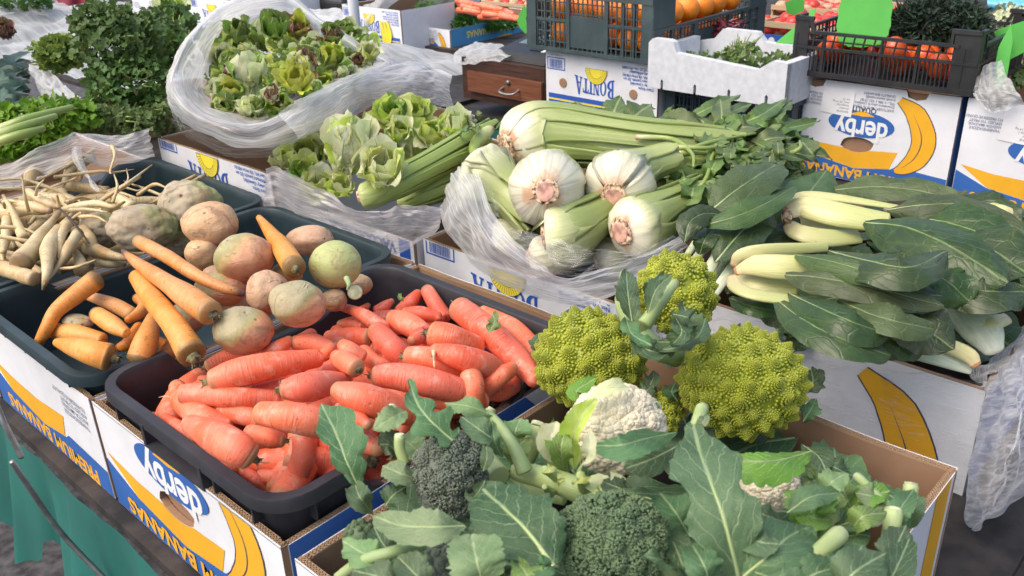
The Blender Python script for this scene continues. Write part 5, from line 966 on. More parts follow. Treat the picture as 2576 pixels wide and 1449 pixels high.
r1, c1 = romanesco('romanesco head left of the others, against the black tray corner', 1484, 905, 132, 112, .065, UPC(.45), 1, 78, Mb=120)
r2, c2 = romanesco('largest romanesco head, right of the cauliflower beside the cardboard corner', 1866, 960, 146, 128, .075, UPC(.45), 2, 92, Mb=120)
r3, c3 = romanesco('romanesco lying on its side with its leaf stalks toward the camera', 1700, 742, 92, 98, .11, unit(UPC(.4) + ROT[:, 0] * .55 + ROT[:, 1] * .25), 3, 60, 115, rough=2.0, Mb=80)
r4, c4 = romanesco('dark romanesco pieces showing below, between the two big heads', 1668, 1035, 46, 50, .03, UPC(.4), 4, 36, 100, Mb=40)
k1, ck = cauliflower('large cream cauliflower cupped in ragged leaves at the centre', 1550, 1080, 128, 118, .10, unit(UPC(.4) + ROT[:, 0] * .15 + ROT[:, 1] * .2), 1)
k2, ck2 = cauliflower('cauliflower peeking out behind the huge blue green leaf', 1935, 1222, 78, 62, .05, UPC(.4), 2, (200, 110))
k3, ck3 = cauliflower('scrap of cauliflower among the stalks by the cardboard wall', 2185, 1300, 40, 26, .02, UPC(.4), 3, (110, 60))
k4, ck4 = cauliflower('cream cauliflower bit at the bottom edge behind the big broccoli', 1655, 1425, 24, 28, .06, UPC(.4), 4, (90, 50))
b1, cb1 = broccoli('oval broccoli head with a purplish lower half, left of centre', 1132, 1196, 88, 112, .115, unit(UPC(.4) + ROT[:, 0] * -.1), 1, 60, 130, mBROP)
b2, cb2 = broccoli('biggest broccoli dome at the bottom centre', 1538, 1362, 148, 118, .12, UPC(.45), 2, 80, 150, mBRO, bead=.028)
b3, cb3 = broccoli('small broccoli floret under the leaves at the bottom', 1112, 1412, 44, 48, .10, UPC(.4), 3, 26, 90, mBROP, bead=.05)
b4, cb4 = broccoli('broccoli floret at the cardboard edge, bottom left of the box', 905, 1345, 38, 38, .07, UPC(.4), 4, 22, 90, mBRO, bead=.05)
LV = 'leaf'
# leaves of the oval broccoli (b1)
def lf(par, pts, hw, mats, **kw): return leaf_part(LV, par, pts, hw, mats, **kw)
lf(b1, [(1138, 1108, .15), (1085, 1060, .165), (1050, 1015, .17), (1028, 955, .16)], 62, BL, lobes=.62, nl=3, ruffle=.14, seed=1, prof=[(0, .4), (.2, 1.0), (.4, .95), (.6, .6), (.8, .35), (1, .05)], fold=.1)
lf(b1, [(900, 1222, .10), (872, 1160, .12), (845, 1090, .13), (808, 1018, .13)], 62, BL, lobes=.3, nl=3, seed=2, prof=[(0, .15), (.15, .5), (.4, .8), (.7, 1.0), (.9, .6), (1, .1)], asym=.25)
lf(b1, [(1022, 1034, .13), (985, 1052, .135), (938, 1082, .13)], 34, PL, seed=3, ruffle=.16, serr=.1)
lf(b1, [(1052, 1206, .12), (1005, 1190, .13), (962, 1172, .12)], 36, PL, seed=4, ruffle=.12, serr=.08)
lf(b1, [(1238, 1044, .13), (1180, 1022, .14), (1118, 1014, .135)], 30, PL, seed=5, ruffle=.25, serr=.1, fold=-.2)
lf(b1, [(1245, 1108, .14), (1205, 1080, .15), (1160, 1048, .15)], 34, BL, seed=6, ruffle=.15)
lf(b1, [(970, 1272, .10), (990, 1245, .11), (1022, 1224, .11)], 34, DK, seed=7, ruffle=.2)
lf(b1, [(935, 1290, .09), (905, 1250, .11), (892, 1215, .10)], 32, BL, seed=8, ruffle=.3)
lf(b1, [(1215, 1185, .13), (1225, 1150, .14), (1222, 1120, .14)], 18, BL, seed=9)
lf(b1, [(1262, 1150, .12), (1245, 1110, .14), (1238, 1058, .15)], 18, BL, seed=10, ruffle=.3, lobes=.3)
lf(b1, [(1005, 1150, .10), (980, 1120, .115), (950, 1120, .12)], 40, DK, seed=11, ruffle=.2)
lf(b1, [(1060, 1150, .10), (1035, 1120, .11), (1005, 1100, .11)], 42, PL, seed=12, ruffle=.1)
lf(b1, [(1200, 1235, .11), (1195, 1250, .13), (1222, 1208, .145)], 20, BL, seed=13, ruffle=.4, curl=.4)
stalk_tube('stalk', b1, [(1155, 1028, .12), (1230, 1045, .125), (1285, 1110, .12), (1320, 1185, .10)], [11, 11, 13, 20], mS_BRAS, seed=1)
stalk_tube('stalk', b1, [(1255, 1200, .09), (1215, 1150, .09), (1180, 1120, .09)], [30, 26, 18], mS_BRASW, seed=2)
stalk_tube('stalk', b1, [(1005, 1098, .13), (1006, 1130, .12), (1018, 1165, .11)], [14, 14, 13], mS_BRASW, mPALECUT, seed=3)
stalk_tube('stalk', b1, [(985, 1028, .11), (990, 1060, .105)], [15, 14], mS_BRASW, mPALECUT, seed=4)
stalk_tube('stalk', b1, [(1235, 1032, .12), (1225, 1050, .115)], [13, 13], mS_BRASW, mPALECUT, seed=41)
# big dark leaf, pale round leaf and long leaf (b2)
lf(b2, [(1392, 1425, .14), (1330, 1340, .15), (1270, 1280, .15), (1215, 1232, .14)], 108, DK, seed=20, lobes=.18, nl=3, ruffle=.10, n=34, m=17, rib=.075, prof=[(0, .25), (.12, .6), (.35, 1.0), (.6, 1.0), (.85, .8), (.95, .5), (1, .2)], fold=-.05)
lf(b3, [(1168, 1324, .15), (1100, 1326, .16), (1010, 1322, .155), (938, 1298, .14)], 56, PL, seed=21, ruffle=.08, lobes=.12, n=30, fold=.08, rib=.085)
lf(b3, [(1215, 1470, .15), (1200, 1410, .165), (1186, 1345, .16)], 72, PL, seed=22, ruffle=.10, serr=.07, prof=[(0, .3), (.15, .8), (.4, 1), (.7, 1), (.9, .7), (1, .2)], rib=.06)
lf(b3, [(970, 1412, .12), (920, 1395, .125), (862, 1362, .12)], 46, PL, seed=23, ruffle=.18, serr=.08)
lf(b3, [(1010, 1470, .13), (950, 1450, .135), (885, 1435, .12)], 44, BL, seed=24, ruffle=.2)
lf(b3, [(1080, 1480, .14), (1040, 1440, .15), (1000, 1400, .14)], 44, BL, seed=25, ruffle=.2, fold=.4)
lf(b4, [(1000, 1400, .09), (965, 1370, .10), (940, 1325, .10)], 38, DK, seed=26, ruffle=.15)
stalk_tube('stalk', b3, [(850, 1452, .10), (909, 1412, .12), (990, 1388, .13), (1062, 1372, .12)], [12, 14, 15, 14], mS_BRAS, seed=5)
stalk_tube('stalk', b3, [(1000, 1436, .13), (1075, 1400, .135)], [11, 9], mS_BRAS, seed=6)
lf(b2, [(1280, 1400, .13), (1275, 1370, .14), (1310, 1345, .15)], 26, DK, seed=27, fold=.5)
lf(b2, [(1330, 1475, .15), (1325, 1445, .16), (1305, 1418, .15)], 40, BR, seed=28, ruffle=.35)
lf(b2, [(1385, 1420, .16), (1370, 1430, .165), (1350, 1425, .15)], 30, BL, seed=29, ruffle=.3)
lf(b2, [(1735, 1350, .10), (1700, 1290, .12), (1660, 1240, .115)], 60, BL, seed=30, ruffle=.12, fold=.1)
lf(b2, [(1590, 1240, .12), (1550, 1225, .125), (1518, 1212, .12)], 32, DK, seed=31, ruffle=.2)
lf(b2, [(1660, 1245, .12), (1600, 1240, .13), (1535, 1240, .125)], 16, BL, seed=32, ruffle=.3)
lf(b2, [(1700, 1440, .10), (1665, 1410, .14), (1620, 1400, .15)], 30, BL, seed=33, ruffle=.3)
stalk_tube('stalk', b2, [(1705, 1470, .08), (1672, 1420, .11), (1640, 1390, .11)], [26, 22, 20], mS_BRAS, seed=7)
# pale broken stem cluster between the broccolis
st_ = empty('stem_trimmings', P(1420, 1220, .04), 'pale green trimmed stem with cut leaf stubs between the two broccolis', 'stem')
for q, (pp, rr) in enumerate([([(1300, 1185, .08), (1380, 1205, .09), (1460, 1235, .09), (1530, 1270, .07)], [22, 30, 32, 26]), ([(1400, 1200, .10), (1370, 1180, .12)], [14, 9]), ([(1470, 1225, .10), (1460, 1195, .13)], [16, 10]), ([(1385, 1240, .09), (1370, 1225, .12)], [12, 7]), ([(1500, 1265, .10), (1450, 1290, .10)], [18, 20])]):
    stalk_tube('stem_piece', st_, pp, rr, mS_BRASW, mPALECUT if q in (2, 4) else None, seed=10 + q, amp=.10)
for q, (pp, hw) in enumerate([([(1370, 1195, .11), (1378, 1182, .13), (1400, 1176, .13)], 14), ([(1440, 1220, .11), (1460, 1205, .13), (1485, 1200, .13)], 16), ([(1480, 1250, .11), (1500, 1235, .13), (1520, 1240, .12)], 14), ([(1405, 1225, .11), (1412, 1205, .13), (1405, 1190, .13)], 10)]): lf(st_, pp, hw, [mL_LETT, mS_BRASW], seed=40 + q, ruffle=.3, serr=.02)
# cauliflower leaves
lf(k1, [(1445, 1180, .09), (1440, 1110, .12), (1462, 1050, .145), (1500, 1002, .15)], 30, [mL_LETT, mS_BRASW], seed=50, ruffle=.2, fold=.6, curl=.3)
lf(k1, [(1470, 1020, .14), (1530, 978, .155), (1592, 975, .15)], 22, [mL_LETT2, mS_BRASW], seed=51, ruffle=.35, fold=.3)
lf(k1, [(1395, 1160, .08), (1385, 1110, .10), (1400, 1060, .11)], 36, [mL_LETT2, mS_BRASW], seed=52, ruffle=.12, fold=.5)
lf(k1, [(1420, 1190, .09), (1412, 1130, .12), (1422, 1080, .13)], 30, BR, seed=53, ruffle=.2, fold=.4)
lf(k1, [(1470, 1215, .10), (1530, 1222, .12), (1575, 1205, .125)], 36, [mL_LETT2, mS_BRASW], seed=54, ruffle=.25, fold=.2)
lf(k1, [(1455, 1190, .12), (1480, 1140, .155), (1485, 1080, .165)], 20, [mL_LETT2, mS_BRASW], seed=55, ruffle=.15, curl=.2)
lf(k1, [(1700, 1088, .13), (1620, 1105, .165), (1560, 1120, .175), (1498, 1122, .16)], 46, BL, seed=56, ruffle=.10, fold=.12, asym=-.2)
lf(k1, [(1700, 1125, .11), (1640, 1155, .13), (1570, 1180, .13)], 52, DK, seed=57, ruffle=.1)
lf(k1, [(1652, 1060, .10), (1640, 1030, .12), (1622, 985, .12)], 20, BL, seed=58)
lf(k1, [(1300, 1120, .07), (1298, 1085, .09), (1310, 1052, .09)], 40, PL, seed=59, ruffle=.12, rib=.12)
lf(k1, [(1290, 1180, .07), (1300, 1130, .09), (1330, 1100, .08)], 34, BR, seed=60, ruffle=.2)
lf(k1, [(1480, 1005, .12), (1450, 985, .13), (1500, 950, .135)], 26, BR, seed=61, ruffle=.2)
lf(k1, [(1395, 1060, .08), (1392, 1100, .10), (1400, 1150, .09)], 26, BR, seed=62, ruffle=.3)
stalk_tube('stalk', k1, [(1356, 1074, .08), (1340, 1115, .07), (1320, 1160, .05)], [26, 26, 26], mS_BRASW, mPALECUT, seed=12, flat=.6)
stalk_tube('stalk', k1, [(1390, 1085, .09), (1395, 1130, .08), (1410, 1190, .06)], [24, 30, 24], mS_BRASW, None, seed=13)
stalk_tube('stalk', k1, [(1298, 1190, .06), (1345, 1230, .05), (1420, 1250, .05)], [20, 24, 22], mS_BRASW, None, seed=14)
# huge blue green leaf and the rest of the right side (k2)
lf(k2, [(1862, 1475, .12), (1828, 1330, .16), (1795, 1230, .175), (1762, 1140, .17), (1742, 1065, .16)], 118, BL, seed=70, lobes=.42, nl=2.3, ruffle=.07, n=40, m=19, rib=.055, prof=[(0, .22), (.15, .55), (.35, .9), (.55, 1.0), (.75, .62), (.92, .42), (1, .25)], fold=.1)
lf(k2, [(2042, 1135, .10), (1960, 1158, .125), (1880, 1160, .13), (1805, 1150, .12)], 48, BR, seed=71, ruffle=.10, serr=.09, fold=-.15, asym=-.35, rib=.06)
lf(k2, [(2048, 1345, .08), (2042, 1290, .11), (2025, 1228, .11)], 62, BR, seed=72, ruffle=.12, serr=.10, prof=[(0, .2), (.3, .7), (.6, 1), (.85, .9), (1, .3)])
lf(k2, [(2055, 1200, .09), (2035, 1180, .10), (2000, 1170, .10)], 26, BR, seed=73, ruffle=.35)
lf(k2, [(1870, 1450, .13), (1930, 1400, .145), (1985, 1350, .14), (2040, 1325, .12)], 74, BL, seed=74, ruffle=.08, rib=.06, fold=.05)
lf(k2, [(1990, 1320, .10), (1935, 1300, .12), (1895, 1285, .12)], 36, BL, seed=75, ruffle=.12)
lf(k2, [(1850, 1215, .11), (1836, 1190, .12), (1815, 1170, .11)], 20, BR, seed=76, ruffle=.3)
lf(k2, [(1720, 1340, .09), (1730, 1400, .10), (1745, 1455, .09)], 60, BL, seed=77, ruffle=.12)
lf(k2, [(2090, 1480, .12), (2140, 1430, .13), (2170, 1370, .12)], 62, BL, seed=78, ruffle=.1)
lf(k2, [(1990, 1475, .13), (2060, 1440, .14), (2140, 1420, .13)], 50, BL, seed=79, ruffle=.1)
lf(k2, [(2095, 1330, .09), (2150, 1310, .11), (2210, 1300, .10)], 34, DK, seed=80, ruffle=.2, fold=.2)
lf(k2, [(2110, 1355, .09), (2160, 1345, .10), (2190, 1350, .10)], 40, BL, seed=81, ruffle=.2)
lf(k3, [(2145, 1290, .06), (2125, 1240, .08), (2110, 1205, .08)], 40, BR, seed=82, ruffle=.15)
lf(k3, [(2240, 1270, .06), (2200, 1250, .08), (2150, 1240, .08)], 36, PL, seed=83, ruffle=.15)
lf(k3, [(2190, 1300, .05), (2170, 1270, .07), (2160, 1262, .08)], 22, [mL_LETT, mS_BRASW], seed=84, ruffle=.3)
lf(k3, [(2075, 1235, .07), (2050, 1210, .09), (2020, 1220, .09)], 34, PL, seed=85, ruffle=.2)
lf(k3, [(2090, 1230, .09), (2110, 1260, .11), (2078, 1270, .11)], 22, BR, seed=86, ruffle=.3)
stalk_tube('stalk', k2, [(2247, 1290, .10), (2240, 1350, .09), (2218, 1475, .06)], [25, 23, 24], mS_BRASW, mPALECUT, seed=20, amp=.06)
stalk_tube('stalk', k2, [(2112, 1345, .13), (2060, 1390, .13), (2000, 1440, .12), (1960, 1480, .11)], [24, 24, 26, 26], mS_BRASW, mPALECUT, seed=21, amp=.08)
stalk_tube('stalk', k3, [(2158, 1200, .08), (2200, 1240, .08), (2250, 1285, .07)], [12, 11, 10], mS_BRAS, mPALECUT, seed=22)
stalk_tube('stalk', k3, [(2292, 1222, .07), (2288, 1260, .06), (2282, 1320, .04)], [20, 19, 19], mS_BRASW, mPALECUT, seed=23)
lf(k3, [(2285, 1330, .05), (2300, 1280, .07), (2310, 1245, .07)], 26, BL, seed=87, fold=.4)
stalk_tube('stalk', k2, [(2085, 1268, .10), (2082, 1310, .09), (2078, 1350, .08)], [26, 25, 24], mS_BRASW, None, seed=24)
stalk_tube('stalk', k2, [(1766, 1028, .16), (1755, 1060, .16), (1742, 1090, .15)], [17, 16, 15], mS_BRASW, mPALECUT, seed=25)
lf(k2, [(1748, 1085, .155), (1770, 1060, .165), (1775, 1038, .16)], 14, PL, seed=88, fold=.5)
for q, (pp, hw, mt) in enumerate([([(2200, 1440, .09), (2245, 1390, .11), (2280, 1320, .10)], 46, BL), ([(2150, 1480, .10), (2200, 1450, .12), (2260, 1420, .11)], 44, BL), ([(2230, 1350, .06), (2260, 1300, .08), (2270, 1250, .08)], 34, DK), ([(2130, 1290, .06), (2180, 1250, .08), (2240, 1235, .08)], 34, BR), ([(2060, 1260, .08), (2090, 1215, .10), (2130, 1190, .10)], 34, PL), ([(2000, 1260, .09), (2040, 1300, .11), (2090, 1310, .10)], 36, BR), ([(1950, 1380, .11), (2010, 1370, .13), (2070, 1390, .12)], 46, DK), ([(1860, 1330, .12), (1900, 1360, .15), (1960, 1370, .15)], 44, BL), ([(1640, 1320, .09), (1690, 1360, .12), (1720, 1430, .12)], 44, DK), ([(1900, 1440, .14), (1960, 1460, .155), (2040, 1470, .15)], 50, BL), ([(1400, 1300, .09), (1380, 1350, .12), (1400, 1420, .12)], 40, DK), ([(2200, 1210, .04), (2230, 1240, .06), (2290, 1280, .06)], 30, BL), ([(2020, 1120, .05), (2060, 1150, .07), (2080, 1190, .07)], 34, DK)]): lf(k3 if pp[0][0] > 1900 else k2, pp, hw, mt, seed=900 + q, ruffle=.16)
for q, (pp, hw, mt) in enumerate([([(2100, 1500, .13), (2150, 1440, .15), (2230, 1390, .14)], 62, BL), ([(2210, 1500, .12), (2250, 1440, .13), (2290, 1350, .12)], 46, DK), ([(2240, 1330, .08), (2265, 1280, .10), (2300, 1230, .09)], 30, BL), ([(1980, 1290, .12), (2040, 1250, .13), (2110, 1240, .12)], 34, BL), ([(1790, 1480, .13), (1770, 1420, .15), (1740, 1370, .14)], 50, BL), ([(2140, 1340, .10), (2170, 1300, .12), (2230, 1290, .11)], 34, BR), ([(2050, 1130, .05), (2090, 1170, .07), (2150, 1200, .06)], 36, DK)]): lf(k3 if pp[0][0] > 1900 else k2, pp, hw, mt, seed=940 + q, ruffle=.16)
# romanesco leaf rags and the stalks on the sideways one
for q, (rt, pp, hw) in enumerate([(r1, [(1352, 880, .05), (1348, 860, .06), (1362, 842, .06)], 20), (r1, [(1430, 820, .06), (1425, 800, .07), (1432, 782, .07)], 20), (r1, [(1545, 830, .06), (1548, 812, .07), (1558, 800, .07)], 24), (r1, [(1620, 985, .05), (1640, 960, .06), (1645, 930, .05)], 22), (r1, [(1590, 1010, .05), (1625, 985, .06), (1640, 970, .06)], 26), (r2, [(1940, 850, .07), (1955, 830, .09), (1975, 825, .08)], 20), (r2, [(1995, 880, .06), (2005, 860, .07), (2030, 870, .07)], 26), (r2, [(2030, 990, .05), (2045, 960, .06), (2040, 930, .06)], 34), (r2, [(1842, 842, .08), (1850, 830, .09), (1862, 820, .09)], 16), (r2, [(1705, 1010, .05), (1690, 985, .06), (1700, 960, .06)], 26), (r2, [(2020, 1060, .04), (2040, 1030, .05), (2050, 1010, .05)], 28), (r3, [(1700, 890, .08), (1735, 870, .09), (1770, 850, .09)], 30), (r3, [(1660, 900, .07), (1690, 895, .08), (1725, 880, .08)], 34), (r2, [(1985, 850, .07), (1990, 835, .085), (1998, 825, .08)], 18)]): lf(rt, pp, hw, DK if q % 2 else BL, seed=100 + q, ruffle=.4, lobes=.2)
stalk_tube('stalk', r3, [(1698, 712, .17), (1665, 757, .175), (1622, 815, .16)], [11, 13, 18], mS_BRASW, mPALECUT, seed=30)
stalk_tube('stalk', r3, [(1572, 690, .12), (1568, 760, .13), (1600, 820, .14)], [12, 20, 26], mS_BRASW, None, seed=31)
stalk_tube('stalk', r3, [(1600, 820, .13), (1640, 870, .12), (1700, 900, .09)], [22, 28, 24], mS_BRAS, None, seed=32)
for q, (pp, hw, mt) in enumerate([([(1590, 850, .15), (1630, 880, .165), (1690, 895, .15)], 34, DK), ([(1575, 800, .15), (1590, 840, .17), (1640, 870, .17)], 26, BL), ([(1700, 800, .17), (1715, 835, .185), (1690, 870, .17)], 30, DK), ([(1640, 880, .15), (1700, 875, .165), (1760, 850, .14)], 24, BL), ([(1620, 760, .185), (1645, 715, .20), (1670, 690, .195)], 20, DK), ([(1568, 770, .15), (1564, 730, .165), (1572, 690, .16)], 20, BL), ([(1690, 790, .185), (1730, 800, .19), (1745, 830, .17)], 24, DK)]): lf(r3, pp, hw, mt, seed=140 + q, ruffle=.45, lobes=.25, fold=.3)
if 0: stalk_tube('stalk', r3, [(1655, 770, .16), (1675, 800, .17), (1665, 830, .17), (1635, 835, .16)], [12, 14, 15, 12], mS_BRAS, None, seed=33)
lf(r3, [(1590, 810, .16), (1580, 740, .18), (1575, 680, .18)], 28, DK, seed=130, ruffle=.3, fold=.3)
lf(r3, [(1630, 790, .18), (1650, 730, .20), (1690, 690, .205)], 22, BL, seed=131, ruffle=.3, fold=.4)
lf(r3, [(1700, 830, .15), (1735, 810, .175), (1720, 770, .18)], 34, BL, seed=132, ruffle=.5)
lf(r3, [(1640, 860, .14), (1690, 860, .15), (1740, 850, .14)], 30, DK, seed=133, ruffle=.3)
lf(r3, [(1720, 870, .12), (1760, 840, .14), (1775, 800, .13)], 26, BL, seed=134, ruffle=.4)
sl_ = empty('leaf_scrap', P(1238, 815, .085), 'torn green leaf scrap lying on the largest salmon carrot', 'leaf')
lf(sl_, [(1238, 788, .088), (1244, 806, .094), (1238, 824, .09), (1226, 840, .086)], 20, [mL_BRIGHT, mS_BRAS], seed=990, ruffle=.4, lobes=.5, nl=3)
sl2 = empty('leaf_scrap', P(1008, 748, .05), 'small green leaf scrap on the carrot by the far rim', 'leaf')
lf(sl2, [(1003, 738, .045), (1007, 748, .05), (1015, 758, .045)], 9, [mL_BRIGHT, mS_BRAS], seed=991, ruffle=.4, lobes=.5, nl=2)
# dark filler leaves lower in the box
fl_ = empty('loose_leaves', P(1500, 1300, -.02), 'dark loose brassica leaves lying under the heads in the nearest box', 'leaves')
rg = random.Random(21)
for q in range(46):
    u, v = rg.random(), rg.random(); x = lerp(.36, .79, u); y = lerp(.21, .55, v); a = rg.uniform(0, 6.28); L = rg.uniform(.04, .07); z = BT + rg.uniform(-.05, .0); d = np.array([math.cos(a), math.sin(a), rg.uniform(-.1, .2)]) * L; c_ = np.array([x, y, z])
    for e in (0, 1): 
        pass
    mb = MB(); leaf_grid(mb, [c_ - d, c_ + np.array([0, 0, .012]), c_ + d], .034, [rg.uniform(-.4, .1), rg.uniform(-.4, .1), 1], 0, 1, seed=200 + q, ruffle=.25, n=16, m=9); mb.build('leaf', DK if q % 2 else BL, fl_)
# ================================================================== SECOND ROW OF BOXES
banana_box('banana_box', 'white box with yellow sun logo and barcode under the bagged celery hearts', .907, 1.43, .655, 1.052, TT - .05, BT, 'bonita', HF=.215)
banana_box('banana_box', 'box reading OF ECUADOR with a blue corner stripe, under the long celery', .893, 1.42, 1.062, 1.45, TT - .05, BT - .005, None, edge=False)
def ecuador():
    par = [o for o in scene.objects if o.name.startswith('front_panel')][-1]; pn = Panel((.893, 1.062, BT - .005), (0, 1, 0), (0, 0, -1), .388, .185, 0)
    pn.put('colour_band', poly_mesh([[(.008, 0), (.036, 0), (.036, .185), (.008, .185)]]), mBBLUE, par)
    pn.put('lettering', at(text_mesh("PRODUCT\nOF ECUADOR\nVACUUM PACK", .026, .0010, 1, .95), .046, .062), mBBLUE, par)
ecuador()
banana_box('banana_box', 'white box with yellow sun logo at the left, holding the big salad bag', .838, 1.36, 1.375, 1.783, TT, BT + .062, 'bonita')
banana_box('banana_box', 'banana box wrapped in clear plastic holding the chard at the right', .993, 1.50, .205, .66, BT - .30, BT, 'derby', side='derby', hole=False, logo=False, bs=-.03, notches=(.42,), HF=.30)
table('market_table', 'second table under the rows of bagged greens', .86, 1.52, .67, 3.2, TT - .06)
table('market_table', 'low stand carrying the plastic wrapped chard box', .99, 1.45, .23, .655, BT - .565)
banana_box('banana_box', 'white box stacked beneath the plastic wrapped chard box', .985, 1.49, .200, .655, BT - .56, BT - .306, None, edge=False)
under_ = [o for o in scene.objects if o.name.startswith('side_panel') and o.parent and o.parent.get('label', '').startswith('white box stacked beneath')][0]
pnu = Panel((1.4825, .200, BT - .306), (-1, 0, 0), (0, 0, -1), .49, .25, 0); pnu.put('lettering', at(text_mesh('PRODUCT\nOF ECUADOR\nVACUUM PACK', .03, .001, 1, .95), .26, .06), mBBLUE, under_)

# ================================================================== HEART CELERY HEADS IN THE MIDDLE BAG
GF = 'celery hearts heaped in the plastic lined box'
head('celery_heart', 'largest celery heart, lying on top with its brown root base to the left', 'celery heart', (1275, 372, .115), [(1360, 342, .125), (1480, 348, .125), (1660, 372, .12), (1930, 405, .10)], 92, 80, 11, mS_FEN, 1, 1.1, GF, .38, mCUTR, 2, thick=.17, wend=13, tuck=(.95, .97, 1.0, 1.0))
head('celery_heart', 'round white celery heart with its pink root end facing the camera', 'celery heart', (1372, 482, .15), [(1382, 470, .10), (1400, 455, .03), (1420, 445, -.03)], 112, 66, 7, mS_FENW, 2, 1.15, GF, .28, mCUT, 2, bulbt=.3, thick=.2)
head('celery_heart', 'celery heart at the left, its root end showing through the bag', 'celery heart', (1192, 445, .09), [(1232, 462, .085), (1290, 500, .07), (1360, 560, .05)], 96, 56, 6, mS_FENW, 3, 1.1, GF, .38, mCUT, 2, thick=.2)
head('celery_heart', 'white celery heart right of centre with its trimmed stalk ends up', 'celery heart', (1545, 492, .125), [(1572, 452, .13), (1630, 415, .14), (1700, 388, .15)], 98, 34, 6, mS_FENW, 4, 1.15, GF, .30, mCUT, 2, thick=.2)
head('celery_heart', 'celery heart low in front, half under the plastic', 'celery heart', (1370, 594, .08), [(1430, 582, .085), (1530, 525, .095), (1640, 455, .11)], 88, 46, 7, mS_FEN, 5, 1.1, GF, .34, mCUT, 2, thick=.18, wend=15)
head('celery_heart', 'celery heart in front at the right with a wide rough rooted base', 'celery heart', (1563, 584, .095), [(1620, 562, .095), (1710, 515, .10), (1810, 480, .10)], 84, 58, 7, mS_FEN, 6, 1.1, GF, .40, mCUT, 2, thick=.18, wend=13)
head('celery_heart', 'celery heart lying underneath the two front ones', 'celery heart', (1330, 650, .03), [(1400, 640, .035), (1500, 620, .03), (1620, 600, .02)], 56, 40, 7, mS_FENW, 7, 1.1, GF, .36, mCUT, 1)
head('celery_heart', 'celery heart in the shade beneath the top one', 'celery heart', (1420, 520, .02), [(1500, 480, .03), (1600, 460, .05), (1740, 440, .06)], 60, 50, 7, mS_FEN, 8, 1.1, GF, .36, mCUT, 1)
root_veg('loose_stalk', 'curved loose celery stalk end left of the largest heart', 'stalk', [(1232, 325, .13), (1205, 352, .13), (1192, 378, .125), (1208, 405, .12), (1235, 408, .11)], [13, 17, 13, 9, 6], mS_CEL, None, seed=3, seg=12)
# puntarelle style leaves behind the hearts
head('celery_heart', 'celery heart lying low at the right under the front one', 'celery heart', (1500, 660, .02), [(1560, 640, .03), (1650, 600, .04), (1740, 560, .04)], 56, 40, 7, mS_FENW, 9, 1.1, GF, .36, mCUT, 1)
head('celery_heart', 'celery heart deep at the left under the bag fold', 'celery heart', (1250, 600, .0), [(1300, 590, .01), (1380, 560, .02), (1460, 540, .02)], 56, 40, 7, mS_FENW, 10, 1.1, GF, .36, mCUT, 1)
def leaf_bunch(name, label, cat, specs, mats, seed, group=None, stalks=None, **kw):
    p0 = P(*specs[0][0][0]); root = empty(name, p0 - np.array([0, 0, .02]), label, cat, group)
    for q, (pts, hw) in enumerate(specs): leaf_part('leaf', root, pts, hw, mats[q % len(mats)], seed=seed + q, **kw)
    return root
rg = random.Random(33)
def rand_leaves(n, x0, x1, y0, y1, h0, h1, dirx, diry, L, hw, jit=.5, hf=None):
    out = []
    for q in range(n):
        x = rg.uniform(x0, x1); y = rg.uniform(y0, y1); k = rg.uniform(.6, 1.3); h = rg.uniform(h0, h1) if hf is None else hf(x, y) + rg.uniform(-.02, .02)
        dx = (dirx + rg.uniform(-jit, jit)) * L * k; dy = (diry + rg.uniform(-jit, jit)) * L * k; s = rg.uniform(-1, 1) * L * .16
        out.append(([(x, y, h), (x + dx * .5 - s * .3, y + dy * .5 + s, h + .02), (x + dx, y + dy, h + rg.uniform(-.03, .015))], hw * rg.uniform(.6, 1.35)))
    return out
GRM = [[mL_GREENS, mS_CEL], [mL_GREENS, mS_BRAS]]
GG = 'leafy tops behind the celery hearts'
leaf_bunch('leafy_greens', 'broad dark leaves rising behind the largest celery heart', 'greens', [([(1500, 340, .10), (1470, 290, .13), (1450, 255, .13)], 30), ([(1530, 330, .10), (1545, 280, .14), (1560, 245, .15)], 40), ([(1560, 340, .10), (1600, 290, .14), (1640, 262, .14)], 44), ([(1420, 300, .11), (1450, 280, .12), (1500, 270, .12)], 22), ([(1580, 345, .1), (1640, 320, .12), (1700, 300, .12)], 40)], GRM, 300, GG, lobes=.3, nl=3, ruffle=.15)
hf = lambda x, y: .05 + .06 * (1 - abs(x - 1800) / 300)
leaf_bunch('leafy_greens', 'grey green narrow leaves piled at the middle right', 'greens', rand_leaves(85, 1600, 1930, 295, 420, .07, .12, .8, .05, 120, 23, .5, hf), GRM, 330, GG, lobes=.15, nl=3, ruffle=.25, fold=.25, n=20, m=9)
leaf_bunch('leafy_greens', 'tangle of leaves beside the printed banana box corner', 'greens', rand_leaves(85, 1720, 2000, 330, 460, .06, .12, .3, .2, 95, 25, .9, hf), GRM, 400, GG, lobes=.15, nl=3, ruffle=.25, fold=.25, n=20, m=9)
sp_ = empty('leafy_greens', P(1750, 420, .08), 'pale curved leaf stalks arching over the greens', 'greens', GG)
for q, pp in enumerate([[(1600, 345, .15), (1690, 350, .15), (1740, 385, .15), (1745, 420, .14)], [(1710, 500, .11), (1770, 460, .13), (1790, 400, .14), (1800, 370, .14)], [(1780, 480, .11), (1850, 440, .13), (1890, 400, .13)], [(1700, 390, .14), (1780, 360, .15), (1900, 335, .14)], [(1960, 400, .11), (2010, 375, .13), (2012, 355, .13)], [(1650, 395, .14), (1760, 385, .14), (1900, 390, .13)], [(1690, 370, .15), (1780, 372, .15), (1860, 365, .14)]]): stalk_tube('stalk', sp_, pp, [7, 6, 5, 3], mS_CEL, seed=60 + q)
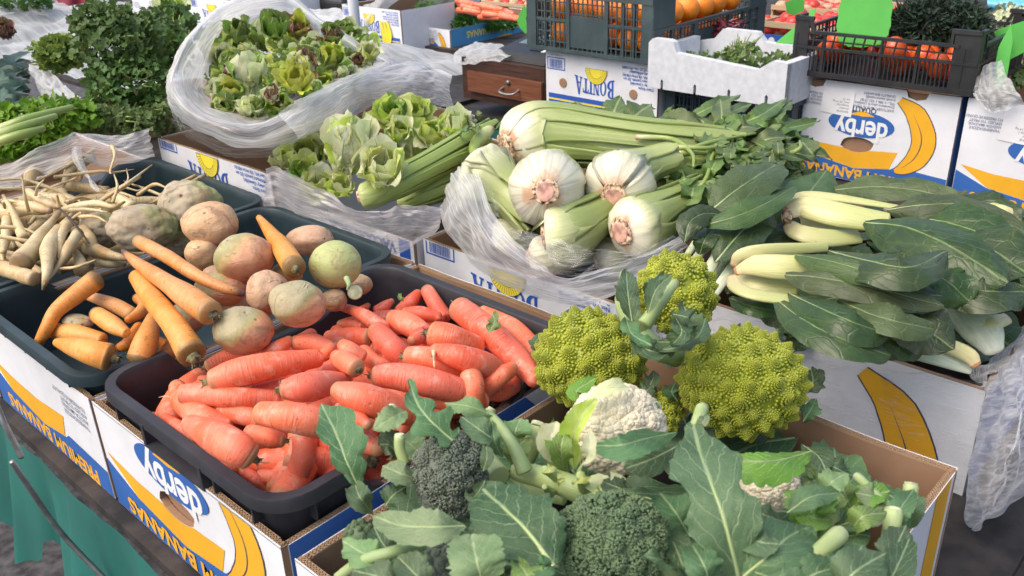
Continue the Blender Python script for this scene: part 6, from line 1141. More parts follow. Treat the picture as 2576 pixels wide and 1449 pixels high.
for q, (pp, hw) in enumerate(rand_leaves(16, 1740, 1960, 360, 470, .1, .14, .2, -.4, 90, 20, .5, lambda x, y: .12)): leaf_part('leaf', sp_, pp, hw, GRM[q % 2], seed=470 + q, ruffle=.3, lobes=.2, fold=.4)

# ================================================================== CHARD IN THE CLEAR BAG
CHP = [(0, .10), (.08, .42), (.22, .85), (.4, 1.0), (.65, .98), (.84, .80), (.95, .48), (1, .10)]
CH = [mL_CHARD, mS_RIB]; CH2 = [mL_CHRD2, mS_RIB]
def chard_stalk(root, pts, hw, mat=None, flat=.38, seed=0):
    C = pts3(pts); mb = MB(); mb.tube(C, [M(C[0], q) for q in hw], 20, 0, None, True, .45, .3, .03, 40, seed, flat, cam_n(C[0], .3)); mb.build('stalk', mat or mS_CHARD, root)
GS = 'chard heads in the right hand box'
s1 = empty('chard', P(1975, 545, .05), 'upper chard head with broad cream stalks and leaves running off the right edge', 'chard', GS)
for q, (pp, hw) in enumerate([([(1985, 520, .115), (2015, 492, .12), (2100, 497, .12), (2260, 522, .115)], [9, 14, 15, 9]), ([(1982, 535, .115), (2020, 522, .12), (2110, 540, .12), (2230, 562, .115)], [18, 30, 32, 28]), ([(1985, 565, .10), (2010, 585, .10), (2070, 598, .095), (2160, 596, .09)], [16, 26, 28, 20]), ([(1990, 560, .09), (2050, 575, .09), (2150, 585, .09)], [22, 30, 28])]): chard_stalk(s1, pp, hw, None, .4, q)
mb = MB(); cc = P(1974, 545, .11); mb.tube([cc, cc + ROT[:, 0] * .006], [M(cc, 14), M(cc, 18)], 12, 0, 6, True, .6, .2, .25, 200, 5); mb.build('root_base', mCUTR, s1)
for q, (pp, hw, mt, kw) in enumerate([
 ([(2095, 478, .10), (2200, 470, .12), (2300, 478, .125), (2420, 505, .12)], 34, CH2, dict(ruffle=.2)),
 ([(2230, 528, .12), (2330, 515, .135), (2440, 520, .135), (2585, 590, .12)], 42, CH2, dict(ruffle=.12, fold=-.3)),
 ([(2175, 560, .12), (2280, 572, .14), (2400, 625, .14), (2535, 712, .12)], 70, CH, dict(ruffle=.07, fold=-.22, rib=.03)),
 ([(2300, 545, .115), (2420, 570, .125), (2590, 640, .12)], 62, CH, dict(ruffle=.12)),
 ([(2380, 590, .11), (2480, 620, .12), (2600, 700, .11)], 70, CH, dict(ruffle=.12)),
 ([(2350, 700, .09), (2460, 730, .11), (2580, 735, .10)], 56, CH, dict(ruffle=.12)),
 ([(2400, 500, .09), (2480, 515, .10), (2570, 555, .09)], 40, CH, dict(ruffle=.15)),
 ([(2300, 640, .08), (2420, 690, .09), (2560, 780, .08)], 70, CH, dict(ruffle=.12)),
 ([(2330, 480, .10), (2380, 490, .12), (2420, 520, .11)], 34, CH2, dict(ruffle=.3))]): leaf_part('leaf', s1, pp, hw * 1.22, mt, seed=500 + q, serr=.012, quilt=.06, prof=CHP, n=46, m=17, **{**dict(rib=.035, curl=-.22), **kw})
s2 = empty('chard', P(1840, 680, .04), 'lower chard head with curved cream stalks and a shiny round leaf', 'chard', GS)
for q, (pp, hw) in enumerate([([(1845, 668, .105), (1862, 642, .12), (1930, 630, .125), (2080, 622, .12)], [9, 15, 17, 12]), ([(1852, 680, .10), (1890, 668, .11), (1970, 672, .115), (2110, 682, .11)], [14, 26, 32, 30]), ([(1842, 695, .10), (1852, 722, .105), (1900, 742, .105), (2010, 758, .10)], [12, 20, 24, 22]), ([(1850, 700, .08), (1900, 710, .085), (2000, 720, .085)], [24, 36, 34])]): chard_stalk(s2, pp, hw, None, .4, 10 + q)
for q, (pp, hw, mt, kw) in enumerate([
 ([(2085, 632, .13), (2180, 655, .16), (2290, 672, .165), (2380, 632, .15)], 58, CH, dict(ruffle=.05, fold=-.12, asym=-.15, rib=.045)),
 ([(1995, 640, .125), (2080, 655, .15), (2220, 690, .15), (2350, 700, .135)], 30, CH2, dict(ruffle=.10, curl=-.6)),
 ([(1976, 692, .115), (2060, 698, .135), (2200, 725, .135), (2375, 770, .12)], 38, CH2, dict(ruffle=.12, curl=-.3)),
 ([(2150, 700, .12), (2240, 735, .13), (2370, 745, .12)], 46, CH, dict(ruffle=.12)),
 ([(1985, 738, .11), (2070, 778, .13), (2150, 812, .13), (2235, 842, .11)], 46, CH, dict(ruffle=.10, fold=-.2)),
 ([(2110, 755, .11), (2190, 790, .125), (2270, 812, .125), (2350, 828, .11)], 40, CH2, dict(ruffle=.10)),
 ([(1950, 752, .10), (2030, 810, .115), (2130, 858, .115), (2240, 895, .09)], 46, CH, dict(ruffle=.10)),
 ([(1838, 750, .08), (1890, 770, .09), (1975, 785, .08)], 22, CH, dict(ruffle=.2)),
 ([(1900, 770, .07), (2000, 810, .08), (2080, 850, .07)], 34, CH, dict(ruffle=.1)),
 ([(2200, 760, .09), (2290, 800, .10), (2400, 880, .08)], 60, CH, dict(ruffle=.12)),
 ([(2300, 690, .09), (2370, 700, .12), (2440, 760, .10)], 50, CH, dict(ruffle=.3)),
 ([(2120, 840, .07), (2220, 850, .08), (2330, 870, .07)], 50, CH, dict(ruffle=.12))]): leaf_part('leaf', s2, pp, hw * 1.25, mt, seed=530 + q, serr=.012, quilt=.06, prof=CHP, n=46, m=17, **{**dict(rib=.035, curl=-.22), **kw})
s3 = empty('chard', P(1780, 660, .03), 'chard bunch at the left of the box, pale stalks down and matt leaves up', 'chard', GS)
for q, (pp, hw) in enumerate([([(1715, 665, .07), (1735, 632, .08), (1762, 590, .10)], [7, 9, 8]), ([(1728, 690, .07), (1752, 650, .08), (1785, 605, .10)], [9, 12, 9]), ([(1755, 720, .07), (1795, 660, .09), (1840, 580, .115), (1880, 540, .12)], [12, 15, 13, 8]), ([(1790, 745, .06), (1830, 690, .08), (1860, 640, .09)], [14, 14, 10]), ([(1770, 735, .06), (1800, 690, .07), (1830, 650, .08)], [12, 13, 10])]): chard_stalk(s3, pp, hw, mS_CHARW, .5, 20 + q)
for q, (pp, hw, mt, kw) in enumerate([
 ([(1788, 530, .14), (1850, 480, .16), (1910, 440, .165), (1962, 408, .15)], 52, CH2, dict(ruffle=.06, rib=.05)),
 ([(1765, 568, .13), (1850, 545, .145), (1930, 510, .15), (2000, 468, .14)], 32, CH2, dict(ruffle=.15)),
 ([(1722, 610, .12), (1735, 560, .14), (1770, 538, .145), (1815, 540, .14)], 30, CH, dict(ruffle=.1, curl=-.3)),
 ([(1800, 660, .10), (1850, 600, .12), (1900, 550, .125), (1938, 535, .12)], 50, CH, dict(ruffle=.1, rib=.06)),
 ([(1760, 640, .10), (1775, 600, .12), (1810, 560, .12)], 24, CH, dict(ruffle=.2)),
 ([(1930, 610, .08), (1990, 540, .10), (2040, 480, .11), (2078, 430, .10)], 54, CH2, dict(ruffle=.06)),
 ([(1850, 640, .08), (1920, 590, .09), (1970, 530, .10)], 60, CH, dict(ruffle=.08)),
 ([(1830, 740, .05), (1850, 690, .07), (1870, 650, .08)], 26, CH2, dict(ruffle=.1)),
 ([(1870, 560, .08), (1960, 500, .09), (2060, 470, .09)], 60, CH, dict(ruffle=.08))]): leaf_part('leaf', s3, pp, hw * 1.18, mt, seed=560 + q, serr=.012, quilt=.06, prof=CHP, n=46, m=17, **{**dict(rib=.035, curl=-.22), **kw})
s4 = empty('chard', P(2420, 850, .0), 'chard head lying under the plastic at the lower right with silvery stalks', 'chard', GS)
for q, (pp, hw, mt) in enumerate([([(2500, 880, .03), (2470, 830, .045), (2400, 760, .06)], [26, 48, 42], mS_CHARW), ([(2455, 918, .04), (2430, 890, .05), (2330, 850, .06), (2250, 835, .06)], [14, 20, 17, 12], mS_CHARD), ([(2440, 930, .03), (2360, 900, .04), (2240, 872, .04)], [12, 22, 20], mS_CHARW), ([(2530, 800, .05), (2500, 810, .055), (2470, 825, .05)], [18, 22, 14], mS_CHARD), ([(2560, 545, .09), (2520, 528, .10), (2490, 515, .10)], [14, 14, 10], mS_CHARD)]): chard_stalk(s4, pp, hw, mt, .45, 30 + q)

fc = empty('loose_leaves', P(2200, 700, -.03), 'dark chard leaves lining the bottom of the right hand box', 'leaves')
rg = random.Random(22)
for q in range(40):
    x = rg.uniform(1.03, 1.46); y = rg.uniform(.24, .62); a = rg.uniform(0, 6.28); L = rg.uniform(.05, .09); z = BT + rg.uniform(-.04, .005); d = np.array([math.cos(a), math.sin(a), rg.uniform(-.1, .1)]) * L; c_ = np.array([x, y, z])
    mb = MB(); leaf_grid(mb, [c_ - d, c_ + np.array([0, 0, .012]), c_ + d], .04, [rg.uniform(-.4, .1), rg.uniform(-.4, .1), 1], 0, 1, seed=800 + q, ruffle=.15, n=20, m=9, serr=.02, prof=CHP); mb.build('leaf', CH if q % 2 else CH2, fc)
# ================================================================== SALAD HEADS
def rosette(name, label, cat, x, y, h, R, n, mats, ax=None, openness=.6, seed=0, group=None, base=None, wide=.5, **kw):
    """small head: leaves springing from a base, cupped round an axis; R in photo px"""
    c = P(x, y, h); r = M(c, R); d0 = unit(ax if ax is not None else cam_n(c, .5)); A, B, _ = basis(d0); rs = np.random.RandomState(seed); root = empty(name, c - d0 * r * .3, label, cat, group)
    b0 = c - d0 * r * .75
    for i in range(n):
        ph = i * GA + seed; k = (i + .5) / n; op = openness * (.25 + .9 * k); ra = A * math.cos(ph) + B * math.sin(ph)
        tip = b0 + d0 * r * (1.75 - .7 * k * openness) + ra * r * op * 1.25; mid = b0 + d0 * r * .85 + ra * r * (.35 + .55 * op); q1 = b0 + d0 * r * .3 + ra * r * .32
        mb = MB(); leaf_grid(mb, [b0 + ra * r * .1, q1, mid, tip + rs.normal(size=3) * r * .12], r * wide * rs.uniform(.8, 1.2), -ra * .6 + d0 * .8, 0, 1, seed=seed * 50 + i, n=kw.get('nn', 16), m=9, ruffle=kw.get('ruffle', .3), fold=.35, curl=.1, serr=kw.get('serr', .05), rib=kw.get('rib', .09), prof=[(0, .35), (.25, .6), (.55, 1.0), (.85, .9), (1, .35)])
        mt = mats[int(rs.randint(len(mats)))]; mb.build('leaf', mt, root)
    if base: 
        mb = MB(); mb.tube([b0 - d0 * r * .12, b0 + d0 * r * .2], [r * .22, r * .25], 12, 0, 5, True, .3, .2, .1, 100, seed); mb.build('root_base', base, root)
    return root
LA = [mL_LETT, mS_BRASW]; LB = [mL_LETT2, mS_BRASW]; SA = [mL_SALAD, mS_BRASW]; YE = [mL_YELL, mS_BRASW]; RA = [mL_RADI, mS_BRASW]
GLT = 'lettuces in the plastic lined box'
rosette('lettuce', 'big bleached lettuce with a white rib, standing in the lettuce box', 'lettuce', 875, 372, .13, 88, 15, [LB, LB, LA], unit(ROT[:, 1] * .9 + ROT[:, 0] * .15 + ROT[:, 2] * .5), .42, 1, GLT, None, .62)
rosette('lettuce', 'bright green loose lettuce in front of the bleached one', 'lettuce', 960, 425, .13, 66, 14, [LA, LA, LB], None, .85, 2, GLT, None, .62)
rosette('lettuce', 'frilly lettuce at the top of the lettuce box', 'lettuce', 985, 290, .15, 52, 13, [LA, LA, SA], None, .9, 3, GLT, None, .6)
rosette('lettuce', 'curly lettuce right of the frilly top one', 'lettuce', 1045, 285, .14, 42, 12, [LA, SA, LA], None, .95, 4, GLT, None, .6)
rosette('lettuce', 'round lettuce heart with browned leaf edges', 'lettuce', 1005, 340, .14, 44, 14, [LB, LA], None, .6, 5, GLT, None, .7)
rosette('lettuce', 'tall lettuce leaf cluster next to the largest celery heart', 'lettuce', 1145, 325, .12, 52, 12, [LA, LB], None, .75, 6, GLT, None, .65)
rosette('lettuce', 'lettuce between the round heart and the tall cluster', 'lettuce', 1085, 345, .11, 50, 12, [LA, LB], None, .8, 7, GLT, None, .65)
rosette('lettuce', 'pale lettuce sunk at the left of the box by the plastic', 'lettuce', 775, 395, .06, 58, 13, [LB, LA], None, .8, 8, GLT, None, .6)
rosette('lettuce', 'green outer lettuce leaves spilling over the plastic edge', 'lettuce', 770, 430, .07, 40, 10, [LA, SA], None, 1.0, 9, GLT, None, .6)
rosette('lettuce', 'lettuce hidden under the lower lip of the salad bag', 'lettuce', 820, 345, .10, 46, 11, [LB, LA], None, .8, 10, GLT, None, .6)
rosette('lettuce', 'yellowing lettuce leaves under the long celery base', 'lettuce', 860, 470, .07, 40, 10, [LA, LB], None, .9, 11, GLT, None, .6)
rosette('lettuce', 'lettuce at the back against the milky film', 'lettuce', 1060, 235 + 90, .08, 50, 11, [LA, LB], None, .8, 12, GLT, None, .6)
rosette('lettuce', 'crinkled pale lettuce at the left edge of the lettuce box', 'lettuce', 725, 405, .05, 44, 11, [LB, LA], None, .9, 14, GLT, None, .6)
rosette('lettuce', 'broad lettuce leaves between the bleached one and the plastic edge', 'lettuce', 800, 470, .05, 46, 11, [LA, LB], None, .95, 15, GLT, None, .65)
rosette('lettuce', 'lettuce tucked behind the upper end of the long celery', 'lettuce', 1110, 375, .08, 46, 11, [LA, LB], None, .85, 16, GLT, None, .6)
rosette('lettuce', 'lettuce deep in the box below the loose green one', 'lettuce', 1010, 400, .07, 56, 11, [LA, LB], None, .9, 13, GLT, None, .6)
head('celery', 'long green celery lying across the lettuce box with its pink root end left', 'celery', (903, 497, .085), [(945, 484, .09), (1060, 430, .105), (1245, 335, .11)], 38, 50, 8, mS_CEL, 11, 1.15, 'long celery', .42, mCUT, 2, thick=.3, wend=14, bulbt=.35)
head('celery', 'second long celery beneath the first, going under the celery hearts', 'celery', (1010, 505, .04), [(1050, 495, .055), (1130, 465, .065), (1270, 400, .07)], 30, 44, 7, mS_CEL, 12, 1.1, 'long celery', .4, mCUT, 1, thick=.3, wend=13)
lf_ = empty('celery_leaves', P(1190, 310, .12), 'small feathery green celery tips beside the largest heart', 'celery leaves')
for q, (pp, hw) in enumerate(rand_leaves(12, 1150, 1250, 290, 350, .1, .14, .3, -.4, 40, 9, .6)): leaf_part('leaf', lf_, pp, hw, [mL_GREENS, mS_CEL], seed=600 + q, n=12, m=7, lobes=.4)
GSB = 'small chicory heads in the open plastic bag'
SB = [('white ribbed chicory with its root end down, middle left of the open bag', 622, 188, .20, 46, 9, [SA, LB], 1), ('yellow open chicory at the front of the bag', 745, 205, .20, 38, 12, [YE], 2), ('dark purple radicchio left of the white ribbed chicory', 578, 178, .185, 20, 9, [RA], 3),
 ('purple veined radicchio at the front of the bag', 683, 240, .18, 24, 9, [RA, LB], 4), ('rust coloured lettuce at the back of the bag', 745, 72, .23, 34, 10, [RA, YE], 5), ('dark green chicory at the top of the heap', 690, 72, .25, 38, 9, [SA], 6),
 ('deep green chicory at the upper left of the bag', 600, 80, .23, 34, 9, [SA], 7), ('wilted brownish chicory at the centre right', 762, 165, .22, 34, 12, [LB, RA, SA], 8), ('yellow green chicory at the right of the bag', 832, 150, .22, 34, 11, [YE, SA], 9),
 ('pink radicchio bit at the right end of the heap', 900, 152, .21, 17, 8, [RA], 10), ('reddish brown leaf cluster at the top right of the heap', 838, 88, .23, 28, 9, [RA, SA], 11), ('bleached chicory at the far right end', 925, 140, .20, 32, 9, [LB, YE], 12),
 ('green chicory at the lower left of the bag', 580, 235, .17, 34, 9, [SA, YE], 13), ('bleached chicory beside the bag lip at the bottom', 620, 275, .15, 26, 8, [LB], 14), ('withered chicory at the bottom of the opening', 648, 268, .16, 26, 9, [LB, SA], 15)]
for (lb, x, y, h, R, n, mt, sd_) in SB: rosette('chicory', lb, 'chicory', x, y, h + .03, R * 1.25, n, mt, None if sd_ != 1 else unit(ROT[:, 1] * .9 + ROT[:, 2] * .5), .6 if sd_ != 2 else .9, 20 + sd_, GSB, mPALECUT if sd_ in (1, 5) else None, .55, nn=12)
rg = random.Random(77)
for q in range(84):
    x = rg.uniform(550, 930); y0 = 70 + abs(x - 700) * .12; y1 = 285 - max(0, x - 640) * .36; y = rg.uniform(y0, max(y0 + 20, y1)); fx = abs(x - 720) / 220
    rosette('chicory', 'small chicory head packed among the others in the open bag', 'chicory', x, y, .19 - .04 * fx, rg.uniform(36, 50), 8, [[SA, LB, LB], [SA, YE, LA], [LB, SA], [SA, RA, LB], [LA, SA]][q % 5], unit(cam_n(P(x, y, .18), .4) + np.array([rg.uniform(-.5, .5), rg.uniform(-.5, .5), rg.uniform(-.2, .3)])), .75, 60 + q, GSB, None, .55, nn=10)

# ================================================================== PLASTIC BAGS
def film_part(name, rows, mat, parent=None, amp=.0025, n=60, m=None, seed=0, fr=70, closed=False, label=None, group=None, fold=.0022, foldf=160):
    R3 = [np.array([q if isinstance(q, np.ndarray) else P(*q) for q in r]) for r in rows]
    if closed: R3 = [np.vstack([r, r[:1]]) for r in R3]
    R3 = np.array([catmull(r, n) for r in R3]); m = m or 9 * (len(rows) - 1) + 1; G = np.array([catmull(R3[:, j], m) for j in range(n)]).transpose(1, 0, 2)
    if closed: G[:, -1] = G[:, 0]
    du = np.gradient(G, axis=1); dv = np.gradient(G, axis=0); N_ = np.cross(du, dv); N_ /= np.linalg.norm(N_, axis=2)[..., None] + 1e-9
    V = G.reshape(-1, 3); nz = snoise(V, fr, seed) * amp + snoise(V, fr * 2.6, seed + 9) * amp * .4
    s = np.linspace(0, 1, n)[None, :] * np.ones((m, 1)); t = np.linspace(0, 1, m)[:, None]; q_ = 2 * np.pi * s; fo = (np.abs(np.sin(t * (10 + .8 * (len(rows) - 1)) + .8 * np.sin(q_ * 2 + seed) + .35 * np.sin(q_ * 5 + 2 * seed) + .12 * np.sin(q_ * 11))) ** 1.5 + .45 * np.abs(np.sin(t * 27 + 1.0 * np.sin(q_ * 3 + seed) + .4 * np.sin(q_ * 7)))) * fold * .8 * (.55 + .45 * np.sin(q_ * 4 + seed * 2)) + .12 * np.abs(np.sin(s * foldf * .5 + 3 * t + 2 * np.sin(t * 5 + q_))) * fold
    if closed: w = np.minimum(1, np.minimum(s, 1 - s) * 20); nz = nz * w.ravel(); fo = fo * w
    G = G + N_ * (nz.reshape(m, n) + fo)[..., None]; mb = MB(); UV_ = np.stack([s * np.ones_like(G[..., 0]), t * np.ones_like(G[..., 0])], -1); mb.grid(G, UV_); o = mb.build(name, mat, parent); 
    if label: tag(o, label, 'plastic bag', group)
    return o
GBAG = 'plastic bags and films around the vegetables'
bag = empty('plastic_bag', P(640, 330, .07), 'big milky plastic bag rolled open round the heap of small chicories', 'plastic bag', GBAG)
lip = [(436, 205, .21), (478, 100, .25), (572, 8, .27), (700, -22, .27), (800, 45, .24), (905, 118, .20), (985, 165, .17), (900, 200, .175), (820, 238, .18), (740, 290, .18), (640, 332, .175), (545, 310, .19), (472, 272, .20)]
inn = [(520, 200, .14), (545, 100, .18), (615, 50, .20), (715, 30, .20), (790, 85, .18), (870, 130, .16), (930, 150, .14), (880, 175, .155), (805, 205, .16), (735, 248, .155), (633, 300, .14), (568, 268, .14), (515, 235, .15)]
out = [(424, 232, .10), (468, 125, .12), (560, 35, .13), (715, 5, .12), (830, 80, .10), (950, 140, .09), (1040, 195, .08), (935, 262, .10), (850, 308, .11), (760, 345, .11), (650, 366, .11), (535, 346, .12), (445, 292, .12)]
low = [(450, 330, .0), (480, 160, .0), (570, 60, .0), (720, 40, .0), (840, 120, .0), (960, 180, .0), (1040, 230, .02), (930, 300, .04), (850, 350, .05), (765, 380, .05), (660, 400, .06), (555, 390, .06), (465, 340, .06)]
inn, lip, out, low = [q[4:] + q[:4] for q in (inn, lip, out, low)]
film_part('rolled_rim', [inn, lip, out], mFILM, bag, .0028, 150, 44, 1, 38, True, fold=.006, foldf=110)
film_part('bag_wall', [out, low], mFILMC, bag, .004, 130, 14, 2, 50, True, fold=.004, foldf=90)
film_part('twisted_flap', [[(700, 285, .19), (800, 225, .20), (905, 178, .19), (1000, 156, .175), (1075, 156, .16), (1137, 190, .14)], [(735, 320, .175), (830, 262, .18), (905, 215, .17), (1010, 200, .155), (1080, 205, .14), (1132, 225, .12)], [(750, 352, .13), (850, 318, .12), (930, 262, .12), (1020, 250, .11), (1090, 262, .09), (1143, 275, .08)]], mFILM, bag, .003, 90, 44, 3, 50, fold=.006, foldf=60)
film_part('plastic_film', [[(-10, 418, .11), (60, 398, .11), (150, 350, .12), (200, 330, .12), (270, 338, .11), (333, 334, .11), (378, 322, .11)], [(-10, 450, .08), (60, 430, .08), (150, 392, .09), (205, 378, .095), (270, 385, .085), (335, 375, .085), (385, 362, .08)], [(-10, 485, .04), (70, 462, .04), (140, 432, .045), (200, 412, .05), (270, 425, .045), (330, 408, .05), (392, 398, .05)]], mFILM, None, .004, 80, 40, 4, 45, label='cloudy plastic bag edge below the celery leaves at the left', group=GBAG, fold=.006, foldf=40)
film_part('plastic_film', [[(178, 372, .10), (190, 366, .105), (202, 370, .10)], [(185, 410, .08), (200, 412, .085), (214, 412, .08)], [(238, 480, .05), (246, 482, .05), (252, 482, .05)]], mFILM, None, .003, 30, 20, 5, 60, label='narrow twisted tail of plastic hanging over the cardboard at the left', group=GBAG)
film_part('plastic_film', [[(664, 428, .10), (700, 425, .11), (760, 455, .10), (830, 490, .085), (890, 528, .085), (955, 535, .09), (1000, 516, .09), (1060, 522, .09), (1110, 528, .085)], [(662, 470, .06), (700, 475, .065), (770, 510, .06), (840, 540, .05), (900, 560, .055), (960, 565, .06), (1010, 560, .06), (1060, 560, .06), (1108, 552, .06)], [(660, 530, .01), (700, 535, .01), (770, 575, .0), (850, 600, .0), (920, 622, .0), (980, 640, .0), (1030, 628, .0), (1070, 606, .01), (1104, 575, .02)]], mFILMP, None, .003, 110, 50, 6, 40, label='crumpled pinkish plastic draped over the front of the lettuce box', group=GBAG, fold=.006, foldf=50)
fb = empty('plastic_bag', P(1300, 700, .0), 'milky plastic bag folded down in front of the celery hearts', 'plastic bag', GBAG)
film_part('front_fold', [[(1168, 402, .12), (1200, 425, .12), (1225, 500, .115), (1262, 566, .11), (1312, 622, .105), (1365, 672, .10), (1430, 700, .10), (1530, 676, .10), (1620, 640, .10), (1720, 590, .10)], [(1130, 440, .11), (1160, 500, .11), (1185, 560, .105), (1225, 620, .09), (1290, 672, .075), (1360, 706, .07), (1440, 722, .07), (1540, 700, .075), (1640, 668, .08), (1730, 622, .08)], [(1104, 515, .06), (1108, 565, .05), (1140, 615, .03), (1180, 665, .01), (1245, 712, .0), (1325, 742, -.005), (1420, 764, -.005), (1510, 768, .0), (1600, 722, .02), (1700, 670, .04)]], mFILM, fb, .003, 130, 50, 7, 38, fold=.006, foldf=56)
film_part('inner_sheet', [[(1280, 572, .14), (1350, 588, .14), (1420, 606, .14), (1500, 628, .14), (1600, 640, .14), (1700, 590, .13)], [(1300, 620, .12), (1360, 650, .12), (1430, 670, .12), (1510, 662, .12), (1610, 650, .12), (1710, 605, .12)], [(1320, 650, .10), (1370, 680, .10), (1430, 704, .10), (1520, 682, .10), (1620, 645, .10), (1720, 595, .11)]], mFILMC, fb, .003, 70, 20, 8, 50, fold=.004, foldf=40)
film_part('left_inner_fold', [[(1168, 402, .12), (1200, 398, .12), (1240, 412, .10)], [(1190, 440, .11), (1210, 460, .11), (1240, 470, .09)], [(1225, 500, .11), (1240, 540, .09), (1270, 580, .08)]], mFILMC, fb, .003, 40, 16, 9, 50)
cb = empty('plastic_bag', P(2300, 1000, -.1), 'clear plastic bag wrapped round the chard box and bulging out at its right side', 'plastic bag', GBAG)
Xf, Yf = .985, .196
film_part('front_sheet', [[(1785, 792, .03), (1850, 772, .03), (1960, 828, .03), (2080, 880, .025), (2200, 925, .02), (2300, 935, .015), (2400, 950, .012), (2476, 972, .012)], [PX(1790, 830, Xf), PX(1860, 835, Xf), PX(1960, 870, Xf), PX(2080, 905, Xf), PX(2200, 935, Xf), PX(2300, 958, Xf), PX(2400, 980, Xf), PX(2474, 996, Xf)], [PX(1800, 960, Xf), PX(1880, 980, Xf), PX(1970, 1010, Xf), PX(2080, 1040, Xf), PX(2190, 1070, Xf), PX(2290, 1100, Xf), PX(2380, 1130, Xf), PX(2452, 1150, Xf)], [PX(1800, 1100, Xf), PX(1880, 1120, Xf), PX(1970, 1150, Xf), PX(2080, 1190, Xf), PX(2190, 1230, Xf), PX(2280, 1270, Xf), PX(2360, 1300, Xf), PX(2420, 1330, Xf)]], mFILMX, cb, .003, 110, 40, 10, 40, fold=.004, foldf=46)
film_part('side_bulge', [[(2476, 972, .012), (2520, 905, .02), (2570, 835, .025), (2640, 740, .03)], [PY(2468, 1010, .20), PY(2530, 970, .17), PY(2590, 910, .16), PY(2690, 830, .15)], [PY(2440, 1160, .20), PY(2510, 1140, .15), PY(2590, 1080, .13), PY(2700, 990, .12)], [PY(2412, 1310, .20), PY(2480, 1300, .15), PY(2570, 1230, .13), PY(2680, 1140, .13)], [PY(2405, 1365, .20), PY(2460, 1350, .18), PY(2540, 1280, .17), PY(2660, 1200, .17)]], mFILMB, cb, .003, 60, 60, 11, 30, fold=.007, foldf=34)
film_part('inner_edge', [[(2476, 972, .012), (2440, 945, .0), (2480, 905, .0), (2576, 820, .0)], [(2460, 975, .016), (2500, 925, .02), (2545, 870, .02), (2610, 790, .02)]], mFILM, cb, .004, 50, 12, 12, 50, fold=.006)
# ================================================================== PARSLEY, CELERY LEAVES, LEEKS AT THE LEFT
def leaflet_tpl():
    V = [(0, 0, 0), (-.30, .25, .05), (-.62, .35, .02), (-.50, .62, .10), (-.28, .60, .04), (-.30, .95, .06), (0, 1.12, -.05), (.30, .95, .06), (.28, .60, .04), (.50, .62, .10), (.62, .35, .02), (.30, .25, .05), (0, .5, -.06)]
    F = [(0, 1, 12), (1, 2, 3, 4), (1, 4, 12), (12, 4, 5), (12, 5, 6), (12, 6, 7), (12, 7, 8), (12, 8, 11), (11, 8, 9, 10), (12, 11, 0)]
    V = np.array(V, float); return V[:, [0, 1, 2]], F
LT = leaflet_tpl()
def foliage(name, label, cat, blobs, n, size, mat, seed=0, group=None, stems=None, part='foliage', up=.5, stem_mat=None, aspect=1.0, stemn=0):
    """blobs: (x,y,h,rx,ry,rz px) ellipsoids filled with small lobed leaves"""
    rs = np.random.RandomState(seed); C = []
    PB = lambda b: np.array(b[0]) if isinstance(b[0], np.ndarray) else P(*b[:3])
    root = empty(name, PB(blobs[0]) - np.array([0, 0, .05]), label, cat, group)
    wts = np.array([b[3] * b[4] for b in blobs], float); wts /= wts.sum()
    for k, b in zip(rs.multinomial(n, wts), blobs):
        c = PB(b); s = np.array([M(c, b[3]), M(c, b[4]), M(c, b[5] if len(b) > 5 else b[4])]); d = rs.normal(size=(k, 3)); d /= np.linalg.norm(d, axis=1)[:, None]; r = rs.uniform(.45, 1.0, k) ** .45
        q = d * r[:, None] * s; C.append(c + q[:, :1] * ROT[:, 0] + q[:, 1:2] * ROT[:, 1] + q[:, 2:3] * ROT[:, 2])
    C = np.vstack(C); N_ = rs.normal(size=C.shape) * .75 + np.array([0, 0, 1.]) * up + ROT[:, 2] * .5; N_ /= np.linalg.norm(N_, axis=1)[:, None]; Y = rs.normal(size=C.shape); Y -= N_ * (Y * N_).sum(1)[:, None]; Y /= np.linalg.norm(Y, axis=1)[:, None]; X = np.cross(Y, N_)
    sz = M(C[0], size) * rs.uniform(.55, 1.25, len(C)); mb = MB(); stamp(mb, LT[0], LT[1], C, X, Y, N_, np.stack([sz * aspect, sz, sz], 1)); mb.build(part, mat, root)
    if stemn:
        mb = MB()
        for k in range(stemn):
            i, j = rs.randint(len(C)), rs.randint(len(C)); p, q = C[i], C[i] + (C[j] - C[i]) * .35; mb.tube([p, (p + q) / 2 + rs.normal(size=3) * .01, q], [.0014, .0016, .0012], 5, 0, 5, False)
        mb.build('stems', stem_mat or mS_CEL, root)
    return root
banana_box('banana_box', 'box standing under the parsley bunches at the upper left', .84, 1.36, 1.80, 2.55, TT - .02, BT, None, edge=False, group='banana boxes under the vegetables')
GPR = 'parsley bunches piled at the upper left'
foliage('parsley_bunch', 'main dark green parsley bunch rising highest at the upper left', 'parsley', [(300, 110, .22, 110, 90, 80), (250, 60, .26, 70, 55, 60), (380, 90, .20, 80, 60, 60)], 1300, 22, mL_PARS, 1, GPR, stemn=60)
foliage('parsley_bunch', 'parsley bunch in front, lower down beside the salad bag', 'parsley', [(330, 200, .15, 110, 75, 70), (400, 260, .10, 60, 45, 50), (270, 250, .12, 60, 45, 50)], 1400, 16, mL_PARS, 2, GPR, stemn=50)
foliage('parsley_bunch', 'parsley top behind, touching the rim of the salad bag', 'parsley', [(440, 60, .20, 60, 50, 40), (420, 130, .17, 50, 50, 40)], 520, 21, mL_PARS, 3, GPR, stemn=20)
foliage('parsley_bunch', 'parsley leaves trailing down to the white box corner', 'parsley', [(420, 300, .08, 50, 40, 40), (350, 300, .10, 60, 30, 40)], 500, 14, mL_PARS, 4, GPR, stemn=20)
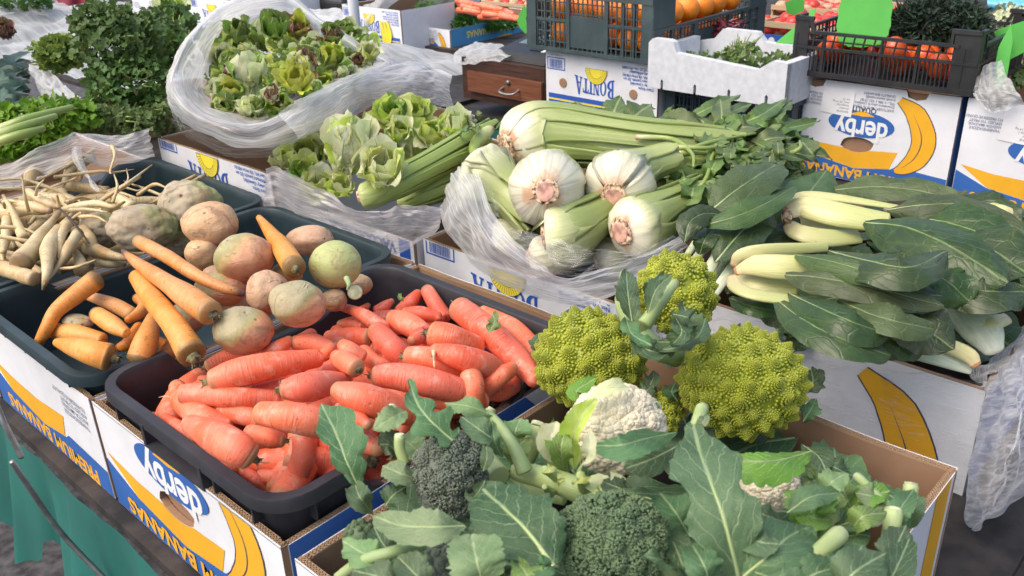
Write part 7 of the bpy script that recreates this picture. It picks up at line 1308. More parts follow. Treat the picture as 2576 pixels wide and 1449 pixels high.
foliage('celery_leaves', 'light green celery leaves left of the parsley bunch', 'celery leaves', [(150, 130, .14, 62, 38, 40), (125, 150, .12, 40, 26, 30)], 420, 20, mL_CEL, 5, 'celery leaf bunches')
foliage('celery_leaves', 'large bunch of celery leaves at the left edge of the photo', 'celery leaves', [(60, 320, .12, 120, 55, 50), (150, 290, .13, 100, 45, 45), (20, 370, .09, 80, 35, 30)], 1100, 23, mL_CEL, 6, 'celery leaf bunches', stemn=60)
foliage('celery_leaves', 'darker celery leaves between the parsley and the plastic film', 'celery leaves', [(250, 300, .11, 90, 36, 40), (330, 310, .10, 60, 26, 30)], 600, 15, mL_GREENS, 7, 'celery leaf bunches', stemn=30)
ct = empty('celery_stalks', P(60, 320, .12), 'pale green celery stalks running into the leaves at the left edge', 'celery')
for q, pp in enumerate([[(-20, 345, .16), (60, 318, .17), (140, 292, .17)], [(-20, 360, .15), (50, 340, .16), (110, 322, .16)], [(-10, 330, .15), (70, 300, .165), (180, 270, .16)]]): stalk_tube('stalk', ct, pp, [13, 12, 8], mS_CEL, seed=70 + q)
lk = empty('leeks', P(40, 220, .05), 'dark blue green leek leaves at the left edge above the celery', 'leeks')
for q in range(15):
    y = 150 + q * 9; pp = [(-40, y + 20 + (q % 3) * 8, .06 + .015 * math.sin(q)), (20, y + 5, .09), (75, y - 18 + (q % 4) * 12, .07)]; leaf_part('leaf', lk, pp, 17, [mL_LEEK, mL_LEEK], seed=700 + q, n=20, m=7, serr=0, rib=.02, ruffle=.05, fold=.5, prof=[(0, .8), (.5, 1), (.9, .8), (1, .3)])
film_part('plastic_film', [[(70, 160, .10), (110, 165, .10), (150, 200, .09), (190, 240, .09)], [(80, 200, .07), (110, 210, .08), (140, 235, .08), (175, 255, .07)], [(100, 250, .04), (120, 255, .05), (150, 262, .05), (180, 265, .04)]], mFILMW, None, .006, 50, 20, 20, 50, label='shiny white plastic scrap between the leeks and the celery leaves', group=GBAG, fold=.006, foldf=30)

# ================================================================== THE ROW BEHIND: DRAWER, SCALE, BOXES AND CRATES
ZB = 1.03
XB = 2.055
table('market_table', 'back table hidden behind teal cloth, under the drawer cabinet and boxes', XB, 3.0, -.2, 3.4, .786)
mb = MB(); ys = np.linspace(-.3, 3.4, 160); G = np.zeros((12, 160, 3))
for i in range(12): G[i, :, 0] = XB - .02 - .012 * np.sin(ys * 22) * (i / 11); G[i, :, 1] = ys; G[i, :, 2] = .76 - .70 * i / 11
mb.grid(G); tag(mb.build('tablecloth', mCLOTH), 'teal cloth hanging below the drawer cabinet in the back row', 'tablecloth')
def WP(y, z, x=XB): return np.array([x, y, z])
y_l, y_r = PX(1160, 170, XB)[1], 1.775
zt = PX(1270, 160, XB)[2]; zbm = PX(1250, 262, XB)[2]
cab = empty('drawer_cabinet', (XB + .2, (y_l + y_r) / 2, zbm), 'reddish brown wooden money drawer cabinet with a dark worn frame', 'drawer cabinet')
mb = MB(); mb.box((XB + .004, y_r, zbm), (XB + .40, y_l, zt)); mb.build('carcass', mWOODD, cab, smooth=False)
z1_, z0_ = PX(1270, 192, XB)[2], PX(1265, 243, XB)[2]; yl2 = PX(1180, 200, XB)[1]
mb = MB(); mb.box((XB - .008, y_r + .004, z0_), (XB + .003, yl2, z1_)); dr = mb.build('drawer_front', mWOODR, cab, smooth=False)
hc = PX(1279, 232, XB - .02); mb = MB(); mb.tube([WP(hc[1] + .033, hc[2] + .008, XB - .008), WP(hc[1] + .03, hc[2], XB - .03), WP(hc[1], hc[2] - .004, XB - .034), WP(hc[1] - .03, hc[2], XB - .03), WP(hc[1] - .033, hc[2] + .008, XB - .008)], [.004, .0035, .0035, .0035, .004], 8); mb.build('handle', mMETAL, dr)
kc = PX(1279, 208, XB - .008); mb = MB(); mb.tube([WP(kc[1], kc[2], XB - .006), WP(kc[1], kc[2], XB - .012)], [.008, .008], 12); mb.build('keyhole_plate', mMETAL, dr)
sc = empty('weighing_scale', (XB + .2, 1.95, zt), 'dark grey weighing scale with a keypad and a steel plate on the cabinet', 'scale')
ys0, ys1 = PX(1375, 150, XB + .04)[1], PX(1245, 140, XB + .04)[1]
mb = MB(); V = [(XB + .03, ys0, zt + .002), (XB + .03, ys1, zt + .002), (XB + .27, ys1, zt + .002), (XB + .27, ys0, zt + .002), (XB + .04, ys0, zt + .028), (XB + .04, ys1 - .005, zt + .028), (XB + .26, ys1 - .005, zt + .06), (XB + .26, ys0, zt + .06)]
mb.add(V, [(0, 1, 2, 3)[::-1], (4, 5, 6, 7)[::-1], (0, 1, 5, 4)[::-1], (1, 2, 6, 5)[::-1], (2, 3, 7, 6)[::-1], (3, 0, 4, 7)[::-1]]); body = mb.build('body', mBLK2, sc, smooth=False)
def on_slope(u, v, k): return np.array([lerp(XB + .05, XB + .25, v), lerp(ys1 - .01, ys0, u), lerp(zt + .0295, zt + .0585, v) + k])
def slope_quad(nm, u0, u1, v0, v1, mat, k=.001):
    q = [on_slope(u0, v0, k), on_slope(u1, v0, k), on_slope(u1, v1, k), on_slope(u0, v1, k)]; t_ = [p - np.array([0, 0, .002]) for p in q]; m_ = MB(); m_.add(q + t_, [(0, 1, 2, 3), (0, 4, 5, 1), (1, 5, 6, 2), (2, 6, 7, 3), (3, 7, 4, 0)]); return m_.build(nm, mat, body, smooth=False)
mSCRN = simple('grey_green_display', (.12, .15, .13), .2, .1); mKEY = simple('black_key', (.02, .02, .022), .4); mKEYO = simple('orange_key', (.75, .22, .05), .5); mKEYW = simple('white_label', (.7, .7, .66), .5)
slope_quad('display', .10, .48, .35, .85, mSCRN)
for a in range(5):
    for b in range(4): slope_quad('key', .52 + a * .045, .555 + a * .045, .12 + b * .2, .27 + b * .2, mKEY if (a, b) != (2, 3) else mKEYO, .003)
slope_quad('label_strip', .76, .83, .1, .9, mKEYW); slope_quad('label_strip', .86, .93, .1, .9, mKEYW)
mb = MB(); mb.box((XB + .22, ys0 + .02, zt + .09), (XB + .45, ys1 - .03, zt + .10)); mb.build('weighing_plate', mMETAL, sc, smooth=False)
mb = MB(); mb.box((XB + .28, ys0 + .05, zt + .003), (XB + .40, ys1 - .06, zt + .089)); mb.build('pillar', mBLK2, sc, smooth=False)
film_part('plastic_bag', [[PX(1150, 120, XB + .15), PX(1190, 112, XB + .15), PX(1240, 108, XB + .15), PX(1300, 118, XB + .15)], [PX(1140, 140, XB + .05), PX(1190, 130, XB + .02), PX(1240, 128, XB + .02), PX(1285, 135, XB + .03)], [PX(1143, 155, XB), PX(1180, 160, XB - .02), PX(1225, 152, XB - .01), PX(1260, 148, XB)]], mFILMW, None, .006, 40, 18, 30, 40, label='flat white plastic bag lying on the cabinet left of the scale', group=GBAG, fold=.006, foldf=20)
banana_box('banana_box', 'white box with blue stripes and two round holes, right of the drawer cabinet', XB - .004, XB + .50, 1.365, 1.762, .79, ZB, 'bonita', group='banana boxes in the back row')
fpB = [o for o in scene.objects if o.name.startswith('front_panel')][-1]
for yy in (1.762 - .066, 1.762 - .318):
    mb = MB(); mb.tube([WP(yy, ZB - .088, XB - .0045), WP(yy, ZB - .088, XB - .0065)], [.0135, .0135], 18, 0, 4, True, .02, .02); mb.build('hand_hole', mCARD, fpB)
banana_box('banana_box', 'banana box with a torn hand hole carrying the black pepper crate', 2.14, 2.66, .619, 1.018, .79, ZB, 'derby', sticker=True, group='banana boxes in the back row', notches=(.24, .86), side='derby')
banana_box('banana_box', 'banana box at the right edge under the bag of greens', 2.13, 2.65, .205, .602, .79, ZB + .004, 'derby', sticker=True, group='banana boxes in the back row', notches=(.24, .86), hole=False)
def crate(name, label, x0, x1, y0, y1, z0, z1, mat, group=None, cat='crate', solid=(.36, .64), nu=26, nv=6, low=None, posts=True, endh=1.0):
    root = empty(name, ((x0 + x1) / 2, (y0 + y1) / 2, z0), label, cat, group); w = y1 - y0; d = x1 - x0; h = z1 - z0
    for nm, O, U, W in (('slatted_side', (x0, y1, z0), (0, -1, 0), w), ('slatted_side', (x1, y0, z0), (0, 1, 0), w), ('slatted_end', (x0, y0, z0), (1, 0, 0), d), ('slatted_end', (x1, y1, z0), (-1, 0, 0), d)):
        HH = h; h = HH * (endh if nm == 'slatted_end' else 1); mb = MB(); lattice(mb, O, U, (0, 0, 1), W, h * .98, int(nu * W / w), nv, .0036, .003); O_ = np.array(O, float); U_ = np.array(U, float); N_ = np.cross(U_, [0, 0, 1])
        def slab(u0, u1, v0, v1, t0, t1):
            Q = [O_ + U_ * (u * W) + np.array([0, 0, v * h]) + N_ * k for k in (t0, t1) for (u, v) in ((u0, v0), (u1, v0), (u1, v1), (u0, v1))]; mb.add(Q, [(3, 2, 1, 0), (4, 5, 6, 7), (0, 1, 5, 4), (1, 2, 6, 5), (2, 3, 7, 6), (3, 0, 4, 7)])
        slab(-.01, 1.01, .90, 1.0, -.003, .009); slab(-.01, 1.01, 0, .06, -.002, .008); slab(-.01, .07, .06, .90, -.001, .007); slab(.93, 1.01, .06, .90, -.001, .007)
        slab(.33, .36, .06, .90, -.0015, .0065); slab(.64, .67, .06, .90, -.0015, .0065); slab(0.07, .33, .50, .545, -.0015, .005); slab(.67, .93, .50, .545, -.0015, .005)
        if solid: slab(.36, .64, .10, .62, -.001, .004)
        for e in (.14, .22, .78, .86): slab(e, e + .012, .0605, .8995, -.002, .0055)
        if h < HH: slab(-.01, .16, 1.001, HH / h, -.002, .006); slab(.84, 1.01, 1.001, HH / h, -.002, .006)
        h = HH
        mb.build(nm, mat, root, smooth=False)
    mb = MB(); mb.box((x0, y0, z0 + .001), (x1, y1, z0 + .005)); mb.build('crate_floor', mat, root, smooth=False); return root
def fruit(name, label, cat, c, r, mat, group=None, seed=0, stem=True, squash=.92):
    S = sphere_pts(22, 15); nz = snoise(S.reshape(-1, 3), 3, seed).reshape(S.shape[:2]) * .03; D = S * (1 + nz)[..., None] * r; D[..., 2] *= squash; mb = MB(); mb.grid(np.array(c) + D, None, 0, True); o = mb.build(name, mat); tag(o, label, cat, group); return o
crate('green_crate', 'grey green slatted crate of oranges on the blue striped box', XB - .03, XB + .56, 1.37, 1.80, ZB + .008, ZB + .175, mGREENP2, 'plastic crates in the back row', endh=.52)
crate('green_crate', 'dark green crate below the white foam box', XB + .02, XB + .40, .99, 1.345, .79, ZB - .045, mGREENP, 'plastic crates in the back row', nv=7, nu=30)
rg = random.Random(3); kk = 0
for (x, y, z) in [(XB + .03 + .078 * a + rg.uniform(-.006, .006), 1.41 + .078 * b + rg.uniform(-.006, .006), ZB + .05 + .07 * c_) for a in range(6) for b in range(5) for c_ in range(2)]: fruit('orange', 'orange behind the slats of the grey green crate', 'orange', (x, y, z), .038, mORANGE, 'oranges in the grey green crates', kk); kk += 1
OR = [(2452 - 715, 25, 46), (1672, 25, 40), (1650, 45, 26), (1768, 12, 36), (1772, 48, 26), (1700, 62, 34), (1745, 70, 30), (1655, 10, 30)]
for i, (x, y, r) in enumerate([(1737, 25, 34), (1680, 22, 34), (1655, 42, 24), (1765, 20, 30), (1768, 48, 24), (1700, 55, 28), (1655, 5, 26)]):
    c = PX(x, y, XB + .30 + .03 * (i % 3)); fruit('orange', ['big orange at the top of the open crate', 'orange left of the big one', 'orange against the green crate corner', 'orange at the right of the pile', 'low orange at the right end of the pile', 'orange in front below the big one', 'orange at the very top left of the pile'][i], 'orange', c, M(c, r), mORANGE, 'oranges in the grey green crates', 50 + i)
# white foam box
sx0, sx1 = XB - .05, XB + .19; A_ = PX(1628, 228, sx0); B_ = PX(1972, 262, sx0); yL, yR, zb_ = A_[1], B_[1], (A_[2] + B_[2]) / 2; zt_ = PX(1640, 130, sx0)[2]; zh = PX(1640, 96, sx0)[2]
fbx = empty('foam_box', ((sx0 + sx1) / 2, (yL + yR) / 2, zb_), 'white polystyrene box with notched rim and small slots, between the back boxes', 'foam box')
W_ = yL - yR
def foam_side(nm, prof, O, U, N_, t=.022, bevel=.004):
    me = poly_mesh(prof, 0, t / 2); co = np.array([v.co[:] for v in me.vertices]); fv = [tuple(p.vertices) for p in me.polygons]; O, U, N_ = (np.array(q, float) for q in (O, U, N_))
    mb = MB(); mb.add(O + U * co[:, :1] + np.array([0, 0, 1.]) * co[:, 1:2] + N_ * (co[:, 2:3] - t / 2), fv); o = mb.build(nm, mSTYRO, fbx, smooth=False); md = o.modifiers.new('bevel', 'BEVEL'); md.width = bevel; md.segments = 3; md.limit_method = 'ANGLE'; return o
H1, H2 = zt_ - zb_, zh - zb_; slots = [[(u - .004, .0), (u - .004, .022), (u, .026), (u + .004, .022), (u + .004, .0)] for u in (W_ * .115, W_ * .37, W_ * .62, W_ * .88)]
bot = [(0, 0)]; 
for s_ in slots: bot += s_
bot += [(W_, 0)]
foam_side('front_wall', [bot + [(W_, H1 + .012), (W_ * .90, H1 + .014), (W_ * .80, H1 - .012), (W_ * .22, H1 + .004), (W_ * .19, H2 - .004), (W_ * .16, H2), (W_ * .03, H2), (0, H2 - .012)]], (sx0, yL, zb_), (0, -1, 0), (-1, 0, 0))
foam_side('back_wall', [[(0, 0), (W_, 0), (W_, H1 + .006), (W_ * .52, H1 + .006), (W_ * .46, H2 - .004), (W_ * .20, H2 - .004), (W_ * .13, H1), (0, H1 - .01)]], (sx1, yL, zb_), (0, -1, 0), (-1, 0, 0))
foam_side('side_wall', [[(.001, 0), (sx1 - sx0 - .023, 0), (sx1 - sx0 - .023, H1 + .01), (.001, H1 + .01)]], (sx0, yR, zb_), (1, 0, 0), (0, -1, 0))
foam_side('side_wall', [[(.001, 0), (sx1 - sx0 - .023, 0), (sx1 - sx0 - .023, H1 + .01), (.001, H1 + .01)]], (sx0, yL - .022, zb_), (1, 0, 0), (0, -1, 0))
mb = MB(); mb.box((sx0 + .001, yR + .001, zb_ + .028), (sx1 - .023, yL - .001, zb_ + .04)); mb.build('box_floor', mSTYRO, fbx, smooth=False)
foliage('herb_sprigs', 'thin green herb sprigs sticking up in the foam box', 'herbs', [(PX(1865, 126, sx0 + .10), 0, 0, 40, 12, 30)], 90, 13, mL_GREENS, 9, stemn=20, up=.2)
h_ = empty('herb_sprigs', PX(1870, 130, sx0 + .12), 'grassy stems rising from the foam box', 'herbs')
for q in range(12): a = PX(1850 + q * 3, 132, sx0 + .12); b = PX(1835 + q * 7 + (q % 3) * 6, 108 - (q % 4) * 8, sx0 + .12); mb = MB(); mb.tube([a, (a + b) / 2 + .003, b], [.0016, .0015, .0008], 5, 0, 5); mb.build('stem', mS_CEL, h_)
foliage('foam_box_greens', 'green leaves filling the bottom of the foam box', 'herbs', [(np.array([XB + .06, yR + .12, zb_ + .080]), 0, 0, 90, 12, 60), (np.array([XB + .06, yL - .14, zb_ + .070]), 0, 0, 90, 12, 60)], 420, 15, mL_GREENS, 19)
# black crate with peppers, dill and price cards
bx0, bx1, by0, by1 = 2.12, 2.46, PX(2440, 240, 2.12)[1], PX(1995, 183, 2.12)[1]
def open_crate():
    z0, z1 = ZB + .010, ZB + .150; root = empty('black_crate', ((bx0 + bx1) / 2, (by0 + by1) / 2, z0), 'glossy black slatted crate with high corners, holding peppers and dill', 'crate', 'plastic crates in the back row'); w = by1 - by0; d = bx1 - bx0
    for nm, O, U, W in (('slatted_side', (bx0, by1, z0), (0, -1, 0), w), ('slatted_side', (bx1, by0, z0), (0, 1, 0), w), ('slatted_end', (bx0, by0, z0), (1, 0, 0), d), ('slatted_end', (bx1, by1, z0), (-1, 0, 0), d)):
        O_ = np.array(O, float); U_ = np.array(U, float); N_ = np.cross(U_, [0, 0, 1]); mb = MB()
        def slab(u0, u1, v0, v1, t0, t1, skew=0): Q = [O_ + U_ * (u * W) + np.array([0, 0, v]) + N_ * k for k in (t0, t1) for (u, v) in ((u0, v0), (u1, v0), (u1 + skew, v1), (u0 + skew, v1))]; mb.add(Q, [(3, 2, 1, 0), (4, 5, 6, 7), (0, 1, 5, 4), (1, 2, 6, 5), (2, 3, 7, 6), (3, 0, 4, 7)])
        slab(-.012, 1.012, 0, .012, -.002, .008); slab(-.01, 1.01, .064, .070, -.002, .006); slab(.09, .91, .100, .107, -.003, .007)
        for u in (.0, .17, .5, .70, .93): slab(u, u + .012, .012, .10, -.0015, .0055)
        slab(-.012, .075, .012, .135, -.001, .004); slab(.88, 1.012, .012, .135, -.001, .004); slab(-.012, .10, .130, .139, -.003, .007); slab(.86, 1.012, .130, .139, -.003, .007); slab(.10, .115, .105, .135, -.002, .006, -.03); slab(.86, .875, .105, .135, -.002, .006, .0)
        for i in range(34): u = .09 + .79 * i / 34; slab(u, u + .008, .012, .064, -.0008, .003)
        slab(.17, .55, .034, .064, .0032, .0042) if False else None
        for i in range(13): u = .10 + .76 * i / 13; slab(u, u + .007, .070, .100, -.0008, .003, .012)
        slab(.09, .9, .084, .087, -.0012, .0035); mb.build(nm, mBLK2, root, smooth=False)
    mb = MB(); mb.box((bx0, by0, z0 + .001), (bx1, by1, z0 + .005)); mb.build('crate_floor', mBLK2, root, smooth=False)
open_crate()
rg = random.Random(8)
for q in range(46):
    x = rg.uniform(bx0 + .03, bx0 + .26); y = rg.uniform(by0 + .04, by1 - .04); fruit('red_pepper', 'orange red pepper seen through the slats of the black crate', 'pepper', (x, y, ZB + .045 + rg.uniform(0, .035)), rg.uniform(.020, .030), [mPEP, mTOM][q % 6 == 0], 'peppers in the black crate', q, squash=rg.uniform(.8, 1.3))
def paper_tag(label, pts, X, thick=.0012, tilt=.0, group='bright green price cards', writing=False):
    me = poly_mesh([[(float(PX(a, b, X)[1]), float(PX(a, b, X)[2])) for a, b in pts]], 0, thick / 2); co = np.array([v.co[:] for v in me.vertices]); zb0 = co[:, 1].min(); mb = MB()
    mb.add(np.stack([X + co[:, 2] + (co[:, 1] - zb0) * tilt, co[:, 0], co[:, 1]], 1), [tuple(p.vertices) for p in me.polygons]); o = mb.build('price_card', mPAPG, None, smooth=False); return tag(o, label, 'price card', group)
def zig(cx_, cy_, rx, ry, n, a0=0, amp=.04, sq=.75):
    return [(cx_ + rx * math.copysign(abs(math.cos(t)) ** sq, math.cos(t)) * (1 + amp * (i % 2)), cy_ + ry * math.copysign(abs(math.sin(t)) ** sq, math.sin(t)) * (1 + amp * (i % 2))) for i, t in enumerate(np.linspace(0, 2 * math.pi, n, endpoint=False))]
paper_tag('big round edged bright green card standing in the black crate', zig(2166, 45, 66, 72, 44, sq=.6) , bx0 + .035, tilt=.3)
paper_tag('folded bright green card left of the black crate', [(1950, 108), (1985, 75), (2000, 62), (2022, 30), (2034, 26), (2030, 60), (2024, 108), (1990, 110)], XB + .20, tilt=.5)
paper_tag('small green card behind the foam box', [(1975, 5), (2000, -4), (2024, 0), (2022, 28), (2000, 38), (1980, 34)], XB + .75)
paper_tag('tiny green card beside the dark red chillies', [(1838, 72), (1850, 60), (1862, 78), (1856, 92), (1842, 90)], XB + .62)
paper_tag('large bright green card leaning over the bag of greens at the right', [(2475, 98), (2510, 75), (2570, 55), (2590, 70), (2580, 130), (2540, 150), (2495, 140)], 2.30, tilt=.2)
paper_tag('narrow green card seen edge on at the right', [(2500, 125), (2510, 100), (2525, 70), (2534, 110), (2530, 190), (2518, 225), (2502, 215), (2496, 170)], 2.16, tilt=.4)
paper_tag('pointed green card behind the far carrots', [(1300, 50), (1318, 13), (1330, 30), (1342, 50), (1338, 75), (1322, 85), (1308, 70)], 2.9)
def bushy(name, label, cat, blobs, n, L, mat, seed): # fine feathery tufts
    rs = np.random.RandomState(seed); root = empty(name, P(*blobs[0][:3]), label, cat); mb = MB()
    for (x, y, X, rx, ry) in [b for b in blobs]:
        c = PX(x, y, X); s = np.array([M(c, rx), M(c, ry), M(c, ry)])
        for k in range(n):
            d = unit(rs.normal(size=3)); p = c + ROT @ (d * s * rs.uniform(.5, 1)); q = p + ROT @ (unit(d + rs.normal(size=3) * .6) * L); w = rs.normal(size=3) * .0022
            mb.add([p - w, p + w, q + w * .2, q - w * .2], [(0, 1, 2, 3)])
    mb.build('fronds', mat, root); return root
bushy('dill_bunch', 'dark feathery dill bunch standing in the black crate', 'dill', [(2330, 60, bx0 + .16, 60, 70), (2400, 55, bx0 + .18, 70, 70), (2280, 70, bx0 + .16, 40, 60), (2440, 90, bx0 + .15, 40, 60)], 1500, .02, mDILL, 4)
foliage('bagged_greens', 'rolled green leaves in a clear bag at the right edge', 'greens', [(2560, 170, .05, 40, 55, 40), (2530, 200, .04, 40, 30, 30)], 160, 26, mL_GREENS, 11)
film_part('plastic_film', [[PX(2455, 190, 2.12), PX(2480, 160, 2.14), PX(2520, 150, 2.18)], [PX(2440, 235, 2.10), PX(2480, 225, 2.10), PX(2560, 230, 2.10)], [PX(2480, 275, 2.11), PX(2510, 278, 2.11), PX(2580, 262, 2.11)]], mFILMW, None, .008, 40, 20, 31, 40, label='crumpled clear plastic on the box at the right edge', group=GBAG, fold=.007, foldf=20)

# ================================================================== FURTHER STALLS
mb = MB(); a = PX(899, 112, 1.75); mb.tube([np.array([a[0], a[1], .001]), np.array([a[0], a[1], 2.6])], [.0165, .0165], 20, 0, 4); o = mb.build('white_pole', simple('white_painted_pole', (.68, .69, .72), .35, .04), None); tag(o, 'round white pole rising behind the salad bag', 'pole')
table('market_table', 'far table carrying the carrots, herbs and tomato crates', 2.75, 6.5, -1.5, 6.5, .80)
table('market_table', 'left table beyond the parsley, under the bags', 1.45, 2.6, 2.2, 6.0, .80)
GFB = 'banana boxes on the far tables'
def far_box(label, x, y, X, art, w=.40, d=.5, side='derby', words="PREMIUM BANANAS"):
    c = PX(x, y, X); banana_box('banana_box', label, X, X + d, c[1] - w, c[1], c[2] - .235, c[2], art, group=GFB, side=side, edge=False, hole=False, words=words, HF=.235); return c
fbp = far_box('far white banana box partly hidden by the pole and a plastic bag', 860, 10, 2.62, 'bonita', side=None)
fq = [o for o in scene.objects if o.name.startswith('front_panel')][-1]; pnq = Panel((2.62, fbp[1] - .40, fbp[2]), (0, 1, 0), (0, 0, -1), .40, .235); pnq.k = 60
for k_ in range(3): pnq.put('banana_picture', poly_mesh([ribbon2([(.085 + .022 * k_, .05), (.07 + .022 * k_, .11), (.095 + .014 * k_, .18)], [.006, .012, .004])]), mLEM, fq); pnq.put('banana_picture', poly_mesh([ribbon2([(.097 + .022 * k_, .055), (.082 + .022 * k_, .11), (.10 + .014 * k_, .175)], [.0008, .0012, .0004])]), mNAVY, fq)
c_ = far_box('far banana box whose long blue side carries yellow letters', 1047, 64, 2.78, 'derby', .215, .62, side='far')
far_box('far white box left of the pole behind the salad bag', 700, 24, 2.6, 'bonita', side=None)
far_box('far white box at the top left above the parsley', 330, -10, 2.3, 'derby', side=None)
far_box('far white box above the salad bag at the top', 470, -12, 2.3, 'bonita', .45, side=None)
root_veg('green_marrow', 'dark cucumber lying on the herbs by the far carrots', 'cucumber', [tuple(PX(1060, 15, 2.95)), tuple(PX(1150, 12, 2.97))], [.025, .025], mDILL, seed=4)
bushy('dill_bunch', 'dark green dill spread in the far banana box', 'dill', [(1075, 40, 2.9, 42, 34), (1130, 48, 2.95, 60, 24), (1190, 58, 3.0, 70, 20), (1250, 60, 3.05, 60, 16)], 900, .02, mL_PARS, 5)
rg = random.Random(12)
for q in range(22):
    x = 1150 + rg.uniform(0, 120); y = 8 + (x - 1150) * .22 + rg.uniform(-8, 22); a = PX(x, y, 2.95 + rg.uniform(-.02, .03)); b = PX(x + rg.uniform(30, 55), y + rg.uniform(2, 12), 2.95); root_veg('far_carrot', 'bright carrot in the pile on the far banana box', 'carrot', [tuple(a), tuple(b)], [.016, .010], mRED, 'carrots on the far banana box', seed=q + 800, seg=9, n=8)
film_part('plastic_film', [[PX(920, 90, 2.66), PX(960, 40, 2.66), PX(1010, -10, 2.66)], [PX(925, 60, 2.63), PX(945, 25, 2.63), PX(985, -20, 2.63)], [PX(920, 15, 2.66), PX(935, 5, 2.66), PX(960, -25, 2.66)]], mFILMW, None, .01, 30, 16, 33, 30, label='milky plastic hanging across the far white banana box', group=GBAG)
def wood_tray(label, x, y, X, w, d, h, fr_, mats_, blue=False):
    c = PX(x, y, X); root = empty('wooden_crate', (X + d / 2, c[1] - w / 2, c[2] - h), label, 'crate', 'wooden produce crates on the far table'); z0 = c[2] - h; y1 = c[1]; y0 = y1 - w
    for (a, b) in (((X, y0, z0 + .005), (X + .006, y1, z0 + h * .55)), ((X, y0, z0 + h * .8), (X + .006, y1, z0 + h)), ((X + d, y0, z0 + .005), (X + d + .006, y1, z0 + h)), ((X + .0062, y0, z0 + .005), (X + d - .0002, y0 + .006, z0 + h * .9)), ((X + .0062, y1 - .006, z0 + .005), (X + d - .0002, y1, z0 + h * .9)), ((X + .0061, y0 + .0061, z0), (X + d - .0001, y1 - .0061, z0 + .004))): m_ = MB(); m_.box(a, b); m_.build('slat', mBBLUE if blue and a[2] < z0 + .01 and abs(a[0] - X) < .001 else mWOODL, root, smooth=False)
    if blue:
        pr_ = [o for o in root.children][0]; pn = Panel((X, y1, z0 + .005), (0, -1, 0), (0, 0, 1), w, h * .55); pn.put('printed_logo', poly_mesh([ellipse(w * .2, h * .3, .012, .012)]), mLETR, pr_); pn.put('printed_logo', poly_mesh([ellipse(w * .8, h * .28, .03, .02)]), mYEL, pr_); pn.put('lettering', at(text_mesh("Linea Casilan", h * .14), w * .3, h * .1), mLETR, pr_)
    i = 0
    for a in np.arange(.035, w - .02, .055):
        for b in np.arange(.035, d - .02, .055):
            i += 1; fruit(fr_, label.split(' crate')[0] + ' crate fruit, one of the red ones inside', fr_, (X + b + rg.uniform(-.006, .006), y0 + a + rg.uniform(-.006, .006), z0 + h * .8 + rg.uniform(-.01, .012)), .027, mats_[i % len(mats_)], 'fruit of ' + label[:40], i)
wood_tray('blue fronted crate of tomatoes left of the green cards', 1898, 50, 3.0, .36, .3, .10, 'tomato', [mTOM], True)
wood_tray('blue sided crate behind the white pole at the top right', 1760, 60, 3.2, .30, .3, .10, 'tomato', [mTOM], True)
wood_tray('pale wooden crate of radishes behind the tomatoes', 1940, 12, 3.45, .5, .3, .09, 'radish', [mTOM, mT_PINK])
wood_tray('far wooden crate of apples at the top middle', 1160, -4, 3.6, .5, .3, .09, 'apple', [mTOM, mT_PEACH])
mb = MB(); a = PX(1826, 60, 2.9); mb.tube([np.array([a[0], a[1], .001]), np.array([a[0], a[1], 2.6])], [.014, .014], 16, 0, 4); o = mb.build('white_pole', MATS['white_painted_pole'], None); tag(o, 'thin white pole at the top right between oranges and tomatoes', 'pole')
foliage('chilli_bunch', 'dark red chilli bunch behind the foam box', 'chilli', [(PX(1832, 72, 2.35), 0, 0, 30, 18, 20)], 60, 24, simple('dark_red_chilli', (.16, .01, .02), .3), 14, aspect=.3)
film_part('plastic_sheet', [[np.array([1.42, yy, .84]) for yy in np.linspace(2.62, 6, 6)], [np.array([1.9, yy, .90 + .03 * math.sin(yy * 5)]) for yy in np.linspace(2.7, 6, 6)], [np.array([2.3, yy, .88 + .03 * math.cos(yy * 4)]) for yy in np.linspace(2.4, 6, 6)], [np.array([2.62, yy, .82]) for yy in np.linspace(2.2, 6, 6)]], mFILMW, None, .02, 120, 60, 50, 14, label='crumpled cloudy plastic sheet covering the left table beyond the parsley', group=GBAG, fold=.01, foldf=60)
# bags and heaps at the far left
film_part('plastic_film', [[PX(-10, 30, 2.2), PX(60, 30, 2.2), PX(120, 18, 2.2), PX(190, 45, 2.2)], [PX(-10, 60, 2.15), PX(60, 65, 2.12), PX(130, 60, 2.12), PX(195, 62, 2.15)], [PX(-10, 95, 2.15), PX(70, 100, 2.1), PX(140, 90, 2.1), PX(185, 80, 2.1)]], mFILMW, None, .01, 50, 24, 34, 25, label='cloudy plastic bag below the herbs in the top left corner', group=GBAG)
film_part('plastic_film', [[PX(-10, 95, 2.0), PX(70, 100, 2.0), PX(150, 92, 2.0)], [PX(-10, 125, 1.9), PX(60, 128, 1.9), PX(120, 118, 1.9)], [PX(-10, 160, 1.85), PX(50, 155, 1.85), PX(90, 140, 1.85)]], mFILMW, None, .01, 50, 24, 35, 25, label='cloudy plastic sheet over the leeks at the left edge', group=GBAG)
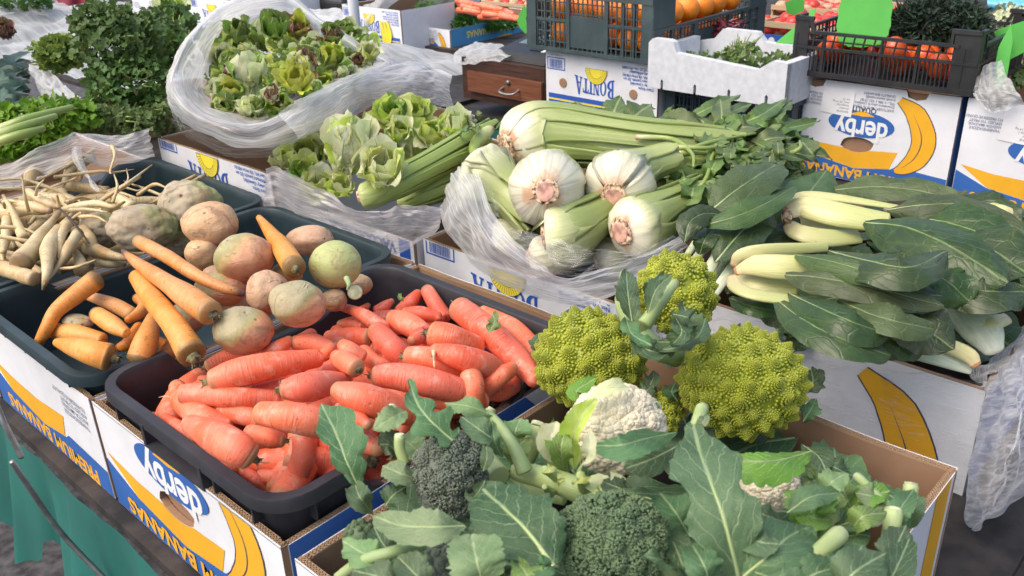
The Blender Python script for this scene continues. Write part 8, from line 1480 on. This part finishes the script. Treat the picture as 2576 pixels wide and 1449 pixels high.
foliage('far_herbs', 'heap of fine green herbs in the top left corner', 'herbs', [(50, -5, .0, 75, 24, 60)], 400, 13, mL_PARS, 15)
rosette('radicchio', 'round purple radicchio with white ribs at the left edge', 'radicchio', 12, 78, .06, 30, 14, [RA], None, .5, 90, None, None, .7)
mb = MB(); c = PX(185, 0, 2.25); G = np.array([[PX(xx, yy, 2.25 + .02 * math.sin(xx * .1)) for xx in range(125, 250, 8)] for yy in range(-40, 36, 8)]); mb.grid(G); tag(mb.build('maroon_cloth', simple('crimson_cloth', (.19, .012, .035), .8)), 'crimson cloth behind the parsley at the top left', 'cloth')
rosette('lettuce', 'pale yellow lettuce rising behind the parsley', 'lettuce', 430, 30, .22, 44, 12, [LB, LA], None, .8, 91, None, None, .55)
film_part('plastic_film', [[PX(560, 60, 2.5), PX(700, 20, 2.5), PX(860, 25, 2.5)], [PX(560, 110, 2.4), PX(720, 70, 2.4), PX(880, 75, 2.4)], [PX(560, 170, 2.3), PX(740, 130, 2.3), PX(880, 125, 2.3)]], mFILMW, None, .01, 60, 24, 36, 25, label='milky plastic over the produce behind the salad bag', group=GBAG)
mb = MB(); c = PX(790, 8, 2.75); mb.box((2.75, c[1] - .22, c[2] - .05), (3.0, c[1] + .20, c[2] + .03)); o = mb.build('dark_case', mBLK2, None, smooth=False); md = o.modifiers.new('bevel', 'BEVEL'); md.width = .02; md.segments = 3; tag(o, 'black case lying on the far boxes at the top', 'case')
foliage('far_garlic', 'pale garlic and blue bagged produce at the far right corner', 'garlic', [(2540, 45, .12, 40, 26, 40)], 90, 22, mPALECUT, 16)
c = PX(2530, 5, 3.1); film_part('blue_bag', [[PX(2480, -20, 3.1), PX(2540, -20, 3.1), PX(2590, -10, 3.1)], [PX(2485, 10, 3.05), PX(2530, 18, 3.05), PX(2590, 12, 3.05)], [PX(2500, 38, 3.1), PX(2540, 40, 3.1), PX(2590, 34, 3.1)]], simple('sky_blue_plastic', (.12, .42, .62), .3), None, .01, 40, 20, 37, 25, label='light blue plastic bag at the top right corner', group=GBAG)
